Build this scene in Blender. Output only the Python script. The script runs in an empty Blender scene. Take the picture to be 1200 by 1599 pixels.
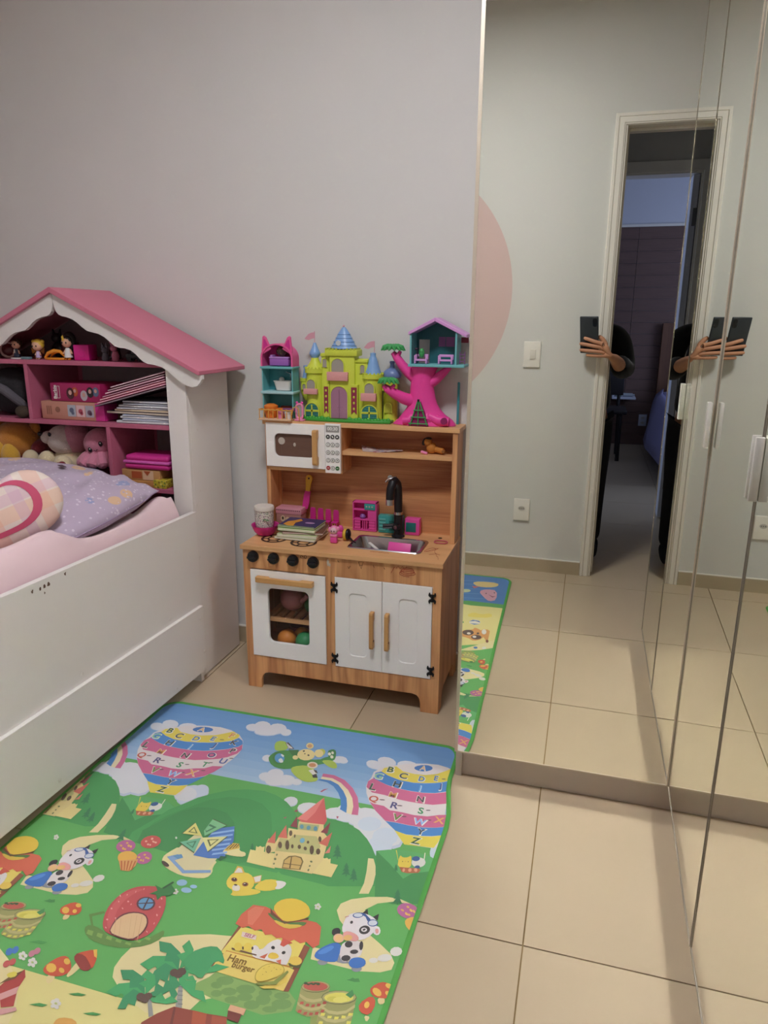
import bpy, bmesh, math, random
from mathutils import Vector, Matrix, Euler
import numpy as np
R_ = math.radians
SC = bpy.context.scene
COL = SC.collection

# ---------------------------------------------------------------- camera
cam_data = bpy.data.cameras.new('camera')
cam = bpy.data.objects.new('camera', cam_data)
COL.objects.link(cam)
cam_data.sensor_fit = 'VERTICAL'
cam_data.sensor_height = 36.0
cam_data.lens = 1120.96 / 1599.0 * 36.0
cam_data.clip_start = 0.005
cam_data.clip_end = 60
CAM_LOC = Vector((0.0444, -1.7457, 1.2470))
CAM_ROT = (Matrix.Rotation(0.2750, 3, 'Z') @ Matrix.Rotation(1.3099, 3, 'X') @ Matrix.Rotation(0.0071, 3, 'Z'))
cam.matrix_world = Matrix.Translation(CAM_LOC) @ CAM_ROT.to_4x4()
SC.camera = cam

# ---------------------------------------------------------------- world, lamps, exposure
world = bpy.data.worlds.new('world'); SC.world = world
world.use_nodes = True
world.node_tree.nodes['Background'].inputs[0].default_value = (0.55, 0.66, 0.9, 1)
world.node_tree.nodes['Background'].inputs[1].default_value = 0.3

def area_light(name, loc, rot, size, size_y, power, color, shape='RECTANGLE', spread=180):
    ld = bpy.data.lights.new(name, 'AREA')
    ld.shape = shape; ld.size = size; ld.size_y = size_y
    ld.energy = power; ld.color = color; ld.spread = R_(spread)
    o = bpy.data.objects.new(name, ld); COL.objects.link(o)
    o.location = loc; o.rotation_euler = rot
    return o
LAMP = (-0.52, -0.70)
area_light('room_ceiling_lamp', (LAMP[0], LAMP[1], 2.555), (0, 0, 0), 0.36, 0.36, 25, (0.95, 0.95, 1.0), 'DISK')
# cool daylight that comes in through the far bedroom's window
area_light('far_window_daylight', (2.22, -4.6, 1.5), (0, R_(90), 0), 1.2, 1.4, 26.0, (0.52, 0.64, 1.0))

SC.view_settings.view_transform = 'Standard'
SC.view_settings.look = 'None'
SC.view_settings.exposure = 0.08
SC.view_settings.gamma = 1.0
SC.view_settings.use_curve_mapping = False
SC.display_settings.display_device = 'sRGB'
cy = SC.cycles
cy.use_denoising = True
cy.max_bounces = 16
cy.diffuse_bounces = 9
cy.glossy_bounces = 8
cy.transmission_bounces = 8
cy.caustics_reflective = True
cy.caustics_refractive = False
cy.blur_glossy = 0.0
cy.sample_clamp_indirect = 0.0

# ---------------------------------------------------------------- helpers
def lin(c):
    if isinstance(c, str):
        c = [int(c[i:i+2], 16) / 255 for i in (0, 2, 4)]
    return tuple((x / 12.92 if x <= 0.04045 else ((x + 0.055) / 1.055) ** 2.4) for x in c[:3])

MATS = {}
def M(name, c, rough=0.5, metal=0.0, spec=0.5, var=0.0, vscale=8.0, bump=0.0, bscale=40.0, coat=0.0, emit=None, alpha=1.0, trans=0.0, ior=1.45, sheen=0.0, sss=0.0):
    """plain material with optional colour variation, fine relief, gloss"""
    if name in MATS: return MATS[name]
    m = bpy.data.materials.new(name); m.use_nodes = True
    nt = m.node_tree; b = nt.nodes['Principled BSDF']
    col = (*lin(c), 1)
    b.inputs['Base Color'].default_value = col
    b.inputs['Roughness'].default_value = rough
    b.inputs['Metallic'].default_value = metal
    b.inputs['Specular IOR Level'].default_value = spec
    b.inputs['Coat Weight'].default_value = coat
    b.inputs['Coat Roughness'].default_value = 0.08
    b.inputs['Alpha'].default_value = alpha
    b.inputs['Transmission Weight'].default_value = trans
    b.inputs['IOR'].default_value = ior
    b.inputs['Sheen Weight'].default_value = sheen
    if emit:
        b.inputs['Emission Color'].default_value = (*lin(emit[0]), 1); b.inputs['Emission Strength'].default_value = emit[1]
    if var or bump:
        tc = nt.nodes.new('ShaderNodeTexCoord')
    if var:
        n = nt.nodes.new('ShaderNodeTexNoise'); n.inputs['Scale'].default_value = vscale; n.inputs['Detail'].default_value = 4
        nt.links.new(tc.outputs['Object'], n.inputs['Vector'])
        mr = nt.nodes.new('ShaderNodeMapRange')
        mr.inputs[1].default_value = 0.3; mr.inputs[2].default_value = 0.7; mr.inputs[3].default_value = 1 - var; mr.inputs[4].default_value = 1 + var
        nt.links.new(n.outputs['Fac'], mr.inputs[0])
        mx = nt.nodes.new('ShaderNodeMix'); mx.data_type = 'RGBA'; mx.blend_type = 'MULTIPLY'; mx.inputs[0].default_value = 1
        mx.inputs[6].default_value = col
        nt.links.new(mr.outputs[0], mx.inputs[7]); nt.links.new(mx.outputs[2], b.inputs['Base Color'])
    if bump:
        n2 = nt.nodes.new('ShaderNodeTexNoise'); n2.inputs['Scale'].default_value = bscale; n2.inputs['Detail'].default_value = 3
        nt.links.new(tc.outputs['Object'], n2.inputs['Vector'])
        bp = nt.nodes.new('ShaderNodeBump'); bp.inputs['Strength'].default_value = bump; bp.inputs['Distance'].default_value = 0.004
        nt.links.new(n2.outputs['Fac'], bp.inputs['Height']); nt.links.new(bp.outputs[0], b.inputs['Normal'])
    MATS[name] = m
    return m

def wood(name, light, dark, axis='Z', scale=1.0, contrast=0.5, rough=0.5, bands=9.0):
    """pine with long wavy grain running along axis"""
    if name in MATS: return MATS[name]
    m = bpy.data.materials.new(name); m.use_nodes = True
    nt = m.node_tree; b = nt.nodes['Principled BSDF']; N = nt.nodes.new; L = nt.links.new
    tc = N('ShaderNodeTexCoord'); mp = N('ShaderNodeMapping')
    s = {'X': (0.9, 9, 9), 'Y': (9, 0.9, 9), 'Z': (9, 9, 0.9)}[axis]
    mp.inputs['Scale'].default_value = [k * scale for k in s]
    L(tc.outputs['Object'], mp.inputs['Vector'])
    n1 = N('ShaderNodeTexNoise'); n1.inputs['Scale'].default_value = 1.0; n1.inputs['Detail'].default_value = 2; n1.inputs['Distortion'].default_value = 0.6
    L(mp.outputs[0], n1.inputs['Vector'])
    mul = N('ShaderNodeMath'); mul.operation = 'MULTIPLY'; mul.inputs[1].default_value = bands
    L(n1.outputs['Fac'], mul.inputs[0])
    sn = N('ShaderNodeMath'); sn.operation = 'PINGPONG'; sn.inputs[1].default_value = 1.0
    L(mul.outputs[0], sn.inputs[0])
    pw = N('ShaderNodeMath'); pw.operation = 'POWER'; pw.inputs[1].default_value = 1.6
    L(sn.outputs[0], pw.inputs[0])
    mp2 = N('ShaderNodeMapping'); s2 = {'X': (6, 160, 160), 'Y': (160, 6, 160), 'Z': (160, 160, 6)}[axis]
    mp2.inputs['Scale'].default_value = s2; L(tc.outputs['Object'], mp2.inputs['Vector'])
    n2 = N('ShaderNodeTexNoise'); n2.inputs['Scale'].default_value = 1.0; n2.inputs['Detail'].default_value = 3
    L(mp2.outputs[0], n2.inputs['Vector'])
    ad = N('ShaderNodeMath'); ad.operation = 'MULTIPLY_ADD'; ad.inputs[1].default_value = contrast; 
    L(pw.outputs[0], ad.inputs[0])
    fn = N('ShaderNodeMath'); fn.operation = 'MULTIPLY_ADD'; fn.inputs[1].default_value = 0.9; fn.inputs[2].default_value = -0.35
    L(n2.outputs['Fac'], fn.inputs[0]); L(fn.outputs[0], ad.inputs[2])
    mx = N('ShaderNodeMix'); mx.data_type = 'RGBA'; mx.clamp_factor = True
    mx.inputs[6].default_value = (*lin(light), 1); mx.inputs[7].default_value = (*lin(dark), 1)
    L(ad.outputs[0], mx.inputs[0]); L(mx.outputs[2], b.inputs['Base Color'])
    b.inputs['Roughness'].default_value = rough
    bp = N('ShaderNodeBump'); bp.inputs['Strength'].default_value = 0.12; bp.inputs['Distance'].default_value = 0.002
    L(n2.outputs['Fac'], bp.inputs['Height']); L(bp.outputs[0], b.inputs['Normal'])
    MATS[name] = m
    return m

BASE = {}
def tag(o, label=None, cat=None, group=None, kind=None):
    if label: o['label'] = label
    if cat: o['category'] = cat
    if group: o['group'] = group
    if kind: o['kind'] = kind
    return o

def thing(name, label, cat, loc, rz=0.0, group=None, local=False, rot=None):
    """Empty at a thing's base. local=False: its parts are written in room coordinates."""
    o = bpy.data.objects.new(name, None); COL.objects.link(o)
    o.location = loc
    o.rotation_euler = rot if rot else (0, 0, rz)
    o.empty_display_size = 0.05
    tag(o, label, cat, group)
    BASE[o] = Vector((0, 0, 0)) if local else Vector(loc)
    return o

class MB:
    def __init__(s): s.v = []; s.f = []; s.m = []; s.c = None
    def add(s, vs, fs, mi=0):
        b = len(s.v); s.v += [Vector(p) for p in vs]; s.f += [tuple(i + b for i in f) for f in fs]; s.m += [mi] * len(fs)
        return b
    def xf(s, start, mat):
        for i in range(start, len(s.v)): s.v[i] = mat @ s.v[i]
        return s
    def box(s, x0, x1, y0, y1, z0, z1, mi=0):
        return s.add([(x0,y0,z0),(x1,y0,z0),(x1,y1,z0),(x0,y1,z0),(x0,y0,z1),(x1,y0,z1),(x1,y1,z1),(x0,y1,z1)],
              [(0,3,2,1),(4,5,6,7),(0,1,5,4),(1,2,6,5),(2,3,7,6),(3,0,4,7)], mi)
    def cbox(s, c, d, mi=0, rot=None):
        st = s.box(-d[0]/2, d[0]/2, -d[1]/2, d[1]/2, -d[2]/2, d[2]/2, mi)
        mt = Matrix.Translation(c)
        if rot: mt = mt @ Euler(rot).to_matrix().to_4x4()
        s.xf(st, mt); return st
    def rbox(s, c, d, r=0.005, seg=2, mi=0, rot=None):
        bm = bmesh.new(); bmesh.ops.create_cube(bm, size=1.0)
        for v in bm.verts: v.co = Vector((v.co.x * d[0], v.co.y * d[1], v.co.z * d[2]))
        bmesh.ops.bevel(bm, geom=bm.edges[:], offset=min(r, min(d) * 0.49), segments=seg, affect='EDGES', profile=0.5)
        mt = Matrix.Translation(c)
        if rot: mt = mt @ Euler(rot).to_matrix().to_4x4()
        bm.verts.ensure_lookup_table()
        st = s.add([mt @ v.co for v in bm.verts], [[v.index for v in f.verts] for f in bm.faces], mi)
        bm.free(); return st
    def prism(s, pts, ax, d0, d1, mi=0):
        """closed outline extruded along ax from d0 to d1"""
        n = len(pts)
        mk = {'y': lambda p, d: (p[0], d, p[1]), 'x': lambda p, d: (d, p[0], p[1]), 'z': lambda p, d: (p[0], p[1], d)}[ax]
        a = sum(pts[i][0] * pts[(i+1) % n][1] - pts[(i+1) % n][0] * pts[i][1] for i in range(n))
        flip = (a < 0) != (ax == 'y')
        vs = [mk(p, d0) for p in pts] + [mk(p, d1) for p in pts]
        fs = [tuple(range(n))[::-1], tuple(range(n, 2*n))] + [(i, (i+1) % n, n + (i+1) % n, n + i) for i in range(n)]
        if (d1 < d0) != flip: fs = [f[::-1] for f in fs]
        return s.add(vs, fs, mi)
    def ring_prism(s, outer, inner, ax, d0, d1, mi=0):
        """outline with a hole; outer and inner have the same number of points"""
        n = len(outer)
        mk = {'y': lambda p, d: (p[0], d, p[1]), 'x': lambda p, d: (d, p[0], p[1]), 'z': lambda p, d: (p[0], p[1], d)}[ax]
        vs = [mk(p, d) for d in (d0, d1) for q in (outer, inner) for p in q]
        O0, I0, O1, I1 = 0, n, 2*n, 3*n; fs = []
        for i in range(n):
            j = (i+1) % n
            fs += [(O0+i, I0+i, I0+j, O0+j), (O1+i, O1+j, I1+j, I1+i), (O0+i, O0+j, O1+j, O1+i), (I0+i, I1+i, I1+j, I0+j)]
        return s.add(vs, fs, mi)
    def cyl(s, p0, p1, r0, r1=None, n=16, mi=0, caps=True):
        r1 = r0 if r1 is None else r1
        p0 = Vector(p0); p1 = Vector(p1); z = (p1 - p0).normalized()
        x = z.orthogonal().normalized(); y = z.cross(x)
        vs = []
        for p, r in ((p0, r0), (p1, r1)):
            for i in range(n):
                a = 2*math.pi*i/n; vs.append(p + x*(r*math.cos(a)) + y*(r*math.sin(a)))
        fs = [(i, (i+1) % n, n+(i+1) % n, n+i) for i in range(n)]
        if caps: fs += [tuple(range(n))[::-1], tuple(range(n, 2*n))]
        return s.add(vs, fs, mi)
    def tube(s, pts, r, n=8, mi=0, closed=False, caps=True):
        pts = [Vector(p) for p in pts]; k = len(pts)
        rs = r if isinstance(r, (list, tuple)) else [r]*k
        vs = []; px = None
        for i, p in enumerate(pts):
            if closed: t = pts[(i+1) % k] - pts[i-1]
            else: t = pts[min(i+1, k-1)] - pts[max(i-1, 0)]
            t.normalize()
            x = t.orthogonal().normalized() if px is None else (px - t*px.dot(t)).normalized()
            px = x; y = t.cross(x)
            for j in range(n):
                a = 2*math.pi*j/n; vs.append(p + x*(rs[i]*math.cos(a)) + y*(rs[i]*math.sin(a)))
        fs = []
        for i in range(k if closed else k-1):
            b = ((i+1) % k)*n
            fs += [(i*n+j, i*n+(j+1) % n, b+(j+1) % n, b+j) for j in range(n)]
        if caps and not closed: fs += [tuple(range(n))[::-1], tuple(range((k-1)*n, k*n))]
        return s.add(vs, fs, mi)
    def lathe(s, prof, c=(0,0,0), n=20, mi=0, a0=0.0, a1=2*math.pi):
        full = abs(a1-a0) > 6.28; k = n if full else n+1
        vs = []
        for r, z in prof:
            for i in range(k):
                a = a0+(a1-a0)*i/n; vs.append((c[0]+r*math.cos(a), c[1]+r*math.sin(a), c[2]+z))
        fs = []
        for q in range(len(prof)-1):
            for i in range(n):
                j = (i+1) % k; fs.append((q*k+i, q*k+j, (q+1)*k+j, (q+1)*k+i))
        return s.add(vs, fs, mi)
    def sph(s, c, r, nu=14, nv=8, mi=0, rot=None):
        if not isinstance(r, (list, tuple)): r = (r, r, r)
        vs = [(0,0,-r[2])]
        for i in range(1, nv):
            t = math.pi*i/nv - math.pi/2
            for j in range(nu):
                a = 2*math.pi*j/nu; vs.append((r[0]*math.cos(t)*math.cos(a), r[1]*math.cos(t)*math.sin(a), r[2]*math.sin(t)))
        vs.append((0,0,r[2])); fs = []
        for j in range(nu): fs.append((0, 1+(j+1) % nu, 1+j))
        for i in range(nv-2):
            for j in range(nu): fs.append((1+i*nu+j, 1+i*nu+(j+1) % nu, 1+(i+1)*nu+(j+1) % nu, 1+(i+1)*nu+j))
        b = 1+(nv-2)*nu
        for j in range(nu): fs.append((b+j, b+(j+1) % nu, len(vs)-1))
        st = s.add(vs, fs, mi)
        mt = Matrix.Translation(c)
        if rot: mt = mt @ Euler(rot).to_matrix().to_4x4()
        s.xf(st, mt); return st
    def build(s, name, mat, parent=None, smooth=35, bevel=0.0, seg=2, base=None, sub=0):
        me = bpy.data.meshes.new(name)
        root = parent
        while root is not None and root.parent is not None: root = root.parent
        off = base if base is not None else (BASE.get(root, Vector((0,0,0))) if root else Vector((0,0,0)))
        me.from_pydata([tuple(p - off) for p in s.v], [], s.f)
        mats = mat if isinstance(mat, (list, tuple)) else [mat]
        for x in mats: me.materials.append(x)
        if len(mats) > 1: me.polygons.foreach_set('material_index', s.m)
        if smooth:
            me.polygons.foreach_set('use_smooth', [True]*len(me.polygons))
            me.set_sharp_from_angle(angle=R_(smooth))
        me.update()
        o = bpy.data.objects.new(name, me); COL.objects.link(o)
        if parent is not None: o.parent = parent
        elif base is not None: o.location = off
        if bevel:
            md = o.modifiers.new('bevel', 'BEVEL'); md.width = bevel; md.segments = seg; md.limit_method = 'ANGLE'; md.angle_limit = R_(40)
        if sub:
            md = o.modifiers.new('subdivision', 'SUBSURF'); md.levels = sub; md.render_levels = sub
        return o

def circle(cx, cz, r, n=24, rz=None):
    rz = r if rz is None else rz
    return [(cx + r*math.cos(2*math.pi*i/n), cz + rz*math.sin(2*math.pi*i/n)) for i in range(n)]
def rrect(x0, x1, z0, z1, r, k=5):
    pts = []
    for cx, cz, a in ((x1-r, z1-r, 0), (x0+r, z1-r, 90), (x0+r, z0+r, 180), (x1-r, z0+r, 270)):
        for i in range(k+1):
            t = R_(a + 90*i/k); pts.append((cx + r*math.cos(t), cz + r*math.sin(t)))
    return pts
def rect_like(x0, x1, z0, z1, k=5):
    """plain rectangle with the same number and order of points as rrect"""
    pts = []
    for cx, cz in ((x1, z1), (x0, z1), (x0, z0), (x1, z0)): pts += [(cx, cz)]*(k+1)
    return pts
def copy_tree(o, parent=None):
    c = o.copy(); COL.objects.link(c); c.parent = parent
    for ch in list(o.children): copy_tree(ch, c)
    return c
def text_mesh(txt, size, font_bold=True, extrude=0.0):
    """flat lettering as a mesh, centred, in its own xy plane"""
    cu = bpy.data.curves.new('lettering', 'FONT'); cu.body = txt; cu.size = size; cu.align_x = 'CENTER'; cu.align_y = 'CENTER'
    cu.extrude = extrude; cu.resolution_u = 3
    if font_bold: cu.offset = size*0.025
    to = bpy.data.objects.new('lettering', cu); COL.objects.link(to)
    dg = bpy.context.evaluated_depsgraph_get(); dg.update()
    me = bpy.data.meshes.new_from_object(to.evaluated_get(dg))
    vs = [v.co.copy() for v in me.vertices]; fs = [tuple(p.vertices) for p in me.polygons]
    bpy.data.objects.remove(to); bpy.data.curves.remove(cu); bpy.data.meshes.remove(me)
    return vs, fs
def add_text(mb, txt, size, c, ax='y', mi=0, flip=False):
    """lettering standing on a plane facing -y (ax y) or lying flat (ax z)"""
    vs, fs = text_mesh(txt, size)
    if ax == 'y': vs = [(c[0]+v.x, c[1], c[2]+v.y) for v in vs]
    else: vs = [(c[0]+v.x, c[1]+v.y, c[2]) for v in vs]
    return mb.add(vs, fs, mi)
def pair(o, **kw): return o
# ---------------------------------------------------------------- the setting
YB, YF, XL, XR, ZC = 0.655, -1.85, -2.22, 0.98, 2.60
HALL0, HALL1 = -2.00, -3.12           # hallway behind the door wall
FAR0, FAR1 = -3.24, -6.20             # bedroom across the hallway
M_wall = M('painted_wall_grey', 'd0cfcc', 0.85, spec=0.2, var=0.012, vscale=3, bump=0.05, bscale=220)
M_white = M('white_gloss_paint', 'e2ddd2', 0.35, spec=0.4)
M_ceil = M('white_ceiling_paint', 'f0eeea', 0.9, spec=0.1)
M_tile = M('beige_porcelain', 'b8a78d', 0.33, spec=0.42, var=0.035, vscale=2.2)
M_grout = M('brown_grout', '8a7553', 0.9, spec=0.1)
M_skirt = M('beige_skirting_tile', 'b0a288', 0.4, spec=0.4, var=0.03)

def wall_with_circle():
    """sage grey paint with one big dusty-pink painted disc"""
    m = bpy.data.materials.new('painted_wall_sage_with_pink_disc'); m.use_nodes = True
    nt = m.node_tree; b = nt.nodes['Principled BSDF']; N = nt.nodes.new; L = nt.links.new
    g = N('ShaderNodeNewGeometry'); vm = N('ShaderNodeVectorMath'); vm.operation = 'SUBTRACT'; vm.inputs[1].default_value = (-0.955, YF, 1.385)
    L(g.outputs['Position'], vm.inputs[0]); ln = N('ShaderNodeVectorMath'); ln.operation = 'LENGTH'; L(vm.outputs[0], ln.inputs[0])
    lt = N('ShaderNodeMath'); lt.operation = 'LESS_THAN'; lt.inputs[1].default_value = 0.61; L(ln.outputs['Value'], lt.inputs[0])
    mx = N('ShaderNodeMix'); mx.data_type = 'RGBA'; mx.inputs[6].default_value = (*lin('cfcfc9'), 1); mx.inputs[7].default_value = (*lin('cdb5ae'), 1)
    L(lt.outputs[0], mx.inputs[0]); L(mx.outputs[2], b.inputs['Base Color']); b.inputs['Roughness'].default_value = 0.85; b.inputs['Specular IOR Level'].default_value = 0.2
    return m
def struct(name, mb, mat, parent=None, label=None, **kw):
    o = mb.build(name, mat, parent, **kw)
    if parent is None: tag(o, label, None, None, 'structure')
    return o
floor = None
b = MB(); b.box(-2.4, 2.4, -6.4, 0.9, -0.06, -0.0035); floor = struct('floor', b, M_grout, label='beige polished porcelain tile floor with thin brown grout lines', smooth=0)
tile_mesh = None
G = 0.0016
for i in range(-4, 4):
    for j in range(-10, 2):
        x0 = 0.6*i; y0 = -0.508 + 0.6*j
        if y0 > 0.7 or y0 + .6 < -6.3 or x0 > 2.2: continue
        if tile_mesh is None:
            b = MB(); b.box(G, 0.6-G, G, 0.6-G, -0.010, 0.0)
            o = b.build('tile', M_tile, floor, smooth=0); tile_mesh = o.data
        else:
            o = bpy.data.objects.new('tile', tile_mesh); COL.objects.link(o); o.parent = floor
        o.location = (x0, y0, 0)
b = MB(); b.box(XL-.1, XR+.1, YB, YB+.1, -.003, ZC); struct('wall_back', b, M_wall, label='pinkish grey painted wall behind the bookcase and toy kitchen', smooth=0)
b = MB(); b.box(XL-.1, XL, YF-.15, YB, -.003, ZC); struct('wall_left', b, M_wall, label='grey painted wall along the bed', smooth=0)
b = MB(); b.box(XR, XR+.1, YF-.15, YB, -.003, ZC); struct('wall_right', b, M_wall, label='grey painted wall behind the wardrobe wing', smooth=0)
DX0, DX1, DZ = 0.105, 0.905, 2.085
b = MB()
b.box(XL, DX0, YF-.15, YF, -.003, ZC); b.box(DX1, XR, YF-.15, YF, -.003, ZC); b.box(DX0, DX1, YF-.15, YF, DZ, ZC)
struct('wall_front', b, wall_with_circle(), label='sage grey wall with a dusty pink painted disc, around the doorway', smooth=0)
b = MB(); b.box(-2.4, 2.4, -6.4, 0.9, ZC, ZC+.1); struct('ceiling', b, M_ceil, label='plain white ceiling', smooth=0)
# skirting
def skirt(name, x0, x1, y0, y1, label):
    b = MB(); b.box(x0, x1, y0, y1, 0.0, 0.066)
    o = struct(name, b, M_skirt, label=label, smooth=0)
    b = MB(); b.box(x0, x1, y0-.0005, y1+.0005, 0.066, 0.0705); b.build('cap', M_white, o, smooth=0)
skirt('baseboard_back', XL, -0.246, YB-.010, YB, 'beige tile skirting at the foot of the back wall')
skirt('baseboard_front', XL, 0.064, YF, YF+.010, 'beige tile skirting at the foot of the wall with the doorway')
# door frame (no leaf in view)
b = MB()
fr = tag(MB().build('door_1', M_white), 'white moulded wooden door frame of the open doorway', None, None, 'structure')
def jamb(x0, x1, xs):
    b = MB(); b.box(x0, x1, YF-.152, YF+.002, 0, DZ); return b
b = MB(); b.box(DX0-.002, DX0+.014, YF-.158, YF+.004, 0, DZ-.014); b.build('jamb', M_white, fr, bevel=.002)
b = MB(); b.box(DX1-.014, DX1+.002, YF-.158, YF+.004, 0, DZ-.014); b.build('jamb', M_white, fr, bevel=.002)
b = MB(); b.box(DX0-.002, DX1+.002, YF-.158, YF+.004, DZ-.014, DZ+.002); b.build('head_jamb', M_white, fr, bevel=.002)
b = MB(); b.box(DX0+.014, DX0+.024, YF-.10, YF-.055, 0, DZ-.014); b.build('door_stop', M_white, fr, bevel=.002)
b = MB(); b.box(DX0+.024, DX1-.024, YF-.10, YF-.055, DZ-.026, DZ-.014); b.build('door_stop', M_white, fr, bevel=.002)
for side in (0, 1):
    b = MB()
    for k, (a0, a1, t) in enumerate(((0, .046, .010), (.006, .038, .014), (.030, .044, .018))):
        if side == 0: b.box(DX0+.006-a1, DX0+.006-a0, YF, YF+t, 0, DZ+.035-.046+a1)
        else: b.box(DX1-.006+a0, DX1-.006+a1, YF, YF+t, 0, DZ+.035-.046+a1)
    b.build('architrave', M_white, fr, bevel=.002)
b = MB()
for a0, a1, t in ((0, .046, .0099), (.006, .038, .0139), (.030, .044, .0179)):
    b.box(DX0+.006-a1, DX1-.006+a1, YF, YF+t, DZ-.011+a0, DZ-.011+a1)
b.build('head_architrave', M_white, fr, bevel=.002)
# ---------------------------------------------------------------- mirrored corner wardrobe
M_mirror = bpy.data.materials.new('mirror_glass'); M_mirror.use_nodes = True
_b = M_mirror.node_tree.nodes['Principled BSDF']; _b.inputs['Base Color'].default_value = (0.90, 0.912, 0.855, 1); _b.inputs['Metallic'].default_value = 1; _b.inputs['Roughness'].default_value = 0.0
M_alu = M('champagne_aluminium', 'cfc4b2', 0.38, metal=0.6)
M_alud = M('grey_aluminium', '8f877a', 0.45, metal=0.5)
M_carc = M('grey_laminate', 'c0b6ac', 0.45, spec=0.4, var=0.03)
M_handle = M('satin_aluminium_pull', 'd8d6d0', 0.35, metal=0.5)
WX0, WXB, WH, WT = -0.2391, 0.3175, 0.0914, 2.50
wd = thing('mirrored_wardrobe', 'tall corner wardrobe with full-height mirrored doors in thin aluminium frames beside the toy kitchen', 'wardrobe', (WX0, 0.0, 0.0))
b = MB(); b.box(WX0, WX0+.018, .024, YB-.012, 0.0, WT); b.build('side_panel', M_carc, wd, bevel=.001)
b = MB(); b.box(WX0+.018, XR-.01, .024, YB-.012, WT-.02, WT); b.box(WXB+.024, XR-.01, -1.0, .024, WT-.02, WT); b.build('top_panel', M_carc, wd)
b = MB(); b.box(WX0+.018, XR-.01, .05, YB-.012, WH-.02, WH); b.box(WXB+.05, XR-.01, -1.0, .05, WH-.02, WH); b.build('bottom_panel', M_carc, wd)
b = MB(); b.box(WX0+.018, WXB+.051, .0335, .05, 0.0, WH-.004); b.build('plinth', M_carc, wd, bevel=.001)
b = MB(); b.box(WXB+.0335, WXB+.05, -1.0, .0335, 0.0, WH-.004); b.build('plinth', M_carc, wd, bevel=.001)
b = MB(); b.box(WXB+.024, XR-.01, -1.012, -.995, 0.0, WT); b.build('end_panel', M_carc, wd, bevel=.001)
def mirror_door(w, pos, rz, handle_at, pull, fl=.003, f=.003, fm=None):
    """door hanging in the plane local y=0, hinge edge at local x=0, facing -y; built straight in its own axes then turned"""
    mt = Matrix.Translation(pos) @ Matrix.Rotation(rz, 4, 'Z')
    b = MB(); z0, z1 = WH, WT
    b.box(0, fl, -.001, .022, z0, z1); b.box(w-f, w, -.001, .022, z0, z1)
    b.box(fl, w-f, -.001, .022, z0, z0+.0035); b.box(fl, w-f, -.001, .022, z1-.0035, z1)
    b.box(fl, w-f, .006, .022, z0+.0035, z1-.0035); b.xf(0, mt)
    d = b.build('door', fm or M_alud, wd, smooth=0)
    b = MB(); b.box(fl, w-f, .0005, .0055, z0+.0035, z1-.0035); b.xf(0, mt); b.build('mirror', M_mirror, d, smooth=0)
    if pull:
        b = MB(); x = handle_at
        b.rbox((x, -.0068, 1.025), (.009, .0135, .102), .0015); b.xf(0, mt); b.build('pull', M_handle, d)
    return d
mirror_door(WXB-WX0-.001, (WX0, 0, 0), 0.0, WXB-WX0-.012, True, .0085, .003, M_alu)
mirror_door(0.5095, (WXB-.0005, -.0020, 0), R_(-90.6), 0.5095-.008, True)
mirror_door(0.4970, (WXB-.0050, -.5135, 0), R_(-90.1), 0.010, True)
# ---------------------------------------------------------------- toy kitchen
W_v = wood('pine_upright', 'e3ab76', 'b3774a', 'Z', 1.3, 0.75, 0.5, 9)
W_h = wood('pine_flat', 'e0ae7a', 'b98658', 'X', 1.0, 0.5, 0.45, 7)
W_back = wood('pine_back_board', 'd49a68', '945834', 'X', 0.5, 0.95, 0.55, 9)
W_hnd = wood('birch_handle', 'd3a468', 'b07c42', 'Z', 1.2, 0.5, 0.5, 6)
W_hndx = wood('birch_handle_flat', 'd3a468', 'b07c42', 'X', 1.2, 0.5, 0.5, 6)
M_lacq = M('white_lacquer', 'f4f2f0', 0.4, spec=0.4)
M_blk = M('black_plastic', '17161a', 0.35, spec=0.5)
M_blkmetal = M('black_iron', '121214', 0.5, spec=0.4)
M_steel = M('brushed_steel', 'b9b9bb', 0.25, metal=1.0)
M_chrome = M('chrome', 'd6d8dc', 0.12, metal=1.0)
M_ring = M('dark_brown_paint', '3b2318', 0.6)
M_dark = M('dark_inside', '3a2a22', 0.8)
M_glass = M('clear_acrylic', '6a6058', 0.05, alpha=0.07, spec=0.5)
M_crayon = M('red_crayon', '9c3a2c', 0.8)
M_pencil = M('dark_pencil', '6b4630', 0.8)
KX0, KX1, KF, KB, KC, KT = -1.031, -0.352, 0.327, 0.645, 0.522, 0.912
k = thing('toy_kitchen', 'wooden toy kitchen with white doors, black knobs and hutch shelf against the grey wall', 'toy kitchen', ((KX0+KX1)/2, 0.49, 0))
# sides, with arched foot cut-outs
def side(x0, x1):
    b = MB()
    pts = [(KF+.014, .0), (KF+.052, 0), (KF+.054, .035), (KF+.062, .052), (KF+.08, .062), (KB-.08, .062), (KB-.06, .052), (KB-.05, .035), (KB-.047, 0), (KB, 0), (KB, KC-.015), (KF+.014, KC-.015)]
    b.prism(pts, 'x', x0, x1); return b.build('side_panel', W_v, k, smooth=0, bevel=.0012)
side(KX0, KX0+.015); side(KX1-.015, KX1)
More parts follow.
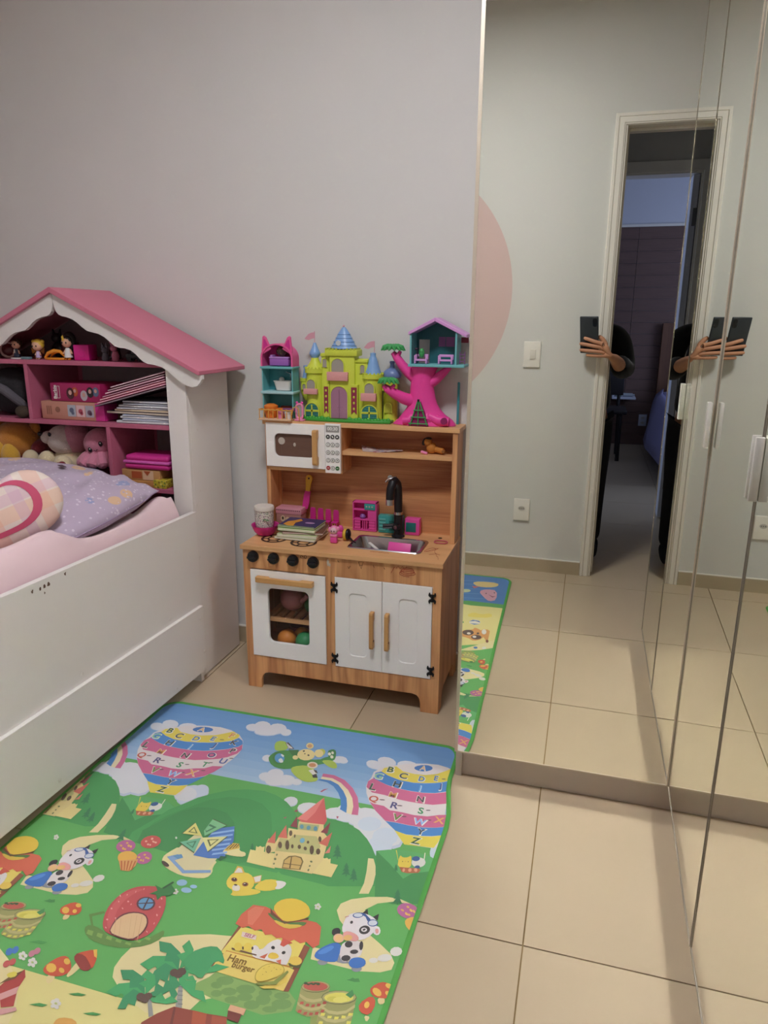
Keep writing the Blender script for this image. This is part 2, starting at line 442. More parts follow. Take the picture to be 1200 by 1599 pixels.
# front frame
b = MB(); b.box(KX0, -1.0065, KF, KF+.014, .122, .442); b.build('stile', W_v, k, smooth=0)
b = MB(); b.box(-.7365, -.7065, KF, KF+.014, .122, .442); b.build('stile', W_v, k, smooth=0)
b = MB(); b.box(-.3795, KX1, KF, KF+.014, .122, .442); b.build('stile', W_v, k, smooth=0)
b = MB(); b.box(KX0, KX1, KF, KF+.014, .442, KC-.015); b.build('control_panel', W_v, k, smooth=0)
arch = [(KX0, 0), (-.981, 0), (-.980, .030), (-.976, .047), (-.966, .058), (-.950, .0625), (-.440, .0625), (-.424, .058), (-.416, .047), (-.413, .030), (-.412, 0), (KX1, 0), (KX1, .122), (KX0, .122)]
b = MB(); b.prism(arch, 'y', KF, KF+.014); b.build('apron', W_v, k, smooth=0, bevel=.001)
b = MB(); b.box(KX0+.015, KX1-.015, KF+.014, KB-.012, .10, .112); b.build('bottom_board', W_h, k, smooth=0)
b = MB(); b.box(-.730, -.718, KF+.014, KB-.012, .112, KC-.05); b.build('divider', W_v, k, smooth=0)
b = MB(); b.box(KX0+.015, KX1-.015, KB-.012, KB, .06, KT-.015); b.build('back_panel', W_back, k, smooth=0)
# countertop with a hole for the sink
SX0, SX1, SY0, SY1 = -.689, -.438, .392, .541
b = MB(); b.ring_prism(rect_like(KX0-.006, KX1+.004, KF-.008, KB-.012), rrect(SX0+.008, SX1-.008, SY0+.008, SY1-.008, .02), 'z', KC-.015, KC)
b.build('countertop', W_h, k, smooth=0, bevel=.0012)
b = MB()
loops = [rrect(SX0, SX1, SY0, SY1, .018), rrect(SX0+.002, SX1-.002, SY0+.002, SY1-.002, .018), rrect(SX0+.010, SX1-.010, SY0+.010, SY1-.010, .022), rrect(SX0+.022, SX1-.022, SY0+.02, SY1-.02, .03), rrect(SX0+.034, SX1-.034, SY0+.032, SY1-.032, .03)]
zs = [KC+.0003, KC+.0032, KC+.002, KC-.036, KC-.042]
st = len(b.v); n = len(loops[0])
for L_, z in zip(loops, zs): b.v += [Vector((p[0], p[1], z)) for p in L_]
for q in range(4):
    for i in range(n): b.f.append((q*n+i, q*n+(i+1) % n, (q+1)*n+(i+1) % n, (q+1)*n+i)); b.m.append(0)
b.f.append(tuple(range(4*n, 5*n))); b.m.append(0)
sink = b.build('sink_basin', M_steel, k)
b = MB(); b.cyl((-.562, .466, KC-.0418), (-.562, .466, KC-.040), .014); b.build('drain', M_chrome, sink)
# faucet
fx, fy = -.556, .565
b = MB(); b.lathe([(0, 0), (.023, 0), (.023, .004), (.017, .008), (.0155, .012), (.0155, .078), (0, .078)], (fx, fy, KC), 20)
fc = b.build('faucet', M_blk, k)
b = MB(); b.lathe([(.0125, 0), (.0148, .002), (.0148, .011), (.0125, .013)], (fx, fy, KC+.078), 20); b.build('silver_collar', M_chrome, fc)
b = MB()
path = [(fx, fy, .610), (fx-.001, fy, .64), (fx-.002, fy, .67), (fx-.003, fy-.002, .695), (fx-.005, fy-.007, .712), (fx-.009, fy-.018, .722), (fx-.014, fy-.03, .718), (fx-.017, fy-.040, .70), (fx-.018, fy-.045, .68), (fx-.018, fy-.046, .663)]
b.tube(path, [.0140, .0145, .0150, .0152, .0152, .0150, .0148, .0145, .0142, .0138], 14); b.build('spout', M_blk, fc)
b = MB(); b.cyl((fx-.018, fy-.046, .664), (fx-.018, fy-.0465, .645), .0142, n=16); b.build('spout_tip', M_chrome, fc)
b = MB(); b.tube([(fx-.008, fy-.008, .562), (fx-.028, fy-.014, .561), (fx-.05, fy-.018, .560)], [.0085, .0085, .0085], 10); b.build('lever', M_blk, fc)
b = MB(); b.cyl((fx-.001, fy-.012, .562), (fx-.003, fy-.027, .562), .013, n=16); b.build('valve', M_blk, fc)
b = MB(); b.cyl((fx-.003, fy-.027, .562), (fx-.0033, fy-.0285, .562), .007, n=14); b.build('valve_cap', M_chrome, fc)
# little chrome wall tap on the back board
b = MB(); y = KB-.012
b.cyl((-.602, y, .715), (-.602, y-.010, .715), .010, n=14); b.tube([(-.602, y-.010, .715), (-.612, y-.014, .708), (-.617, y-.015, .700)], .004, 8)
b.tube([(-.602, y-.012, .715), (-.585, y-.012, .719)], .0035, 8); b.sph((-.583, y-.012, .720), .005, 10, 6); b.sph((-.604, y-.012, .703), .006, 10, 6)
b.build('wall_tap', M_chrome, k)
# knobs
for x in (-.992, -.918, -.849, -.778):
    b = MB(); b.cyl((x, KF-.0005, .484), (x, KF-.010, .484), .0195, .0185, n=24); b.cyl((x, KF-.010, .484), (x, KF-.016, .484), .0165, .0155, n=24)
    kb = b.build('knob', M_blk, k)
    b = MB(); b.rbox((x, KF-.018, .484), (.030, .010, .008), .002); b.build('grip', M_blk, kb)
# oven door
OX0, OX1, OZ0, OZ1 = -1.0055, -.7375, .1245, .4375
wx0, wx1, wz0, wz1 = -.944, -.797, .181, .377
b = MB(); b.ring_prism(rect_like(OX0, OX1, OZ0, OZ1), rrect(wx0, wx1, wz0, wz1, .018), 'y', KF-.003, KF+.009)
od = b.build('oven_door', M_lacq, k, smooth=30, bevel=.0012)
b = MB(); b.box(wx0-.006, wx1+.006, KF+.0092, KF+.0112, wz0-.006, wz1+.006); b.build('window_pane', M_glass, od, smooth=0)
b = MB(); hx0, hx1 = -.979, -.776; y = KF-.003
b.prism([(hx0, y-.0005), (hx0, y-.020), (hx0+.01, y-.023), (hx1-.01, y-.023), (hx1, y-.020), (hx1, y-.0005), (hx1-.042, y-.0005), (hx1-.05, y-.011), (hx0+.05, y-.011), (hx0+.042, y-.0005)], 'z', .401, .419)
b.build('oven_handle', W_hndx, od, smooth=0, bevel=.0015)
# oven rack: side cleats and slats
b = MB(); b.box(-.99, -.745, KF+.03, KF+.042, .244, .256); rk = b.build('oven_rack', W_h, k, smooth=0)
for i in range(7):
    x = -.975 + i*.034
    b = MB(); b.box(x, x+.020, KF+.042, KB-.05, .246, .255); b.build('slat', W_h, rk, smooth=0)
b = MB(); b.box(-.99, -.745, KB-.05, KB-.04, .244, .256); b.build('rear_cleat', W_h, rk, smooth=0)
b = MB(); b.box(-1.015, -.731, KF+.015, KB-.013, .125, .136); b.build('oven_floor', W_h, k, smooth=0)
# cabinet doors
for (x0, x1, hx, px0, px1, hinge_x) in ((-.7055, -.5452, -.5755, -.655, -.597, -.7065), (-.5438, -.3805, -.5245, -.487, -.430, -.3800)):
    b = MB(); z0, z1 = .124, .4405
    b.ring_prism(rect_like(x0, x1, z0, z1), rrect(px0, px1, .170, .390, .014), 'y', KF-.002, KF+.010)
    d = b.build('cabinet_door', M_lacq, k, smooth=30, bevel=.0018)
    b = MB(); b.prism(rrect(px0-.0008, px1+.0008, .1692, .3908, .015), 'y', KF+.0008, KF+.009); b.build('door_panel', M_lacq, d, smooth=30, bevel=.001)
    b = MB(); y = KF-.002
    b.prism([(y-.0005, .211), (y-.020, .211), (y-.023, .218), (y-.023, .331), (y-.020, .338), (y-.0005, .338), (y-.0005, .312), (y-.010, .304), (y-.010, .245), (y-.0005, .237)], 'x', hx-.0065, hx+.0065)
    h = b.build('door_handle', W_hnd, d, smooth=0, bevel=.0015)
    b = MB(); b.cyl((hx+.0064, y-.012, .2385), (hx+.0072, y-.012, .2385), .0035, n=10); b.build('screw', M_blkmetal, h)
    for z in (.405, .153):
        b = MB(); hp = []
        for sx, sz in ((1,1),(-1,1),(-1,-1),(1,-1)):
            q = [(.0035, .0), (.0065, .004), (.010, .005), (.0125, .010), (.0105, .018), (.0075, .0185), (.006, .013), (.003, .0125)]
            if sx*sz < 0: q = q[::-1]
            hp += [(hinge_x + sx*a, z + sz*c) for a, c in q]
        b.prism(hp, 'y', KF-.0026, KF-.0046)
        b.cyl((hinge_x, KF-.005, z-.012), (hinge_x, KF-.005, z+.012), .003, n=8)
        b.build('hinge', M_blkmetal, k, smooth=0)
# burner rings painted on the counter
def burner(cx_, cy_, r):
    b = MB()
    for ra, rb in ((r, r-.008), (r*.52, r*.52-.006)):
        b.ring_prism(circle(cx_, cy_, ra, 36), circle(cx_, cy_, rb, 36), 'z', KC+.0002, KC+.0012)
    for a in range(0, 360, 60):
        c_, s_ = math.cos(R_(a)), math.sin(R_(a))
        st = b.box(r*.5, r-.006, -.003, .003, KC+.0002, KC+.0012); b.xf(st, Matrix.Translation((cx_, cy_, 0)) @ Matrix.Rotation(R_(a+15), 4, 'Z'))
    b.build('burner', M_ring, k, smooth=0)
burner(-.955, .415, .045); burner(-.842, .402, .045); burner(-.860, .525, .04); burner(-.972, .545, .04)
b = MB(); b.cyl((-.412, .588, KC+.0002), (-.412, .588, KC+.001), .007, n=14); b.build('cable_hole', M_blkmetal, k)
# hutch
HF = .533
b = MB(); b.box(KX0, KX0+.015, HF, KB-.012, KC, KT-.015); b.build('hutch_side', W_v, k, smooth=0, bevel=.001)
b = MB(); b.box(KX1-.017, KX1, HF, KB-.012, KC, KT-.015); b.build('hutch_side', W_v, k, smooth=0, bevel=.001)
b = MB(); b.box(KX0-.008, KX1+.006, HF-.004, KB+.002, KT-.015, KT); b.build('hutch_top', W_h, k, smooth=0, bevel=.0012)
b = MB(); b.box(-.748, KX1-.017, HF+.002, KB-.012, .803, .817); b.build('hutch_shelf', W_h, k, smooth=0, bevel=.001)
# microwave
b = MB(); b.box(KX0+.015, -.748, HF, KB-.012, .737, .749); b.build('microwave_floor', W_h, k, smooth=0, bevel=.001)
b = MB(); b.box(-.760, -.748, HF, KB-.012, .749, KT-.015); b.build('microwave_side', W_v, k, smooth=0)
b = MB(); b.ring_prism(rect_like(-1.024, -.8065, .752, .904), rrect(-.992, -.846, .788, .868, .018), 'y', HF-.010, HF-.001)
mw = b.build('microwave_door', M_lacq, k, smooth=30, bevel=.001)
M_tint = M('smoked_acrylic', '8a6a5a', 0.12, alpha=0.42, spec=0.5)
b = MB(); b.box(-.998, -.840, HF-.0009, HF+.0008, .782, .874); b.build('window_pane', M_tint, mw, smooth=0)
b = MB(); y = HF-.010
b.prism([(y-.0005, .767), (y-.018, .767), (y-.021, .773), (y-.021, .881), (y-.018, .887), (y-.0005, .887), (y-.0005, .862), (y-.010, .854), (y-.010, .800), (y-.0005, .792)], 'x', -.846, -.8285)
b.build('door_handle', W_hnd, mw, smooth=0, bevel=.0015)
M_disc = M('pale_silver', 'c9bfb2', 0.35, metal=0.3)
b = MB(); b.cyl((-.969, HF-.0010, .841), (-.969, HF-.0018, .841), .0125, n=20); b.build('silver_disc', M_disc, mw)  # flat pale silver disc on the front of the pane
b = MB(); b.sph((-.921, HF-.0012, .830), (.005, .0008, .007), 10, 6); b.build('paper_scrap', M_disc, mw)
b = MB(); b.lathe([(0, 0), (.030, 0), (.040, .006), (.042, .010), (.038, .010), (.028, .004), (0, .004)], (-.872, .583, .7492), 28); b.build('turntable_plate', M('dark_blue_plate', '3a3d55', 0.3), k)
# keypad
b = MB(); b.box(-.8045, -.7495, HF-.013, HF-.001, .741, .9095); kp = b.build('keypad', M_lacq, k, smooth=0, bevel=.001)
M_disp = M('grey_display', '9a9894', 0.5); M_num = M('white_print', 'ecebe6', 0.6); M_dk = M('charcoal_print', '3b3c3c', 0.6); M_redb = M('red_print', 'a32b35', 0.5); M_grnb = M('green_print', '2f6b36', 0.5); M_gry = M('grey_print', '6c6a66', 0.6)
fy_ = HF-.0132
b = MB(); b.box(-.8005, -.7535, fy_-.0008, fy_, .882, .904); b.build('display', M_disp, kp, smooth=0)
b = MB(); add_text(b, '00:30', .0165, (-.777, fy_-.0011, .893)); b.build('display_digits', M_num, kp, smooth=0)
labels = ['', '', '', '1', '2', '3', '4', '5', '6', '7', '8', '9', '', '0', '']
for i, t in enumerate(labels):
    r_, c_ = divmod(i, 3); x = -.7935 + c_*.0165; z = .866 - r_*.0268
    m_ = M_dk if r_ == 0 else (M_redb if i == 12 else M_grnb if i == 14 else M_gry)
    b = MB()
    b.cyl((x, fy_, z), (x, fy_-.0012, z), .0072, n=20); bt = b.build('button', m_, kp)
    b = MB()
    if t:
        b.cyl((x, fy_-.0012, z), (x, fy_-.0016, z), .0056, n=18, mi=0); add_text(b, t, .0095, (x, fy_-.0019, z), mi=1)
        b.build('digit', [M_num, M_gry], bt, smooth=0)
    else:
        if i == 0: b.prism([(x-.003, z-.002), (x+.003, z-.002), (x, z+.004)], 'y', fy_-.0016, fy_-.0012)
        elif i == 1: b.prism([(x-.004, z+.003), (x+.001, z+.003), (x+.004, z-.003), (x, z-.003), (x-.002, z)], 'y', fy_-.0016, fy_-.0012)
        elif i == 2: b.prism(circle(x, z, .003, 8), 'y', fy_-.0016, fy_-.0012)
        else: b.box(x-.0035, x+.0035, fy_-.0016, fy_-.0012, z-.0008, z+.0008)
        b.build('symbol', M_num, bt, smooth=0)
# crayon and pencil scribbles on the front and counter
def strokes(name, m_, lst, r=.0009):
    b = MB()
    for pts in lst: b.tube(pts, r, 4)
    o = b.build(name, m_, k, smooth=0); o['kind'] = 'stuff'
yf = KF-.0003
strokes('crayon_scribble', M_crayon, [
    [(-.462+.02*math.cos(t*.7)*(1+.1*t/6), yf, .490+.008*math.sin(t*.7)-.0006*t) for t in range(26)],
    [(-.500+.007*i, yf, .494+(.006 if i % 2 else -.004)) for i in range(6)], [(-.516, yf, .474), (-.508, yf, .490), (-.504, yf, .496), (-.512, yf, .482)]])
strokes('pencil_scribble', M_pencil, [
    [(-.624, yf, .500), (-.608, yf, .502), (-.615, yf, .478), (-.624, yf, .500)], [(-.622, yf, .489), (-.610, yf, .490)],
    [(-.82+.004*math.cos(t), yf, .498+.004*math.sin(t)) for t in np.arange(0, 5, .6)], [(-.806+.0045*math.cos(t), yf, .499+.005*math.sin(t)) for t in np.arange(0, 6.9, .6)],
    [(-.695, yf, .498), (-.69, yf, .492)], [(-.66, yf, .482), (-.657, yf, .474), (-.652, yf, .484)], [(-.575, yf, .494), (-.571, yf, .486)], [(-.54, yf, .49), (-.536, yf, .484)]])
b = MB(); b.sph((-.728, yf, .487), (.004, .0006, .012), 8, 6); b.sph((-.722, yf, .480), (.003, .0006, .006), 8, 6); b.build('silver_smudge', M_disc, k)
strokes('counter_scribble', M_crayon, [
    [(-.415+.03*math.cos(t)*(.5+.03*t), .45+.022*math.sin(t*1.3), KC+.0004) for t in np.arange(0, 9, .35)],
    [(-.372-.006*i, .36+.016*i+(.008 if i % 2 else 0), KC+.0004) for i in range(6)],
    [(-.60+.008*i, .375+(.003 if i % 2 else 0), KC+.0004) for i in range(9)], [(-.41, .40, KC+.0004), (-.39, .415, KC+.0004), (-.375, .405, KC+.0004)]], .0006)
# ---------------------------------------------------------------- things standing on and in the toy kitchen
M_mag = M('magenta_plastic', 'c9328a', 0.4, spec=0.4)
M_hot = M('hot_pink_plastic', 'e050a2', 0.4, spec=0.4)
M_pinkp = M('light_pink_plastic', 'e58bb4', 0.4, spec=0.4)
M_teal = M('teal_plastic', '3f9c97', 0.4, spec=0.4)
M_yel = M('mustard_plastic', 'd9a92c', 0.45)
M_cloth_w = M('cream_fabric', 'ded3c6', 0.9, bump=0.3, bscale=300)
def M_speck(name, base, specks, scale=160, thr=0.36):
    if name in MATS: return MATS[name]
    m = bpy.data.materials.new(name); m.use_nodes = True; nt = m.node_tree; b = nt.nodes['Principled BSDF']; N = nt.nodes.new; L = nt.links.new
    tc = N('ShaderNodeTexCoord'); vo = N('ShaderNodeTexVoronoi'); vo.inputs['Scale'].default_value = scale; L(tc.outputs['Object'], vo.inputs['Vector'])
    lt = N('ShaderNodeMath'); lt.operation = 'LESS_THAN'; lt.inputs[1].default_value = thr; L(vo.outputs['Distance'], lt.inputs[0])
    rp = N('ShaderNodeValToRGB'); rp.color_ramp.interpolation = 'CONSTANT'
    sp = N('ShaderNodeSeparateColor'); L(vo.outputs['Color'], sp.inputs[0]); L(sp.outputs[0], rp.inputs[0])
    els = rp.color_ramp.elements; k_ = len(specks)
    for i, c in enumerate(specks):
        e = els[i] if i < 2 else els.new(i/k_); e.position = i/k_; e.color = (*lin(c), 1)
    mx = N('ShaderNodeMix'); mx.data_type = 'RGBA'; mx.inputs[6].default_value = (*lin(base), 1); L(lt.outputs[0], mx.inputs[0]); L(rp.outputs[0], mx.inputs[7])
    L(mx.outputs[2], b.inputs['Base Color']); b.inputs['Roughness'].default_value = 0.5; MATS[name] = m; return m
# bowl and cup
bx, by = -1.005, .452
t = thing('magenta_bowl', 'round magenta plastic bowl holding a speckled cup on the counter corner', 'bowl', (bx, by, KC+.0018))
b = MB(); b.lathe([(0, 0), (.026, 0), (.038, .012), (.046, .030), (.048, .036), (.044, .034), (.035, .014), (.030, .004), (0, .004)], (bx, by, KC+.0018), 32); b.build('bowl', M_mag, t)
t = thing('speckled_cup', 'white cup with multicoloured specks and lid standing in the magenta bowl', 'cup', (bx-.002, by, KC+.0075))
b = MB(); b.lathe([(0, 0), (.024, 0), (.027, .004), (.032, .035), (.033, .082), (0, .082)], (bx-.002, by, KC+.0075), 28)
b.build('cup_body', M_speck('cup_specks', 'dcd6ce', ['8d5a78', '5f7f62', '8f7e9c', 'b08a96', '9aa39a'], 230, .42), t)
b = MB(); b.lathe([(.0335, 0), (.0350, .001), (.0350, .010), (.033, .014), (0, .015)], (bx-.002, by, KC+.0895), 28); b.build('lid', M('off_white_lid', 'd8cfc6', 0.6), t)
b = MB(); b.tube([(bx+.01+.006*i, by-.0335+.002*i*i*.3, KC+.062+.003*math.sin(i*1.7)) for i in range(4)], .002, 5); b.build('leaf_motif', M('leaf_green_print', '5e8a5c', 0.6), t)
# pink box with heart-ish print
pbx, pby = -.966, .585
t = thing('pink_carton', 'small pink carton with dark dashed rim behind the book pile', 'box', (pbx+.003, pby, KC+.0014), local=True)
b = MB(); b.rbox((0, 0, .026), (.096, .052, .052), .002); b.build('carton', M('carton_brown_pink', 'b07e76', 0.6), t)
b = MB(); b.rbox((0, 0, .058), (.099, .055, .022), .002); ld = b.build('carton_lid', M('carton_pink', 'd693a0', 0.55), t)
b = MB()
for i in range(13): b.box(-.046+i*.0073, -.042+i*.0073, -.0280, -.0276, .060, .0635)
b.build('dashed_border', M('dark_purple_print', '5a3040', 0.6), ld, smooth=0)
b = MB(); b.prism(circle(-.022, .030, .009, 12, .012), 'y', -.0266, -.0262); b.prism(circle(-.004, .027, .008, 12, .011), 'y', -.0266, -.0262); b.build('printed_faces', M('cream_print', 'd9bf9f', 0.6), t)
b = MB(); b.prism(circle(-.022, .032, .004, 10, .006), 'y', -.0270, -.0267); b.build('printed_patch', M('dark_print', '4b3a30', 0.6), t)
# toy knife leaning on the back board
t = thing('toy_knife', 'toy knife with yellow handle and magenta blade leaning upright on the back board', 'toy knife', (-.9145, .602, KC+.062))
lean = Matrix.Translation((-.9145, .602, KC+.062)) @ Matrix.Rotation(R_(-6), 4, 'X') @ Matrix.Rotation(R_(6), 4, 'Y')
b = MB(); b.prism([(-.013, 0), (.008, .0), (.0115, .02), (.0115, .068), (-.008, .068), (-.012, .05)], 'y', -.002, .002); b.xf(0, lean); b.build('blade', M_mag, t, bevel=.0008)
b = MB(); h = [(-.0070, .066), (.0092, .066), (.0098, .09), (.0130, .108)] + [(.0005+.0130*math.cos(a), .113+.0130*math.sin(a)) for a in np.arange(0, 3.3, .4)] + [(-.0110, .100), (-.0085, .085)]
b.prism(h, 'y', -.0035, .0035); b.xf(0, lean); hd = b.build('handle', M_yel, t, bevel=.0012)
b = MB(); b.cyl((.0005, -.0037, .113), (.0005, -.0041, .113), .0035, n=10); b.xf(0, lean); b.build('hang_hole', M_ring, hd)
# row of four magenta toy chairs
def toy_chair():
    t = thing('toy_chair', '', 'toy chair', (0, 0, 0), local=True, group='magenta dollhouse chairs in a row on the counter')
    b = MB(); b.rbox((0, 0, .024), (.024, .026, .004), .0015); b.build('seat', M_mag, t)
    b = MB(); b.prism([(-.011, .026), (.011, .026), (.0105, .052), (.0095, .062), (.0075, .066), (-.0075, .066), (-.0095, .062), (-.0105, .052)], 'y', .010, .0135); b.build('backrest', M_mag, t, bevel=.001)
    for sx in (-1, 1):
        for y in (-.0115, .0115):
            b = MB(); b.box(sx*.010-.0016, sx*.010+.0016, y-.0016, y+.0016, 0, .022); b.build('leg', M_mag, t)
    b = MB(); b.box(-.0085, .0085, -.0125, -.0107, .008, .0105); b.build('stretcher', M_mag, t)
    return t
first = toy_chair()
for i, wd_ in enumerate(('first magenta toy chair from the pink carton, in the row of four', 'second magenta toy chair from the pink carton, in the row of four', 'third magenta toy chair from the pink carton, in the row of four', 'magenta toy chair at the far end of its row, nearest the sink')):
    c = first if i == 0 else copy_tree(first)
    c['label'] = wd_; c.location = (-.889+.031*i, .600-.004*i, KC+.0014)
# pile of children's books
bk = [(-.876, .468, .0, .150, .120, .007, 'c9c6a6', 'e3dfcf', -3, 'pale thin book at the bottom of the counter book pile'),
      (-.874, .470, 0, .142, .116, .012, 'b5c08e', 'd9dcc6', 2, 'pale green book, second from the bottom of the counter book pile'),
      (-.862, .474, 0, .140, .112, .007, '6f4a3c', 'c9b7ac', 9, 'brown covered book in the middle of the counter book pile'),
      (-.876, .472, 0, .134, .108, .011, '8fb06a', 'dfe6c8', 0, 'light green book, second from the top of the counter book pile'),
      (-.877, .476, 0, .136, .110, .006, '3d3f66', 'c6d59c', -1, 'dark blue book with orange cat picture on top of the counter pile')]
z = KC+.0022
for (x, y, _, w, d, h, c, pc, a, lb) in bk:
    t = thing('picture_book', lb, 'book', (x, y, z), local=True, rz=R_(a), group='picture books piled on the counter')
    b = MB(); b.rbox((0, 0, h/2), (w, d, h), .0008, 1, 0); b.build('cover', M('cover_'+c, c, 0.4), t)
    b = MB(); b.box(-w/2+.002, w/2+.0004, -d/2-.0004, d/2-.002, .0015, h-.0015); b.build('page_block', M('pages_'+pc, pc, 0.8), t, smooth=0)
    z += h+.0006
b = MB(); zz = bk[-1][5]+.0004
b.prism([(-.055, -.035), (-.03, -.052), (-.012, -.045), (-.02, -.01), (-.005, .02), (-.02, .04), (-.035, .015), (-.052, .0)], 'z', zz, zz+.0003)
b.build('cat_picture', M('orange_print', 'd9953e', 0.5), t, smooth=0)
b = MB(); b.prism(circle(.030, .0, .018, 14, .010), 'z', zz, zz+.0003); b.build('pink_picture', M('lilac_print', 'a989b4', 0.5), t, smooth=0)
b = MB(); b.box(-.0665, .0665, -.0545, -.050, zz, zz+.0003); b.build('cover_border', M('lime_print', 'a9c77e', 0.5), t, smooth=0)
# small pink doll holding on to a bee toy
t = thing('pink_doll', 'tiny pink doll with pigtails in front of the striped bee toy', 'doll', (-.743, .428, KC+.0014), local=True)
b = MB(); b.rbox((0, 0, .011), (.024, .016, .022), .004); b.build('skirt', M_hot, t)
b = MB(); b.rbox((0, -.001, .026), (.026, .017, .010), .004); b.build('torso', M_pinkp, t)
b = MB(); b.sph((0, 0, .042), (.013, .012, .013), 14, 10); hd = b.build('head', M('doll_face', 'd9b3bd', 0.6), t)
b = MB(); b.sph((-.014, 0, .044), (.006, .006, .010), 10, 8); b.sph((.013, .004, .048), (.007, .006, .009), 10, 8); b.sph((0, .004, .048), (.0135, .011, .011), 12, 8); b.build('hair', M_pinkp, hd)
for sx in (-1, 1):
    b = MB(); b.sph((sx*.0045, -.0115, .043), (.0018, .001, .0025), 8, 6); b.build('eye', M_blk, hd)
t = thing('hot_pink_shoe', 'tiny hot pink toy shoe behind the bee toy', 'toy shoe', (-.745, .492, KC+.0014), local=True)
b = MB(); b.rbox((0, 0, .012), (.026, .018, .022), .006); b.sph((.004, 0, .030), (.010, .008, .014), 10, 8); b.build('shoe', M_hot, t)
t = thing('bee_toy', 'black and yellow striped bee toy with dark tail beside the pink doll', 'toy bee', (-.716, .468, KC+.0014), local=True)
M_by = M('bee_yellow', 'dcb640', 0.5)
b = MB(); b.sph((0, 0, .020), (.010, .019, .020), 14, 10); b.build('belly', M_by, t)
b = MB(); b.sph((.009, .0, .021), (.010, .0185, .0195), 14, 10); b.build('stripe', M_blk, t)
b = MB(); b.tube([(.016, -.006, .012), (.030, -.018, .006), (.046, -.030, .0035)], [.004, .0035, .002], 8); b.build('tail', M_blk, t)
# pink doll kitchen cupboard
t = thing('doll_cupboard', 'hot pink open dollhouse cupboard with tiny drawers leaning on the back board', 'toy cupboard', (-.687, .607, KC+.0014), local=True)
w, d, h = .088, .030, .105
b = MB(); b.box(-w/2, w/2, d/2-.003, d/2, 0, h); b.build('back', M_mag, t)
b = MB(); b.box(-w/2, -w/2+.004, -d/2, d/2-.003, 0, h); b.build('side', M_hot, t, bevel=.0006)
b = MB(); b.box(w/2-.004, w/2, -d/2, d/2-.003, 0, h); b.build('side', M_hot, t, bevel=.0006)
for zz0, zz1 in ((h-.004, h), (.074, .078), (.038, .042), (0, .004)):
    b = MB(); b.box(-w/2+.004*(zz0 < .1), w/2-.004*(zz0 < .1), -d/2, d/2-.003, zz0, zz1); b.build('shelf', M_hot, t, bevel=.0006)
b = MB(); b.box(.012, w/2-.004, -d/2, d/2-.004, .042, .074); b.build('door', M_hot, t, bevel=.0006)
b = MB(); b.rbox((.020, -d/2-.001, .089), (.040, .004, .022), .002); dsp = b.build('teal_dial_panel', M_teal, t)
b = MB()
for i in range(3): b.cyl((.009+.01*i, -d/2-.003, .090), (.009+.01*i, -d/2-.0042, .090), .003, n=10)
b.build('dials', M_disc, dsp)['kind'] = 'stuff'
for i in range(1):
    for kx in range(3):
        x0 = -w/2+.006+kx*.027
        for r in range(3 if kx != 1 else 1):
            hh = .0095 if kx != 1 else .031
            b = MB(); b.box(x0, x0+.0225, -d/2+.001+.012*i*0, -d/2+.004, .0055+r*.011, .0055+r*.011+hh)
            if i == 0 and kx != 1: b.build('drawer', M_hot, t, bevel=.0005)
            elif i == 0:
                b = MB()
                for q in range(3): b.box(x0+.003+q*.007, x0+.006+q*.007, -d/2+.001, -d/2+.004, .005, .037)
                b.build('bars', M_hot, t)['kind'] = 'stuff'
b = MB(); b.lathe([(0, 0), (.008, 0), (.011, .006), (.008, .014), (.004, .017), (0, .017)], (-.010, -.002, .0425), 14); b.build('violet_pot', M('violet_plastic', '8d5aa6', 0.4), t)
# teal doll stove and pink doll microwave
t = thing('doll_stove', 'teal dollhouse stove with green oven window partly behind the black faucet', 'toy stove', (-.592, .606, KC+.0014), local=True)
b = MB(); b.rbox((0, 0, .031), (.088, .030, .062), .002); b.build('stove_body', M_teal, t)
b = MB(); b.rbox((.018, -.0155, .028), (.044, .003, .034), .001); b.build('oven_window', M('deep_teal_plastic', '1f6f6c', 0.4), t)
for i in range(4):
    b = MB(); b.rbox((-.028, -.0155, .012+.012*i), (.024, .003, .008), .001); b.build('drawer', M('pale_teal_plastic', '5fb0aa', 0.4), t)
t = thing('doll_microwave', 'pink dollhouse microwave with teal window on the sink side of the faucet', 'toy microwave', (-.513, .606, KC+.0014), local=True)
b = MB(); b.rbox((0, 0, .029), (.052, .032, .058), .002); b.build('microwave_body', M_hot, t)
b = MB(); b.rbox((-.004, -.0165, .028), (.036, .002, .034), .001); b.build('window', M('deep_teal_plastic', '1f6f6c', 0.4), t)
# hair tie
t = thing('pink_hair_tie', 'thin pink hair tie lying on the counter near the wardrobe', 'hair tie', (-.399, .535, KC+.0014), local=True)
b = MB(); b.tube([(.022*math.cos(a), .017*math.sin(a), .0022+.0006*math.sin(3*a)) for a in np.arange(0, 6.2, .25)], .0020, 6, closed=True); b.build('hair_tie', M('dusty_pink_elastic', 'c2616e', 0.7), t)
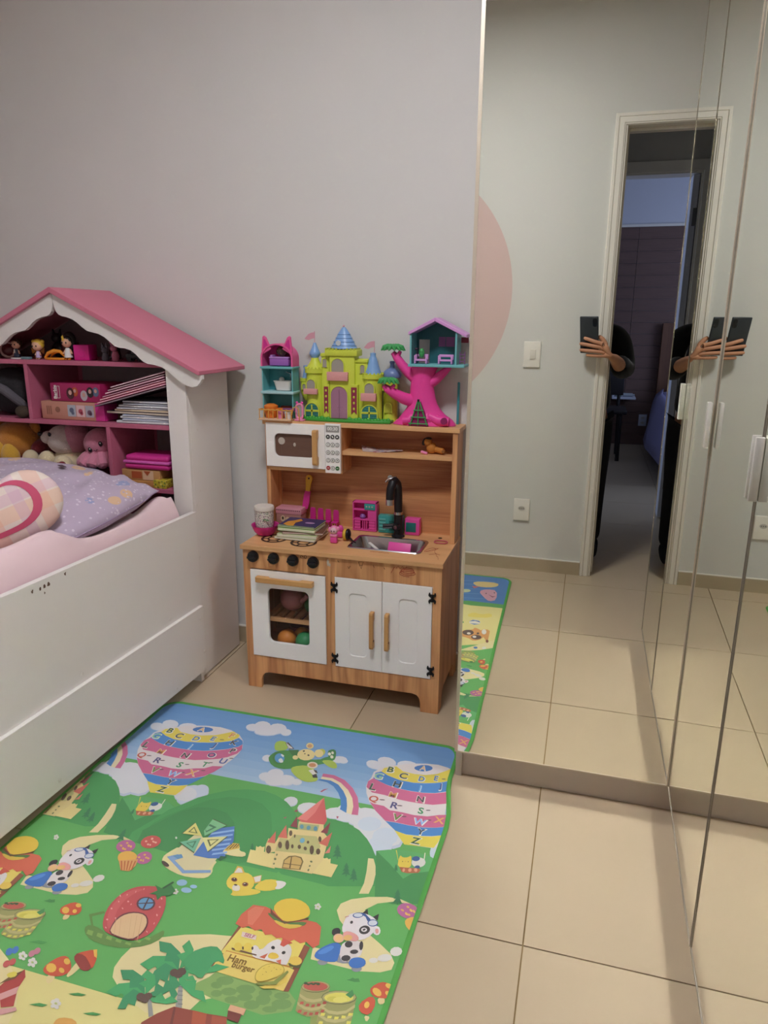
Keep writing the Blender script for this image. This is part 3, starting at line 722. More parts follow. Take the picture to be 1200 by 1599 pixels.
# in the sink
t = thing('pink_plastic_board', 'flat hot pink plastic board standing tilted in the steel sink', 'toy board', (-.520, .440, KC-.041), local=True)
b = MB(); b.rbox((0, 0, .030), (.078, .006, .056), .001, rot=(R_(-28), 0, R_(-3))); b.build('board', M_hot, t)
t = thing('white_toy_cutter', 'thin white toy cutter lying aslant in the steel sink', 'toy cutter', (-.600, .452, KC-.041), local=True)
b = MB(); b.rbox((0, 0, .026), (.075, .010, .004), .001, rot=(R_(10), R_(24), R_(-25))); b.build('cutter', M('white_plastic', 'd9d5d0', 0.4), t)
b = MB(); b.rbox((.036, -.012, .012), (.03, .008, .006), .001, rot=(0, R_(10), R_(20))); b.build('pink_tip', M_pinkp, t)
t = thing('dark_toy_spoon', 'small dark blue toy spoon in the far corner of the sink', 'toy spoon', (-.628, .478, KC-.041), local=True)
b = MB(); b.sph((0, 0, .012), (.012, .012, .008), 12, 8); b.tube([(.01, .0, .014), (.03, -.004, .018), (.05, -.006, .016)], .003, 6); b.build('spoon', M('navy_plastic', '27304a', 0.4), t)
t = thing('pink_toy_whistle', 'small pale pink toy piece beside the board in the sink', 'toy piece', (-.473, .430, KC-.041), local=True)
b = MB(); b.sph((0, 0, .014), (.010, .008, .012), 12, 8); b.tube([(0, 0, .02), (-.006, -.008, .03)], .004, 8); b.build('piece', M_pinkp, t)
# on the hutch shelf
t = thing('folded_leaflet', 'open printed paper leaflet lying on the hutch shelf', 'leaflet', (-.620, .585, .8172), local=True)
b = MB(); b.v = [Vector(p) for p in ((-.085, .03, .010), (-.06, -.035, .001), (.0, -.045, .0012), (.075, -.012, .006), (.06, .03, .003), (-.02, .035, .0012))]; b.f = [(0, 1, 2, 5), (5, 2, 3, 4)]; b.m = [0, 0]
lf = b.build('sheet', M_speck('leaflet_print', 'c3b3ae', ['9c6a78', '8f8fb0', 'c78a86', 'd9cdc8'], 60, .42), t, smooth=0)
md = lf.modifiers.new('thickness', 'SOLIDIFY'); md.thickness = .0008
t = thing('toy_camera_dog', 'little orange toy dog with black ears and pink paw on the hutch shelf', 'toy dog', (-.447, .575, .8172), local=True)
M_or = M('ochre_plush', 'b5742c', 0.7)
b = MB(); b.sph((0, 0, .020), (.018, .014, .019), 14, 10); b.tube([(.01, 0, .018), (.028, -.004, .014), (.040, -.006, .012)], [.010, .009, .010], 10); b.build('body', M_or, t)
b = MB(); b.sph((-.012, -.004, .040), (.014, .012, .013), 14, 10); hd = b.build('head', M_or, t)
b = MB(); b.sph((-.024, -.002, .040), (.008, .008, .014), 10, 8, rot=(0, R_(20), 0)); b.sph((-.010, -.004, .052), (.011, .009, .005), 10, 8); b.build('ears', M_blk, hd)
b = MB(); b.cyl((.042, -.010, .012), (.042, -.018, .012), .007, .005, n=12); b.build('paw', M('dark_ochre', '8a5a2a', 0.7), t)
b = MB(); b.rbox((-.022, -.014, .006), (.024, .012, .008), .003, rot=(0, R_(15), 0)); b.build('pink_paw', M_pinkp, t)
# in the toy oven
t = thing('pink_pig_pot', 'round pink toy teapot on the oven rack', 'toy teapot', (-.905, .44, .2565), local=True)
b = MB(); b.sph((0, 0, .042), (.044, .040, .041), 18, 12); b.build('pot', M('soft_pink_plastic', 'c4838a', 0.5), t)
b = MB(); b.tube([(.035, -.01, .04), (.055, -.012, .055), (.062, -.012, .068)], [.010, .008, .009], 10); b.sph((0, 0, .084), .009, 10, 8); b.build('spout', M('soft_pink_plastic', 'c4838a', 0.5), t)
t = thing('green_toy_pear', 'green toy fruit beside the pink teapot in the oven', 'toy fruit', (-.838, .45, .2565), local=True)
b = MB(); b.lathe([(0, 0), (.018, .002), (.026, .018), (.022, .034), (.012, .05), (0, .056)], (0, 0, 0), 16); b.build('fruit', M('leaf_green_plastic', '3f7a4a', 0.5), t)
for (nm, lb, x, y, r, c) in (('orange_toy_ball', 'orange toy ball at the bottom of the oven', -.905, .385, .034, 'd98a3a'), ('yellow_toy_ball', 'yellow orange toy ball touching the orange ball in the oven', -.868, .432, .030, 'd9a34a'), ('green_toy_ball', 'green toy ball at the bottom of the oven', -.834, .378, .035, '3a9a62')):
    t = thing(nm, lb, 'toy ball', (x, y, .1366), local=True)
    b = MB(); b.sph((0, 0, r), r, 18, 12); b.build('ball', M('plastic_'+c, c, 0.45), t)
t = thing('mauve_toy_pan', 'mauve toy pan lying behind the balls in the oven', 'toy pan', (-.885, .50, .1366), local=True)
b = MB(); b.lathe([(0, 0), (.05, 0), (.058, .05), (.055, .05), (.048, .004), (0, .004)], (0, 0, 0), 24); b.tube([(.05, -.02, .04), (.09, -.05, .048)], .007, 8); b.build('pan', M('mauve_plastic', '8a4a66', 0.5), t)
t = thing('rose_toy_lid', 'dull rose toy lid standing on edge behind the balls in the oven', 'toy lid', (-.815, .57, .1366), local=True)
b = MB(); b.cyl((0, 0, .052), (0, .012, .052), .052, .046, n=24); b.sph((0, -.006, .052), .009, 10, 8); b.build('lid', M('rose_plastic', '9c5b62', 0.5), t)
# ---------------------------------------------------------------- toys on top of the hutch
TZ = KT + .0006
M_lime = M('lime_yellow_plastic', 'c9d44a', 0.4, spec=0.4)
M_lime_shade = M('lime_yellow_painted_shade', 'b9c040', 0.45)  # same lime plastic with shade put into its colour
M_sky = M('sky_blue_plastic', '7fa6d6', 0.35, spec=0.5)
M_salmon = M('salmon_pink_plastic', 'd79a98', 0.45)
M_mauve = M('mauve_plastic_door', 'a2748c', 0.45)
M_greyp = M('grey_window', '9c978d', 0.5)
M_green = M('grass_green_plastic', '3f9b3a', 0.4)
M_tealw = M('teal_shutter', '3f8f86', 0.45)
M_wine = M('wine_red_plastic', '8d2f45', 0.45)
M_flag = M('translucent_pink_flag', 'cf98a6', 0.4)
M_lilac = M('lilac_plastic', 'd29ad2', 0.4)
M_tpink = M('tree_hot_pink', 'e4459a', 0.42, spec=0.35)
M_leaf = M('leaf_green_plastic2', '3f9a55', 0.45)
M_orange = M('orange_plastic', 'dd7a2c', 0.4)
M_amber = M('amber_plastic', 'dda24a', 0.4)
M_whitep = M('white_toy_plastic', 'dedcd8', 0.35)
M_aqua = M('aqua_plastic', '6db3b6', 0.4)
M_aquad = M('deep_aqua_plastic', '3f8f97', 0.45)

# ---- castle, drawn on its own grid: u across (2.31 mm), v up (2.16 mm)
cas = thing('toy_castle', 'lime yellow plastic toy castle with sky blue turret roofs and pink flags', 'toy castle', (-.752, .585, TZ))
def cu(u): return -.915 + u*.00231
def cv(v): return TZ + v*.00216
CY = .580
def tower(name, u0, u1, prof, m, sy=.62, n=24, yc=CY+.014, parent=None, smooth=35):
    c = cu((u0+u1)/2); b = MB(); b.lathe([(r*.00231, cv(v)-TZ) for r, v in prof], (0, 0, 0), n)
    b.xf(0, Matrix.Translation((c, yc, TZ)) @ Matrix.Diagonal((1, sy, 1, 1)))
    return b.build(name, m, parent or cas, smooth=smooth)
def arch_pts(u0, u1, v0, v1, k=10):
    c, r = (u0+u1)/2, (u1-u0)/2; vs = v1 - r*1.05
    return [(cu(u0), cv(v0)), (cu(u1), cv(v0))] + [(cu(c + r*math.cos(t)), cv(vs + r*1.05*math.sin(t))) for t in [math.pi*i/k for i in range(k+1)]]
def arch_piece(name, u0, u1, v0, v1, y, m, th=.003, frame=True, parent=None):
    p = None
    if frame:
        b = MB(); o_ = arch_pts(u0-1.6, u1+1.6, v0, v1+1.6); i_ = arch_pts(u0, u1, v0, v1); b.ring_prism(o_, i_, 'y', y-th*.9, y+.002)
        p = b.build('arch_frame', M_lime, cas, smooth=0, bevel=.0005)
    b = MB(); b.prism(arch_pts(u0, u1, v0, v1), 'y', y-th*.3, y+.001)
    return b.build(name, m, parent or p or cas, smooth=0)
def balcony(u0, u1, v0, v1, y):
    b = MB(); b.rbox(((cu(u0)+cu(u1))/2, y-.006, (cv(v0)+cv(v1))/2), (cu(u1)-cu(u0), .014, cv(v1)-cv(v0)), .002)
    b.build('balcony', M_salmon, cas)
b = MB(); outline = [(-.170, -.030), (-.10, -.042), (0, -.046), (.10, -.042), (.165, -.030), (.166, .03), (-.170, .03)]
b.prism([(x-.752, y+CY+.010) for x, y in outline], 'z', TZ, TZ+.009)
b.build('grass_base', M_green, cas, bevel=.002)
b = MB()
for i in range(30):
    u = -1+i*4.8; yy = CY+.010-.044+.010*abs((i-15)/15)**2
    if 50 < u < 76: continue
    b.sph((cu(u), yy+.012, TZ+.008), (.009, .006, .006+.002*(i % 3)), 10, 6)
o = b.build('grass_tufts', M_green, cas); o['kind'] = 'stuff'
# keep
b = MB(); b.rbox((cu(67.5), CY+.014, cv(52)), (cu(87)-cu(48), .052, cv(104)-cv(0)), .004, 2); b.build('keep_wall', M_lime, cas)
b = MB(); b.rbox((cu(66.8), CY+.012, cv(106)), (cu(91.5)-cu(42), .060, cv(111)-cv(101)), .003, 2)
b.build('keep_parapet', M_lime, cas)
b = MB()
for i in range(9): b.box(cu(43+i*5.4), cu(45.6+i*5.4), CY-.0190, CY+.042, cv(110.5), cv(113))
o = b.build('battlements', M_lime_shade, cas, smooth=0); o['kind'] = 'stuff'
tower('keep_spire', 48, 87, [(20, 112), (19.5, 113.5), (16.5, 119), (12, 128), (8, 136), (4, 142), (2.5, 144), (0, 144.5)], M_sky, .75)
sp = [c for c in cas.children if c.name.startswith('keep_spire')][0]
b = MB(); b.cyl((cu(63.5), CY-.016, cv(121)), (cu(63.5), CY-.020, cv(120.5)), .0088, n=20); b.build('clock_face', M('pale_blue_white', 'cfd8e2', 0.4), sp)
b = MB(); b.sph((cu(67.2), CY+.014, cv(146)), .0035, 10, 8); b.build('finial', M_flag, sp)
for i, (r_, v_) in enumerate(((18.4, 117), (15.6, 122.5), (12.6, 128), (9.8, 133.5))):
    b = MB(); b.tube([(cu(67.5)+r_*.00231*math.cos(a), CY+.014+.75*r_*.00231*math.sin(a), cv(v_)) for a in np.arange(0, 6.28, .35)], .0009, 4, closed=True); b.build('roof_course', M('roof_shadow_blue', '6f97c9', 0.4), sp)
arch_piece('window', 52, 70.5, 74, 97, CY-.0122, M_greyp)
balcony(46, 78, 63.5, 77, CY-.012)
arch_piece('castle_door', 50.5, 76, 5, 54.5, CY-.0122, M_mauve)
b = MB(); b.box(cu(63.1), cu(63.6), CY-.0142, CY-.0132, cv(5), cv(50)); b.build('door_seam', M('dark_mauve', '7d566b', 0.5), cas, smooth=0)
for s_ in (-1.5, 1.5):
    b = MB(); b.sph((cu(63.3+s_), CY-.0150, cv(24)), .0012, 8, 6); b.build('door_knob', M_lilac, cas)
for u0, u1 in ((40.5, 47), (82.5, 91)):
    b = MB(); b.prism([(cu(u0), cv(54)), (cu(u1), cv(54)), (cu(u1), cv(12)), (cu((u0+u1)/2), cv(17)), (cu(u0), cv(12))], 'y', CY-.0185, CY-.0165); bn = b.build('banner', M_wine, cas, smooth=0)
    b = MB()
    for q in range(4):
        z = cv(48-q*9); c = (cu(u0)+cu(u1))/2; b.sph((c, CY-.0187, z), (.0035, .0008, .0045), 8, 6)
    o = b.build('emblems', M_lime, bn); o['kind'] = 'stuff'
    b = MB(); b.box(cu(u0)-.003, cu(u1)+.003, CY-.0165, CY+.010, cv(0), cv(58)); b.build('pier', M_lime, cas, smooth=0, bevel=.001)
# upper side wings
for u0, u1, v1 in ((34, 46, 105), (86, 105, 97)):
    b = MB(); b.rbox(((cu(u0)+cu(u1))/2, CY+.018, cv(v1/2)), (cu(u1)-cu(u0), .036, cv(v1)-cv(0)), .003); b.build('wing_wall', M_lime, cas)
    b = MB(); b.rbox(((cu(u0)+cu(u1))/2, CY+.017, cv(v1-3)), (cu(u1)-cu(u0)+.004, .042, .011), .002); b.build('wing_parapet', M_lime, cas)
    c = (u0+u1)/2+(2 if u0 > 60 else -.5); arch_piece('window', c-3.2, c+3.2, v1-22, v1-9, CY-.0005, M_greyp)
# two front towers
for u0, u1, ul in ((9, 35, 81), (98, 125, 74.5)):
    c = (u0+u1)/2; r = (u1-u0)/2
    tower('tower_wall', u0, u1, [(r+1, 0), (r, 3), (r, ul-8), (r+2.5, ul-7), (r+2.5, ul-.5), (r+1.5, ul), (0, ul)], M_lime, .95, 24)
    b = MB()
    for i in range(16):
        a = 2*math.pi*i/16; b.cbox((cu(c)+(r+1.6)*.00231*math.cos(a), CY+.014+(r+1.6)*.0022*math.sin(a), cv(ul+1)), (.005, .005, .0045), 0, (0, 0, a))
    o = b.build('battlements', M_lime, cas, smooth=0); o['kind'] = 'stuff'
yt = CY+.014-13*.00231*.95
arch_piece('window', 13.5, 26.5, 46, 64, yt-.0015, M_greyp); balcony(9.5, 31, 41.5, 50, yt-.0005)
arch_piece('shuttered_window', 11, 31, 6, 27, yt-.001, M_tealw); 
arch_piece('window', 103, 117, 43, 61, yt-.002, M_greyp); balcony(98, 121, 34, 46, yt-.001)
arch_piece('shuttered_window', 98.5, 121.5, 5, 27, yt-.0015, M_tealw)
for u0, u1 in ((11, 31), (98.5, 121.5)):
    c = (u0+u1)/2; b = MB(); y = yt-.0045
    b.box(cu(c)-.0022, cu(c)+.0022, y, y+.002, cv(6), cv(25)); b.box(cu(u0), cu(u1), y, y+.002, cv(14), cv(17)); b.build('window_bars', M_lime, cas, smooth=0)
    b = MB()
    for q in range(6): b.box(cu(u0)+.001, cu(u1)-.001, yt-.0035, yt-.0028, cv(7.5+q*3), cv(8.3+q*3))
    o = b.build('shutter_lines', M('dark_teal_lines', '24655f', 0.5), cas, smooth=0); o['kind'] = 'stuff'
tower('turret_neck', 9, 35, [(14.5, 81), (12, 84), (8.5, 89), (6, 94), (5.2, 98), (0, 98)], M_lime, .9)
def flag(c, v0, v1, fu0, fv0, fv1, parent):
    b = MB(); b.cyl((cu(c), CY+.014, cv(v0)), (cu(c), CY+.014, cv(v1)), .0012, n=8); p = b.build('flagpole', M_flag, parent)
    b = MB(); b.prism([(cu(c)-.001, cv(fv1)), (cu(c-5), cv(fv1-.5)), (cu(c-10), cv(fv1-3)), (cu(fu0), cv(fv0+2)), (cu(c-13), cv(fv0+.6)), (cu(c-9), cv(fv0)), (cu(c-5), cv(fv0+2)), (cu(c)-.001, cv(fv0+3))], 'y', CY+.0133, CY+.0147); b.build('pennant', M_flag, p, smooth=0)
on = tower('onion_roof', 9, 35, [(4.5, 95), (5, 97), (7.6, 101), (8.2, 104), (7.2, 107), (5.2, 111), (3.8, 115), (2.6, 118), (2, 120), (0, 120.5)], M_sky, .95)
flag(22, 119, 138, 6, 124, 136, on)
co = tower('cone_roof', 98, 125, [(12.5, 74.5), (12, 76), (9.5, 84), (7, 93), (5.2, 99), (4.2, 101), (4.2, 106), (0, 107)], M_sky, .92)
flag(113.5, 106, 124, 97.5, 112, 124, co)
# corner turrets
tower('corner_turret', -7, 10, [(1, 28), (4, 32), (7, 38), (8, 42), (8, 58), (9.2, 59), (9.2, 64), (0, 64)], M_lime, .7, 18, yc=.624)
tower('corner_cone', -7, 10, [(5.5, 64), (4.2, 70), (3, 77), (2.6, 79), (3.4, 81), (3.2, 84), (0, 84)], M_sky, .7, 16, yc=.624)
arch_piece('window', -1.2, 4.2, 46, 55, .6085, M_greyp)
tower('corner_bastion', 124, 147, [(12, 0), (11, 4), (10.5, 66), (12, 68), (12, 72), (0, 72)], M_lime, .8, 22, yc=.617)
tower('dome_roof', 124, 152, [(13, 69), (14, 72), (13.6, 75), (11.5, 79), (7.5, 82), (3.6, 84), (3.2, 90), (4.2, 92), (3.4, 94), (0, 94.5)], M('slate_blue_plastic', '6d83b3', 0.35), .8, yc=.614)
arch_piece('window', 130, 139.5, 15, 30, .5965, M_lime_shade); arch_piece('window', 127, 133, 49, 57, .5985, M_lime_shade)

# ---- tree house, on its own grid (2.18 mm)
th = thing('toy_tree_house', 'hot pink tree-shaped toy with teal treehouse, lilac roof and green lattice ladder', 'toy tree house', (-.47, .590, TZ))
def tu(u): return -.585 + u*.00218
def tv(v): return TZ + v*.00218
TY = .588
def loft(b, secs, n=22):
    """secs: (v, u_left, u_right, y_radius, y_centre)"""
    st = len(b.v)
    for v, ul, ur, ry, yc in secs:
        for i in range(n):
            a = 2*math.pi*i/n; b.v.append(Vector((tu((ul+ur)/2) + (tu(ur)-tu(ul))/2*math.cos(a), yc + ry*math.sin(a), tv(v))))
    for q in range(len(secs)-1):
        for i in range(n): b.f.append((st+q*n+i, st+q*n+(i+1) % n, st+(q+1)*n+(i+1) % n, st+(q+1)*n+i)); b.m.append(0)
    b.f.append(tuple(range(st, st+n))[::-1]); b.m.append(0); b.f.append(tuple(range(st+(len(secs)-1)*n, st+len(secs)*n))); b.m.append(0)
b = MB()
loft(b, [(0.3, 0, 99, .046, TY), (3, 3, 98, .045, TY), (8, 9, 94, .042, TY), (16, 15, 82, .038, TY), (24, 21, 74, .034, TY), (32, 25, 69, .031, TY), (42, 26.5, 66, .029, TY), (55, 27, 63.5, .028, TY), (68, 28, 64, .029, TY), (80, 28.5, 66, .031, TY), (89, 28, 70, .033, TY)])
trunk = b.build('trunk', M_tpink, th)
def branch(pts, rs):
    b = MB(); b.tube([(tu(u), y, tv(v)) for u, y, v in pts], [r*.00218 for r in rs], 12); return b.build('branch', M_tpink, th)
branch([(36, TY, 68), (24, TY-.004, 78), (14, TY-.008, 89), (6, TY-.010, 100), (0, TY-.012, 107)], [9, 8, 7, 6, 3.5])
branch([(6, TY-.010, 100), (10, TY-.012, 105), (12, TY-.012, 109)], [4, 3.2, 2.5])
branch([(34, TY, 34), (18, TY-.020, 40), (4, TY-.034, 48), (-5, TY-.040, 54), (-10, TY-.042, 59)], [10, 9, 7.5, 6, 3.5])
branch([(-2, TY-.038, 52), (4, TY-.04, 57), (7, TY-.04, 60)], [4, 3, 2.5])
branch([(56, TY, 62), (68, TY-.002, 70), (78, TY-.003, 79), (87, TY-.004, 87)], [9, 7.5, 6, 4])
branch([(90, TY-.028, 7.5), (74, TY-.030, 8.5), (60, TY-.026, 14)], [7, 8, 7]); branch([(20, TY-.036, 6.5), (30, TY-.034, 7.5), (34, TY-.026, 14)], [6, 7, 6])
branch([(58, TY-.042, 6.5), (58, TY-.036, 7.5), (56, TY-.026, 16)], [6, 6.5, 6])
def canopy(c, v, w, y):
    b = MB(); k_ = 13
    for i in range(k_):
        a = 2*math.pi*i/k_+.2; ca, sa = math.cos(a), math.sin(a)
        q = [(c+w*f*ca, y+w*f*.00218*.7*sa, v+dz) for f, dz in ((.08, 3.2), (.42, 3.0), (.74, 1.0), (1.0, -3.2))]
        b.tube([(tu(u), yy, tv(vv)) for u, yy, vv in q], [w*k*.00218 for k in (.16, .21, .20, .03)], 6)
    b.sph((tu(c), y, tv(v+2.6)), (w*.00218*.55, w*.00218*.42, .0060), 12, 8)
    return b
# each leaf canopy is one moulded cap
canopy(0.5, 113, 19, TY-.012).build('leaf_canopy', M_leaf, th)['kind'] = 'stuff'
canopy(-2.5, 65, 17, TY-.043).build('leaf_canopy', M_leaf, th)['kind'] = 'stuff'
b = MB(); b.cyl((tu(84), TY-.0475, tv(9)), (tu(84), TY-.030, tv(9)), 5*.00218, n=18); b.build('root_hole', M('deep_magenta', '8a1f5c', 0.6), th)
# doorway and ladder
yl = TY-.047
b = MB(); b.prism([(tu(29.5), tv(0)), (tu(61), tv(0)), (tu(57), tv(14)), (tu(47), tv(36)), (tu(43.5), tv(36)), (tu(36), tv(16))], 'y', yl+.001, yl+.020)
b.build('doorway', M('deep_magenta', '8a1f5c', 0.6), th, smooth=0)
for u0, u1 in ((33, 43.5), (45, 45), (59, 46.5)):
    b = MB(); b.tube([(tu(u0), yl-.003, tv(1.6)), (tu(u1), yl-.001, tv(37))], .0021, 6); b.build('ladder_rail', M_leaf, th)
for v, w in ((4, 15), (13.5, 12), (24, 8)):
    b = MB(); b.tube([(tu(45.5-w), yl-.0045, tv(v)), (tu(45.5+w), yl-.0045, tv(v))], .0019, 6); b.build('ladder_rung', M_leaf, th)
b = MB(); b.rbox((tu(45), yl-.002, tv(38.5)), (.007, .006, .008), .0015); b.build('ladder_hook', M_blk, th)
# teal house on the platform
y0, y1 = TY-.040, TY+.038
b = MB(); b.rbox(((tu(28)+tu(112))/2, (y0+y1)/2-.004, tv(89.5)), (tu(112)-tu(28), y1-y0+.012, .0085), .0015); b.build('platform', M_aqua, th)
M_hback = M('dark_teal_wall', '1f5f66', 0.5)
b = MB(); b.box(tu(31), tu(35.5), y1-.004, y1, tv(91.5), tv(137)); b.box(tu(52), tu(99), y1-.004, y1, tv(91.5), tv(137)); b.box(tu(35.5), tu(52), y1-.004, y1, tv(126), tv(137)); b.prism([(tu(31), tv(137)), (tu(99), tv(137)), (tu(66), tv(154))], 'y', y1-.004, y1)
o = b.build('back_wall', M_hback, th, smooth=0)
b = MB(); b.box(tu(29.5), tu(32), y0, y1, tv(91.5), tv(137)); b.build('side_wall', M_aqua, th, smooth=0)
b = MB(); b.box(tu(97), tu(99.5), y0, y1, tv(91.5), tv(137)); b.build('side_wall', M_aqua, th, smooth=0)
for sgn, ue in ((-1, 27.5), (1, 114)):
    b = MB(); pk = (tu(67), tv(158)); ev = (tu(ue), tv(137.5 if sgn < 0 else 134.5))
    b.prism([pk, ev, (ev[0], ev[1]-.010), (pk[0], pk[1]-.012)], 'y', y0-.006, y1+.004); b.build('roof_slope', M_lilac, th, smooth=0, bevel=.0012)
b = MB(); b.box(tu(66), tu(76), y1-.0055, y1-.0038, tv(116), tv(130)); b.build('shutter', M('plum_plastic', '7d4a80', 0.5), th, smooth=0)
b = MB(); b.box(tu(77), tu(90), y1-.0055, y1-.0038, tv(116), tv(130)); b.build('shutter', M('plum_plastic', '7d4a80', 0.5), th, smooth=0)
b = MB(); b.box(tu(101), tu(112), y1-.02, y1-.016, tv(122), tv(130)); b.build('red_window', M_wine, th, smooth=0)
b = MB(); b.tube([(tu(103), y0+.02, tv(92)), (tu(103), y0+.02, tv(110))], .0015, 6); b.tube([(tu(110), y0+.02, tv(92)), (tu(110), y0+.02, tv(110))], .0015, 6)
for q in range(3): b.tube([(tu(103), y0+.02, tv(96+q*5)), (tu(110), y0+.02, tv(96+q*5))], .0013, 6)
b.build('little_ladder', M('plum_plastic', '7d4a80', 0.5), th)
# doll furniture inside the house
def bench(name, label, u0, u1):
    t = thing(name, label, 'toy bench', ((tu(u0)+tu(u1))/2, TY-.020, tv(91.6)))
    b = MB(); b.rbox(((tu(u0)+tu(u1))/2, TY-.020, tv(97)), (tu(u1)-tu(u0), .022, .006), .002); b.build('seat', M_lilac, t)
    for u in (u0+1.5, u1-1.5):
        b = MB(); b.rbox((tu(u), TY-.030, tv(98)), (.0055, .005, .027), .0018); b.build('post', M_lilac, t)
        b = MB(); b.rbox((tu(u), TY-.010, tv(98)), (.0055, .005, .027), .0018); b.build('post', M_lilac, t)
    b = MB(); b.rbox(((tu(u0)+tu(u1))/2, TY-.010, tv(103.5)), (tu(u1)-tu(u0), .004, .008), .0015); b.build('back_rail', M_lilac, t)
bench('lilac_armchair', 'lilac toy armchair under the green doll in the treehouse', 35, 55)
bench('lilac_bench', 'lilac toy bench on the wardrobe side inside the treehouse', 71, 93)
t = thing('green_cactus_toy', 'small green oval toy sitting on the lilac armchair in the treehouse', 'toy figure', (tu(46), TY-.024, tv(98.5)))
b = MB(); b.sph((tu(46), TY-.024, tv(107)), (.0095, .008, .0155), 14, 10); b.build('body', M_leaf, t)
b = MB()
for q in (-1, 1): b.sph((tu(46)+q*.003, TY-.0322, tv(109)), (.0012, .0006, .0018), 6, 5)
b.build('eyes', M_blk, t)['kind'] = 'stuff'
b = MB(); b.sph((tu(37.5), TY-.022, tv(113)), (.006, .005, .004), 10, 8); b.tube([(tu(38), TY-.022, tv(113)), (tu(40), TY-.022, tv(103))], .0015, 6)
t = thing('dark_toy_lamp', 'tiny dark toy lamp at the doorway side of the treehouse', 'toy lamp', (tu(39), TY-.022, tv(92))); b.v = b.v; b.build('shade', M('dark_plum', '3b2a3d', 0.5), t)
b = MB(); b.cyl((tu(39.2), TY-.0215, tv(91.6)), (tu(39.6), TY-.0218, tv(104)), .0016, n=8); b.build('stem', M('dark_plum', '3b2a3d', 0.5), t)
t = thing('teal_pole', 'slim teal pole standing behind the tree root next to the wardrobe', 'toy pole', (-.372, .630, TZ))
b = MB(); b.cyl((-.372, .630, TZ), (-.372, .630, tv(62)), .0042, n=12); b.build('shaft', M_aquad, t)
b = MB(); b.sph((-.372, .630, tv(62)), .0044, 10, 8); b.build('tip', M_aquad, t)

# ---- cat-eared doll house
dh = thing('cat_eared_doll_house', 'three-storey toy doll house with pink arched attic and cat ears', 'doll house', (-1.005, .590, TZ))
X0, X1, Y0, Y1 = -1.0425, -.9285, .548, .603
Xc = (X0+X1)/2
def storey(z0, z1, name):
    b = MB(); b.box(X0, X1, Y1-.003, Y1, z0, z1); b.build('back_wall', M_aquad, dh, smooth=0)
    b = MB(); b.box(X0, X0+.004, Y0, Y1-.003, z0, z1); b.build('side_wall', M_aqua, dh, smooth=0)
    b = MB(); b.box(X1-.004, X1, Y0, Y1-.003, z0, z1); b.build('side_wall', M_aqua, dh, smooth=0)
z0, z1, z2, z3 = TZ, TZ+.094, TZ+.178, TZ+.256
b = MB(); b.rbox((Xc, (Y0+Y1)/2-.018, z0+.003), (X1-X0+.006, Y1-Y0+.036, .006), .0015); b.build('ground_floor', M('pale_peach_plastic', 'd9b492', 0.5), dh)
storey(z0+.006, z1-.006, 'a'); storey(z1+.002, z2-.005, 'b')
b = MB(); b.rbox((Xc, (Y0+Y1)/2-.003, z1-.002), (X1-X0+.008, Y1-Y0+.008, .009), .002); b.build('first_floor', M('pale_aqua_plastic', 'a9cfd2', 0.45), dh)
b = MB(); b.rbox((Xc, (Y0+Y1)/2-.003, z2-.002), (X1-X0+.008, Y1-Y0+.008, .008), .002); b.build('second_floor', M_aqua, dh)
# arched attic
R1 = (X1-X0)/2+.002; k_ = 20
hz = z2+.030
def arch_o(r, sq=1.0, zb=z2+.002): return [(Xc+r, zb)] + [(Xc+r*math.cos(t), hz+sq*r*math.sin(t)*.82) for t in [math.pi*i/k_ for i in range(k_+1)]] + [(Xc-r, zb)]
b = MB(); o_, i_ = arch_o(R1), arch_o(R1-.006)
vs = [(p[0], Y0-.002, p[1]) for p in o_] + [(p[0], Y1, p[1]) for p in o_] + [(p[0], Y0-.002, p[1]) for p in i_] + [(p[0], Y1, p[1]) for p in i_]; n = len(o_)
fs = []
for i in range(n-1): fs += [(i, i+1, n+i+1, n+i), (2*n+i, 3*n+i, 3*n+i+1, 2*n+i+1), (i, 2*n+i, 2*n+i+1, i+1), (n+i, n+i+1, 3*n+i+1, 3*n+i)]
b.add(vs, fs); b.build('attic_vault', M('cat_house_pink', 'dd5a94', .4), dh, smooth=30)
b = MB(); b.prism(arch_o(R1-.004), 'y', Y1-.004, Y1-.001); b.build('attic_back', M_mag, dh, smooth=0)
for s_ in (-1, 1):
    c = Xc+s_*.0425
    b = MB(); b.prism([(c-s_*.022, hz+.030), (c-s_*.004, hz+.068), (c+s_*.004, hz+.074), (c+s_*.009, hz+.070), (c+s_*.0135, hz+.025), (c+s_*.0125, hz+.010)], 'y', Y0+.002, Y0+.010); e = b.build('cat_ear', MATS['cat_house_pink'], dh, smooth=0, bevel=.0015)
    b = MB(); b.prism([(c-s_*.014, hz+.036), (c-s_*.001, hz+.060), (c+s_*.004, hz+.062), (c+s_*.007, hz+.030)], 'y', Y0+.0008, Y0+.0022); b.build('inner_ear', M_mag, e, smooth=0)
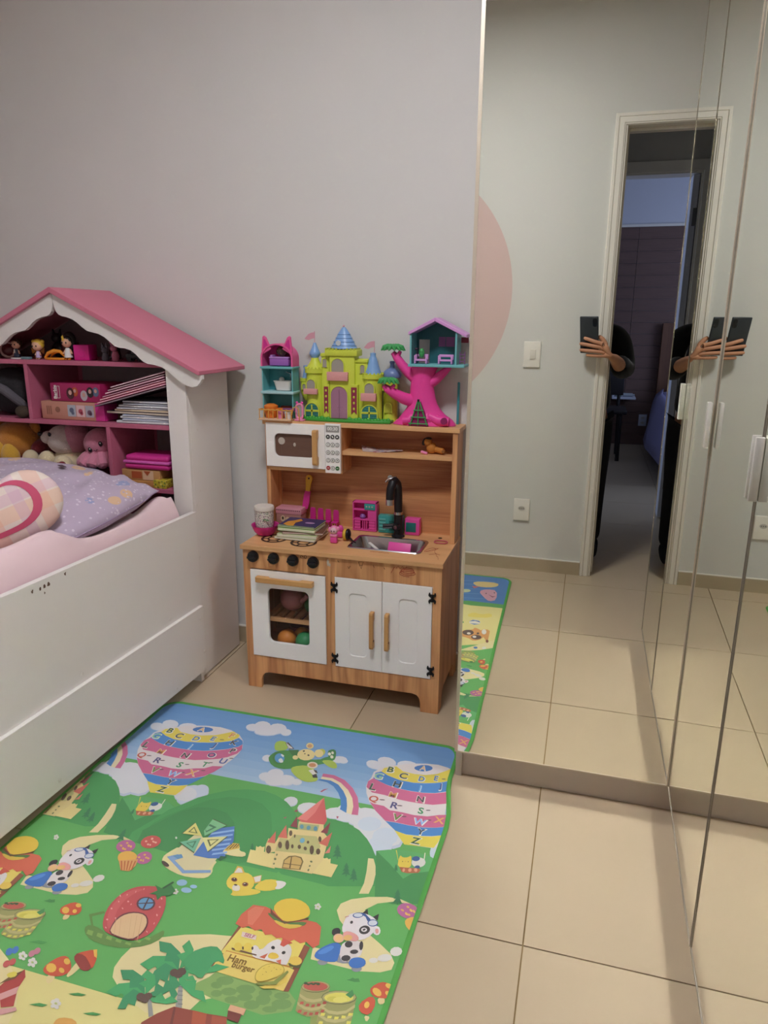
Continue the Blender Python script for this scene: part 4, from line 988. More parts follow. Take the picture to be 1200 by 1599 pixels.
# balcony fence
yb = Y0-.031
M_fence = M_amber
for i in range(8):
    x = X0+.001+i*(X1-X0+.004)/7
    b = MB(); b.tube([(x, yb, z0+.005), (x, yb-.002, z0+.020), (x, yb, z0+.036)], .0017, 6); b.build('fence_post', M_fence, dh)
b = MB(); b.tube([(X0-.001, Y0, z0+.036), (X0-.001, yb, z0+.037)] + [(X0+(X1-X0+.004)*t, yb-.001, z0+.036+.0015*math.cos(t*44)) for t in np.arange(0, 1.01, .05)] + [(X1+.004, Y0, z0+.036)], .0021, 6); b.build('fence_rail', M_fence, dh)
b = MB(); b.tube([(X1+.004, yb+.004, z0+.02), (X1+.012, yb+.002, z0+.046), (X1+.022, yb+.002, z0+.050), (X1+.030, yb+.004, z0+.042), (X1+.031, yb+.006, z0+.004)], .0019, 6); b.build('fence_arch', M_fence, dh)
# furniture in it
t = thing('violet_toy_bed', 'violet toy bed on the pink attic floor of the doll house', 'toy bed', (Xc+.006, .590, z2+.003))
b = MB(); b.rbox((Xc+.006, .572, z2+.0165), (.070, .040, .024), .003); b.build('bed_base', M('violet_toy', '9a62b3', 0.45), t)
b = MB(); b.rbox((Xc+.006, .572, z2+.0310), (.072, .042, .006), .002); b.build('mattress', M('pale_violet_toy', 'b083c6', 0.45), t)
b = MB(); b.box(Xc-.028, Xc-.020, .558, .588, z2+.0342, z2+.040); b.build('pillow', M('pale_violet_toy', 'b083c6', 0.45), t)
t = thing('brown_toy_cake', 'dark brown dome with coloured sprinkles on the violet toy bed', 'toy cake', (Xc+.010, .585, z2+.034))
b = MB(); b.sph((Xc+.010, .575, z2+.0525), (.022, .016, .018), 16, 10); b.build('dome', M_speck('cake_specks', '35231c', ['8a6a3a', '6a3a3a', '4f6a45', '35231c'], 260, .40), t)
t = thing('white_toy_bathtub', 'white toy bathtub on the middle storey of the doll house', 'toy bathtub', (Xc+.014, .585, z1+.003))
tub = [rrect(-.026, .026, -.016, .016, .010), rrect(-.033, .033, -.020, .020, .012), rrect(-.036, .036, -.022, .022, .013), rrect(-.030, .030, -.017, .017, .010), rrect(-.024, .024, -.012, .012, .008)]
b = MB(); n = len(tub[0])
for L_, z in zip(tub, (.002, .030, .034, .034, .010)): b.v += [Vector((Xc+.014+p[0], .574+p[1], z1+.0028+z)) for p in L_]
for q in range(4):
    for i in range(n): b.f.append((q*n+i, q*n+(i+1) % n, (q+1)*n+(i+1) % n, (q+1)*n+i)); b.m.append(0)
b.f.append(tuple(range(n))[::-1]); b.m.append(0); b.f.append(tuple(range(4*n, 5*n))); b.m.append(0)
b.build('tub', M_whitep, t)
b = MB(); b.sph((Xc+.000, .586, z1+.040), (.010, .009, .009), 12, 8); b.build('bubbles', M_whitep, t)
b = MB(); b.tube([(Xc+.030, .596, z1+.034), (Xc+.030, .596, z1+.060), (Xc+.014, .592, z1+.066)], .002, 6); b.build('tap', M_chrome, t)
t = thing('orange_toy_tub', 'round orange toy tub at the front of the ground storey', 'toy tub', (Xc-.0255, .545, z0+.0068), local=True)
b = MB(); b.lathe([(0, 0), (.019, 0), (.023, .020), (.0245, .040), (.022, .042), (.012, .047), (0, .048)], (0, 0, 0), 24); b.build('tub', M_orange, t)
b = MB(); b.rbox((.045, .004, .030), (.060, .022, .006), .002); b.build('counter_plate', M_orange, t)
b = MB(); b.rbox((.052, .006, .015), (.040, .014, .028), .002); b.build('counter_foot', M_orange, t)
t = thing('red_toy_sofa', 'small dull red toy sofa at the back of the ground storey', 'toy sofa', (Xc+.014, .600, z0+.0062), local=True)
b = MB(); b.rbox((0, 0, .018), (.048, .024, .036), .004); b.build('sofa_base', M('brick_red_plastic', '9c3f38', 0.5), t)
b = MB(); b.rbox((0, .010, .044), (.048, .008, .022), .003); b.build('sofa_back', M('brick_red_plastic', '9c3f38', 0.5), t)
t = thing('pink_toy_cup', 'pink toy cup behind the doll house fence', 'toy cup', (Xc+.014, .535, z0+.0062), local=True)
b = MB(); b.lathe([(0, 0), (.009, 0), (.012, .026), (.010, .026), (.008, .004), (0, .004)], (0, 0, 0), 16); b.build('cup', M_pinkp, t)
t = thing('white_toy_pot', 'white toy flowerpot standing before the doll house fence', 'toy pot', (Xc+.044, .536, TZ), local=True, rot=None)
t.location.y = yb+.018; t.location.z = z0+.0062
b = MB(); b.lathe([(0, 0), (.010, 0), (.0125, .018), (.014, .019), (.014, .025), (.011, .025), (.010, .006), (0, .006)], (0, -.004, 0), 18); b.build('pot', M_whitep, t)
b = MB(); b.rbox((.0, .004, .030), (.044, .010, .010), .002); b.build('plum_tray', M('plum_plastic', '7d4a80', 0.5), t)
# pink standing mirror
t = thing('pink_toy_mirror', 'pink framed standing toy mirror between the doll house and the castle', 'toy mirror', (-.903, .540, TZ), local=True)
b = MB(); b.ring_prism(rrect(-.0145, .0145, .004, .060, .012), rrect(-.0085, .0085, .012, .054, .008), 'y', -.003, .003); b.build('frame', M_pinkp, t, bevel=.001)
b = MB(); b.prism(rrect(-.009, .009, .0115, .0545, .008), 'y', -.001, .001); b.build('glass', M('grey_toy_mirror', 'b9b3ad', 0.15, metal=.5), t)
b = MB(); b.rbox((0, .002, .003), (.034, .022, .006), .002); b.build('foot', M_pinkp, t)
for s_ in (-1, 1):
    b = MB(); b.sph((s_*.009, 0, .061), (.005, .003, .005), 8, 6); b.build('frame_knob', M_hot, t)
# ---------------------------------------------------------------- switch and socket on the doorway wall
M_plate = M('white_switch_plastic', 'e6e2d8', .35)
t = thing('light_switch', 'white rectangular light switch plate on the sage wall at the edge of the pink disc', 'light switch', (-.2345, YF+.0005, 1.093), local=True)
b = MB(); b.rbox((0, .004, 0), (.080, .008, .122), .003, 3); b.build('plate', M_plate, t)
b = MB(); b.rbox((.004, .0095, .002), (.026, .006, .046), .0015); b.build('rocker', M('white_rocker', 'dcd7cb', .35), t)
t = thing('power_socket', 'white power socket plate low on the sage wall beside the doorway', 'power socket', (-.2415, YF+.0005, .321), local=True)
b = MB(); b.rbox((0, .004, 0), (.080, .008, .114), .003, 3); b.build('plate', M_plate, t)
b = MB(); b.prism(circle(0, .008, .017, 24, .011), 'y', .0079, .0092); s_ = b.build('socket_face', M('socket_grey', 'b7b2a8', .4), t)
for x in (-.009, 0, .009):
    b = MB(); b.cyl((x, .009, .008), (x, .0097, .008), .0022, n=10); b.build('pin_hole', M_blkmetal, s_)
# ceiling lamp whose light fills the room
t = thing('ceiling_light', 'flat round white ceiling light in the middle of the bedroom ceiling', 'ceiling light', (LAMP[0], LAMP[1], ZC))
b = MB(); b.lathe([(.0, .04), (.20, .04), (.215, .03), (.22, .0005)], (LAMP[0], LAMP[1], ZC-.0415), 40); b.v = [Vector((v.x, v.y, min(v.z, ZC-.0008))) for v in b.v]; b.build('housing', M_whitep, t)
# ---------------------------------------------------------------- house-shaped bookcase behind the bed
M_pinkb = M('rose_pink_laminate', 'b5627c', 0.45, spec=0.35)
M_pinkr = M('rose_pink_roof', 'c8748a', 0.45, spec=0.35)
M_wl = M('white_laminate', 'dedad6', 0.24, spec=0.45)
BR = -1.675; BX1 = -1.213; BX0 = 2*BR-BX1; BF, BB = .335, .617
bc = thing('house_bookcase', 'house-shaped bookcase with rose pink gabled roof and scalloped white gable board above the bed head', 'bookcase', (BR, .476, 0))
def roof_z(x, top=1.345): return top - .484*abs(x-BR)
for x0, x1 in ((BX0, BX0+.018), (BX1-.018, BX1)):
    b = MB(); xo = x1 if x1 == BX1 else x0; xi = x0 if x1 == BX1 else x1
    b.prism([(x0, .004), (x1, .004), (x1, roof_z(x1)-.019), (x0, roof_z(x0)-.019)], 'y', BF+.016, BB); b.build('side_panel', M_wl, bc, smooth=0, bevel=.001)
for s_ in (-1, 1):
    xa, xb = BR+s_*(BX1-BR), BR+s_*(-1.283-BR)
    x0, x1 = min(xa, xb), max(xa, xb)
    b = MB(); b.prism([(x0, .004), (x1, .004), (x1, roof_z(x1)-.021), (x0, roof_z(x0)-.021)], 'y', BF, BF+.0155); b.build('front_stile', M_wl, bc, smooth=0, bevel=.001)
# roof slopes
for s_ in (-1, 1):
    ev = BR+s_*.531
    b = MB(); b.prism([(BR, 1.345), (ev, 1.088), (ev, 1.0765), (ev-s_*.004, 1.0745), (BR, 1.327)], 'y', .306, .625); b.build('roof_slope', M_pinkr, bc, smooth=0, bevel=.0012)
# scalloped gable board
half = [(.533, 1.062), (.526, 1.052), (.514, 1.040), (.497, 1.036), (.478, 1.040), (.462, 1.048), (.445, 1.058), (.430, 1.070), (.412, 1.085), (.390, 1.097), (.365, 1.103), (.340, 1.106), (.325, 1.112), (.312, 1.122), (.298, 1.136), (.280, 1.148), (.258, 1.154), (.238, 1.155), (.222, 1.160), (.204, 1.174), (.186, 1.188), (.165, 1.198), (.140, 1.203), (.122, 1.207), (.105, 1.218), (.088, 1.232), (.070, 1.243), (.048, 1.250), (.030, 1.253), (.018, 1.258), (.009, 1.268), (.0035, 1.283), (.0008, 1.300)]
for s_ in (-1, 1):
    b = MB(); b.prism([(BR+s_*.0004, 1.3262)] + [(BR+s_*.531, 1.3262-.4755*.531)] + [(BR+s_*x, z) for x, z in half], 'y', .3185, .3345)
    b.build('gable_board', M_wl, bc, smooth=0)
# shelves, dividers, back
def board(name, x0, x1, z0, z1, y0=BF+.017, y1=BB-.004):
    b = MB(); b.box(x0, x1, y0, y1, z0, z1); return b.build(name, M_pinkb, bc, smooth=0, bevel=.001)
IX0, IX1 = BX0+.018, BX1-.018
board('shelf', IX0, IX1, 1.092, 1.107); board('shelf', IX0, IX1, .887, .902); board('shelf', IX0, IX1, .668, .683)
board('divider', -1.8525, -1.8375, .902, 1.092); board('divider', -1.541, -1.526, .683, .887)
M_gback = M('grey_back_board', '8d8489', 0.7)
for x0, x1, z0, z1, m_ in ((IX0, -1.515, .06, .895, M_pinkb), (IX0, -1.82, .8952, 1.10, M_pinkb), (-1.5148, IX1, .06, .895, M_gback), (-1.8198, IX1, .8952, 1.10, M_gback)):
    b = MB(); b.box(x0, x1, BB-.004, BB, z0, z1); b.build('back_panel', m_, bc, smooth=0)
b = MB(); b.prism([(IX0, 1.1002), (IX1, 1.1002), (IX1, roof_z(IX1)-.02), (BR, 1.325), (IX0, roof_z(IX0)-.02)], 'y', BB-.004, BB); b.build('back_panel', M_gback, bc, smooth=0)
M_cap = M('screw_cap_white', 'cfcac4', 0.4)
for y, z in ((.395, .888), (.388, .679), (.595, .672), (.361, .636), (.357, .449), (.597, .883)):
    b = MB(); b.cyl((BX1, y, z), (BX1+.0012, y, z), .0045, n=12); b.build('screw_cap', M_cap, bc)
# ---- figures on the top shelf
S1, S2, S3 = 1.1075, .9025, .6835
def fig(name, label, cat, x, y, z=S1, rz=0, group=None): return thing(name, label, cat, (x, y, z), local=True, rz=R_(rz), group=group)
M_skin = M('doll_skin', 'd9a98c', 0.5); M_hairk = M('black_doll_hair', '15120f', 0.45); M_hairb = M('brown_doll_hair', '3a2418', 0.5); M_hairy = M('yellow_doll_hair', 'd9b23e', 0.5)
M_navy = M('navy_plastic2', '232c45', 0.5); M_lil = M('lilac_doll_dress', 'bca8cc', 0.5)
def doll(name, label, x, y, h, hair, dress, feet, big=1.0, rz=0, extra=None):
    t = fig(name, label, 'doll', x, y, S1, rz)
    hr = h*.24*big
    b = MB(); b.lathe([(0, h*.10), (h*.16, h*.10), (h*.13, h*.30), (h*.09, h*.46), (0, h*.48)], (0, 0, 0), 14); b.build('dress', dress, t)
    b = MB(); b.sph((0, 0, h*.46+hr), (hr, hr*.9, hr*.95), 16, 12); hd = b.build('head', M_skin, t)
    b = MB(); b.sph((0, hr*.18, h*.46+hr*1.15), (hr*1.10, hr*.98, hr*1.02), 16, 12); b.build('hair', hair, hd)
    for s_ in (-1, 1):
        b = MB(); b.sph((s_*hr*.38, -hr*.84, h*.46+hr*.9), (hr*.13, hr*.08, hr*.18), 8, 6); b.build('eye', M_blk, hd)
        b = MB(); b.tube([(s_*h*.10, 0, h*.40), (s_*h*.19, -.003, h*.24)], h*.035, 8); b.build('arm', M_skin, t)
        b = MB(); b.tube([(s_*h*.06, 0, h*.12), (s_*h*.065, -.002, h*.04)], h*.045, 8); b.sph((s_*h*.065, -.005, h*.03), (h*.05, h*.07, h*.03), 8, 6); b.build('leg', feet, t)
    return t, hd
t = fig('round_glass_ornament', 'round pale ornament with dark red inside at the far end of the top bookshelf', 'ornament', -1.952, .40, rz=20)
b = MB(); b.tube([(.026*math.cos(a), 0, .030+.026*math.sin(a)) for a in np.arange(0, 6.2, .3)], .0045, 8, closed=True); b.build('rim', M('pale_rose_plastic', 'b58d8a', 0.4), t)
b = MB(); b.sph((0, .004, .030), (.022, .010, .022), 16, 10); b.build('dome', M('dark_red_plastic', '5d1f24', 0.3), t)
t, hd = doll('boy_doll', 'dark haired doll in navy suit standing on a white disc', -1.906, .39, .072, M_hairb, M_navy, M_navy, 1.0)
b = MB(); b.cyl((0, 0, 0), (0, 0, .004), .022, n=24); b.build('stand', M_whitep, t); 
b = MB(); b.box(-.002, .002, -.0125, -.009, .020, .032); b.build('white_tie', M_whitep, t, smooth=0)
t = fig('orange_fox_figure', 'orange brown winged figure behind the yellow haired doll', 'toy figure', -1.852, .43)
b = MB(); b.lathe([(0, 0), (.014, 0), (.010, .02), (.007, .03), (0, .03)], (0, 0, 0), 12); b.build('body', M('rust_orange', 'a8642a', 0.6), t)
b = MB(); b.sph((0, 0, .040), (.013, .012, .012), 12, 8); b.build('head', M('rust_orange', 'a8642a', 0.6), t)
for s_ in (-1, 1):
    b = MB(); b.prism([(s_*.004, .046), (s_*.013, .060), (s_*.013, .042)], 'y', -.003, .003); b.build('ear', M('rust_orange', 'a8642a', 0.6), t, smooth=0)
    b = MB(); b.prism([(s_*.008, .025), (s_*.028, .036), (s_*.024, .016)], 'y', .0, .003); b.build('wing', M('amber_wing', 'c98a3a', 0.5), t, smooth=0)
t = fig('teal_slate_tile', 'small grey teal slab lying at the feet of the yellow haired doll', 'toy piece', -1.855, .375)
b = MB(); b.rbox((0, 0, .004), (.036, .016, .008), .002); b.build('slab', M('grey_teal_plastic', '6f8f95', 0.5), t)
t, hd = doll('yellow_haired_doll', 'big headed doll with yellow hair buns and lilac dress on the top shelf', -1.812, .385, .060, M_hairy, M_lil, M_skin, 1.35)
for s_ in (-1, 1):
    b = MB(); b.sph((s_*.018, .004, .060), .007, 10, 8); b.build('hair_bun', M_hairy, hd)
t = fig('black_toy_beast', 'black toy animal standing deep behind the yellow haired doll', 'toy figure', -1.815, .50)
b = MB(); b.sph((0, 0, .03), (.03, .025, .030), 12, 8); b.build('body', M_blk, t); b = MB(); b.sph((0, -.012, .070), (.020, .018, .018), 12, 8); hd = b.build('head', M_blk, t)
for s_ in (-1, 1):
    b = MB(); b.prism([(s_*.006, .082), (s_*.016, .102), (s_*.018, .078)], 'y', -.012, -.006); b.build('ear', M_blk, hd, smooth=0)
t = fig('dark_red_toy_frog', 'boxy dark red toy with two eye bumps behind the orange slipper', 'toy figure', -1.745, .47)
b = MB(); b.rbox((0, 0, .030), (.052, .035, .060), .006); b.build('body', M('dark_red_plastic', '5d1f24', 0.4), t)
for s_ in (-1, 1):
    b = MB(); b.sph((s_*.013, -.012, .062), .009, 10, 8); b.build('eye_bump', M('dull_red', '8a4038', 0.4), t)
t = fig('orange_slipper', 'bright orange toy slipper lying on the top shelf between two dolls', 'toy slipper', -1.742, .385, rz=-8)
M_obr = M('bright_orange_plastic', 'e2902c', 0.4)
b = MB(); b.prism([(-.042, -.010), (-.030, -.018), (0, -.019), (.030, -.016), (.044, -.006), (.042, .008), (.02, .015), (-.02, .017), (-.038, .008)], 'z', 0, .007); b.build('sole', M_obr, t, bevel=.002)
b = MB(); b.tube([(-.036, -.012, .006), (-.022, -.010, .022), (0, -.004, .030), (.02, .004, .028), (.036, .008, .012)], [.004, .006, .007, .006, .004], 10); b.build('strap', M_obr, t)
b = MB(); b.tube([(-.036, .010, .006), (-.020, .010, .020), (0, .006, .027)], [.003, .004, .005], 8); b.build('strap', M_obr, t)
t, hd = doll('black_haired_doll', 'tall doll with long black hair, white dress and amber shoes beside the magenta cube', -1.688, .385, .088, M_hairk, M_whitep, M_obr, .95)
b = MB(); b.sph((0, .010, .062), (.028, .018, .034), 14, 10); b.build('long_hair', M_hairk, hd)
b = MB(); b.prism([(-.006, .078), (.001, .084), (.004, .068), (-.003, .064)], 'y', -.0205, -.0195); b.build('yellow_fringe', M_hairy, hd, smooth=0)
t = fig('magenta_smiling_cube', 'magenta cube with an embossed smile on the top shelf', 'toy cube', -1.634, .405, rz=8)
b = MB(); b.rbox((0, 0, .026), (.056, .056, .052), .003); cb = b.build('cube', M('cube_magenta', 'cf1f86', 0.4), t)
b = MB(); b.tube([(.012*math.cos(a), -.0282, .022+.009*math.sin(a)) for a in np.arange(math.pi*1.1, math.pi*1.92, .25)], .0010, 5); b.build('smile', M_mag, cb)
for s_ in (-1, 1):
    b = MB(); b.sph((s_*.009, -.0282, .030), (.002, .0008, .0026), 8, 6); b.build('eye', M_mag, cb)
t = fig('dark_maroon_figure', 'dark maroon figure standing deep behind the magenta cube', 'toy figure', -1.585, .50)
b = MB(); b.lathe([(0, 0), (.022, 0), (.018, .04), (.010, .055), (0, .055)], (0, 0, 0), 14); b.build('body', M('maroon_plastic', '4a1d22', 0.5), t)
b = MB(); b.sph((0, 0, .070), (.020, .018, .020), 12, 8); b.build('head', M('maroon_plastic', '4a1d22', 0.5), t)
M_greyc = M('grey_flock', '5b5a63', 0.8)
t = fig('grey_cat_figure', 'small grey cat figure with pointed ears beside the pink figure', 'toy cat', -1.548, .395)
b = MB(); b.lathe([(0, 0), (.010, 0), (.012, .012), (.008, .026), (0, .028)], (0, 0, 0), 12); b.build('body', M_greyc, t)
b = MB(); b.sph((0, -.002, .036), (.012, .011, .011), 12, 8); hd = b.build('head', M_greyc, t)
for s_ in (-1, 1):
    b = MB(); b.prism([(s_*.002, .044), (s_*.009, .060), (s_*.012, .040)], 'y', -.004, .001); b.build('ear', M_greyc, hd, smooth=0)
    b = MB(); b.sph((s_*.0045, -.0125, .037), (.0018, .001, .0022), 6, 5); b.build('eye', M_blk, hd)
    b = MB(); b.tube([(s_*.006, -.004, .014), (s_*.006, -.006, .003)], .0045, 8); b.build('leg', M_greyc, t)
b = MB(); b.tube([(.006, .008, .006), (.018, .010, .014), (.022, .008, .030)], [.004, .004, .003], 8); b.build('tail', M_greyc, t)
M_rosef = M('rose_flock', 'b86a86', 0.8)
t = fig('pink_rabbit_figure', 'small rose pink figure with long ears beside the grey cat', 'toy rabbit', -1.508, .395)
b = MB(); b.lathe([(0, 0), (.011, 0), (.013, .018), (.008, .032), (0, .034)], (0, 0, 0), 12); b.build('body', M_rosef, t)
b = MB(); b.sph((-.004, -.002, .042), (.012, .011, .011), 12, 8); hd = b.build('head', M_rosef, t)
for s_ in (-1, 1):
    b = MB(); b.tube([(-.006+s_*.005, 0, .050), (-.009+s_*.007, 0, .064), (-.010+s_*.007, 0, .074)], [.0032, .0045, .002], 8); b.build('ear', M_rosef, hd)
    b = MB(); b.tube([(s_*.006, -.004, .016), (s_*.006, -.006, .003)], .0045, 8); b.build('leg', M_rosef, t)
t = fig('black_toy_van', 'dark toy vehicle at the eave end of the top shelf', 'toy car', -1.440, .41, rz=12)
b = MB(); b.rbox((0, 0, .016), (.060, .030, .018), .004); b.rbox((.006, 0, .030), (.036, .026, .016), .004); b.build('body', M('dark_charcoal_plastic', '26252a', 0.4), t)
for sx in (-.018, .018):
    for sy in (-.013, .013):
        b = MB(); b.cyl((sx, sy-.003, .008), (sx, sy+.003, .008), .008, n=14); b.build('wheel', M_blk, t)
t = fig('dark_pot_figure', 'dark round pot between the pink rabbit figure and the toy vehicle', 'toy pot', -1.478, .44)
b = MB(); b.lathe([(0, 0), (.010, 0), (.016, .012), (.014, .026), (.010, .030), (0, .030)], (0, 0, 0), 14); b.build('pot', M('dark_charcoal_plastic', '26252a', 0.4), t)
# ---- middle shelf
t = fig('grey_fleece_bag', 'crumpled dark grey fleece bag filling the middle shelf nearest the wall corner', 'bag', -1.985, .455, S2+.0006)
b = MB(); st = b.sph((0, 0, .085), (.105, .085, .085), 20, 14)
for i, v in enumerate(b.v): v.x += .008*math.sin(v.z*70+v.y*40); v.y += .008*math.sin(v.x*60); v.z = max(.0, v.z)
b.build('bag_body', M('charcoal_fleece', '2b292c', 0.95, bump=.4, bscale=150), t)
b = MB(); b.tube([(-.09, -.07, .115), (-.03, -.095, .120), (.03, -.092, .095), (.075, -.070, .050), (.095, -.05, .020)], [.012, .016, .017, .015, .010], 10); b.build('grey_band', M('grey_fleece', '5d5960', 0.95, bump=.4, bscale=150), t)
t = fig('dark_plush_tail', 'dark brown plush foot poking out under the grey fleece bag', 'plush toy', -1.886, .362, S2+.0005)
b = MB(); b.sph((0, .0, .022), (.028, .022, .022), 14, 10); b.build('foot', M('dark_brown_plush', '40342a', 0.95), t)
def print_front(mb, w, z0, z1, y): mb.box(-w/2, w/2, y-.0003, y, z0, z1)
t = fig('kraft_box', 'flat kraft pink carton with three stickers, under the magenta box', 'box', -1.682, .440, S2+.0006, rz=-1)
b = MB(); b.rbox((0, 0, .031), (.262, .14, .062), .002); bx_ = b.build('carton', M('kraft_pink', 'bd8674', 0.6), t)
for i, (x, w, c) in enumerate(((-.003, .034, 'a9aeb8'), (.034, .034, 'd8b6b8'), (.071, .034, 'a9a5b0'))):
    b = MB(); b.box(x-w/2, x+w/2, -.0706, -.0702, .012, .052); st_ = b.build('sticker', M('sticker_'+c, c, 0.5), bx_, smooth=0)
    b = MB(); b.prism(circle(x, .034-.003*i, .009, 14), 'y', -.0712, -.0707); b.prism(circle(x+.004, .024, .006, 12), 'y', -.0712, -.0707); b.build('sticker_print', M(('slate_print', 'rose_print', 'plum_print')[i], ('5b6178', 'b44a5e', '6e5064')[i], 0.5), bx_, smooth=0)
b = MB(); b.prism(circle(-.062, .034, .010, 16), 'y', -.0708, -.0702); b.build('seal', M('kraft_dark', '8f5f4c', 0.6), bx_, smooth=0)
b = MB()
for q in range(3): b.box(-.108+q*.008, -.104+q*.008, -.0708, -.0702, .016, .046)
b.build('spine_lettering', M('kraft_dark', '8f5f4c', 0.6), bx_, smooth=0)['kind'] = 'stuff'
b = MB(); b.box(.095, .1312, -.0708, .0, .001, .0612); b.build('magenta_end', M_mag, bx_, smooth=0)
t = fig('magenta_print_box', 'magenta toy box with white script lettering and printed dolls, on the kraft box', 'box', -1.668, .440, S2+.0640, rz=-1)
b = MB(); b.rbox((0, 0, .031), (.205, .13, .062), .002); bx_ = b.build('carton', M('deep_magenta_card', 'a02058', 0.5), t)
b = MB(); vs, fs = text_mesh('Barbie', .0185); b.add([(-.083 - v.y*1, -.0658, .031 + v.x) for v in vs], fs); b.build('script_lettering', M_num, bx_, smooth=0)
b = MB(); b.ring_prism([(-.075, .010), (-.064, .010), (-.064, .052), (-.075, .052)], [(-.074, .011), (-.065, .011), (-.065, .051), (-.074, .051)], 'y', -.0658, -.0652); b.build('white_panel', M_num, bx_, smooth=0)
for i, (x, z, r, c) in enumerate(((-.020, .028, .020, '4b1f28'), (.000, .034, .016, 'b5532f'), (.036, .022, .018, 'b9aeb4'), (.062, .034, .018, '2b2228'), (.085, .036, .016, '5b6a86'))):
    b = MB(); b.prism(circle(x, z, r*.8, 16, r), 'y', -.0658, -.0653); b.build('printed_figure', M('figure_print_'+c, c, 0.5), bx_, smooth=0)
    b = MB(); b.prism(circle(x, z+.003, r*.35, 12, r*.42), 'y', -.0663, -.0659); b.build('printed_face', M('figure_face_print', 'c99a8e', 0.5), bx_, smooth=0)
# tilted magazines over the notebook stack
def pamphlet(name, label, cat, c, rot, w, d, h, cover, pages, group):
    t = thing(name, label, cat, c, local=True, rot=rot, group=group)
    b = MB(); b.rbox((0, 0, h/2), (w, d, h), .0006, 1); b.build('cover', M('paper_'+cover, cover, 0.45), t)
    b = MB(); b.box(-w/2-.0005, w/2+.0005, -d/2-.0006, d/2-.002, h*.22, h*.80); b.build('page_block', M('paper_'+pages, pages, 0.8), t, smooth=0)
    return t
notes = [('b9bcc4', 'd2d2d4', 0, .225, .010), ('9aa6c0', 'c7cbd6', 4, .205, .007), ('c6c6ca', 'd9d9da', -3, .215, .009), ('8f9bb8', 'd3d6de', 2, .20, .006), ('4a4550', 'c8b9a6', -6, .27, .011), ('c9b08c', 'd9c8ae', -3, .235, .008), ('6e6a78', 'cfcfd6', 3, .22, .007), ('b4b2bc', 'dadade', -4, .215, .009), ('55505f', 'bfc3cc', 5, .20, .007), ('8c8a96', 'd4d4da', -2, .195, .008)]
lab = ['pale notebook at the very bottom of the paper stack', 'blue notebook, second from the bottom of the paper stack', 'light grey notebook, third from the bottom of the paper stack', 'slate blue notebook, fourth from the bottom of the paper stack', 'dark covered notebook sticking out farthest from the paper stack', 'tan covered notebook lying on the dark one in the paper stack', 'grey notebook above the tan one in the paper stack', 'pale grey notebook, third from the top of the paper stack', 'dark grey notebook, second from the top of the paper stack', 'topmost grey notebook under the tilted pink magazines']
z = S2+.0008
notes = [(c, p, a, w, h*.84) for c, p, a, w, h in notes]
for i, ((c, p, a, w, h), lb) in enumerate(zip(notes, lab)):
    pamphlet('notebook', lb, 'notebook', (-1.255-w/2-.02+.006*(i % 3)*.5, .435, z), (0, 0, R_(a*.5)), min(w, .26), .15, h, c, p, 'notebooks stacked on the middle shelf'); z += h+.0008
mags = [('3b2530', '8a7a80', .006), ('b0325e', 'd9aab8', .006), ('c94a66', 'e0b8c0', .006), ('7a2b46', 'c79aa8', .005), ('a84868', 'd8b6c2', .006), ('5a2a3a', 'c9b0b4', .005), ('96405c', 'd9c4ca', .005)]
mlab = ['dark magazine lowest of the tilted pink sheaf', 'magenta magazine, second from the bottom of the tilted sheaf', 'bright coral pink magazine in the tilted sheaf', 'wine red magazine in the middle of the tilted sheaf', 'rose magazine, third from the top of the tilted sheaf', 'dark plum magazine, second from the top of the tilted sheaf', 'topmost rose magazine of the tilted sheaf']
tilt = R_(-15)
for i, ((c, p, h), lb) in enumerate(zip(mags, mlab)):
    off = i*.0092
    L_ = .285 - .012*i
    cx_ = -1.428 + .008*i + math.sin(-tilt)*(-off)
    pamphlet('magazine', lb, 'magazine', (cx_, .425, S2+.090+off*1.03), (0, tilt, 0), L_, .17, h, c, p, 'pink magazines lying tilted on the middle shelf')
# ---- plush toys on the lower shelf
def fur(name, c, **kw): return M(name, c, 0.95, sheen=.4, bump=.5, bscale=260, var=.05, vscale=30)
M_bear = fur('yellow_plush', 'd2a43c'); M_bearo = fur('amber_plush', 'b9792c'); M_cream = fur('cream_plush', 'd6c6a4'); M_whp = fur('white_plush', 'cfc1ba'); M_rosep = fur('rose_plush', 'c98a9c'); M_redp = fur('dark_red_cloth', '7a2430'); M_octo = fur('pink_plush', 'd0829a')
t = fig('yellow_plush_bear', 'large amber and yellow plush bear in a red top, nearest the wall corner', 'plush toy', -1.998, .46, S3)
b = MB(); b.sph((-.03, 0, .052), (.085, .075, .050), 20, 14); b.build('body', M_redp, t)
b = MB(); b.sph((-.005, -.012, .124), (.088, .072, .072), 22, 16); hd = b.build('head', M_bearo, t)
b = MB(); b.sph((-.076, .0, .172), (.024, .016, .024), 12, 8); b.build('ear', M_bearo, hd); b = MB(); b.sph((.066, .0, .168), (.024, .016, .024), 12, 8); b.build('ear', M_bearo, hd)
b = MB(); b.sph((-.055, -.060, .092), (.060, .050, .050), 18, 12); b.build('arm', M_bear, t)
b = MB(); b.sph((.010, -.072, .072), (.034, .030, .050), 16, 12); b.build('leg', M_bear, t)
b = MB(); b.sph((.082, -.055, .062), (.028, .030, .034), 16, 12); b.build('leg', M_cream, t)
b = MB(); b.sph((.082, .000, .098), (.030, .040, .030), 14, 10); b.build('sleeve', M_redp, t)
t = fig('white_plush_dog', 'white plush dog with rose pink hood looking out beside the octopus', 'plush toy', -1.792, .475, S3)
b = MB(); b.sph((0, 0, .052), (.070, .065, .051), 20, 14); b.build('body', M_cream, t)
b = MB(); b.sph((-.005, -.018, .132), (.068, .062, .056), 20, 14); b.sph((-.050, -.050, .142), (.030, .028, .024), 14, 10); hd = b.build('head', M_whp, t)
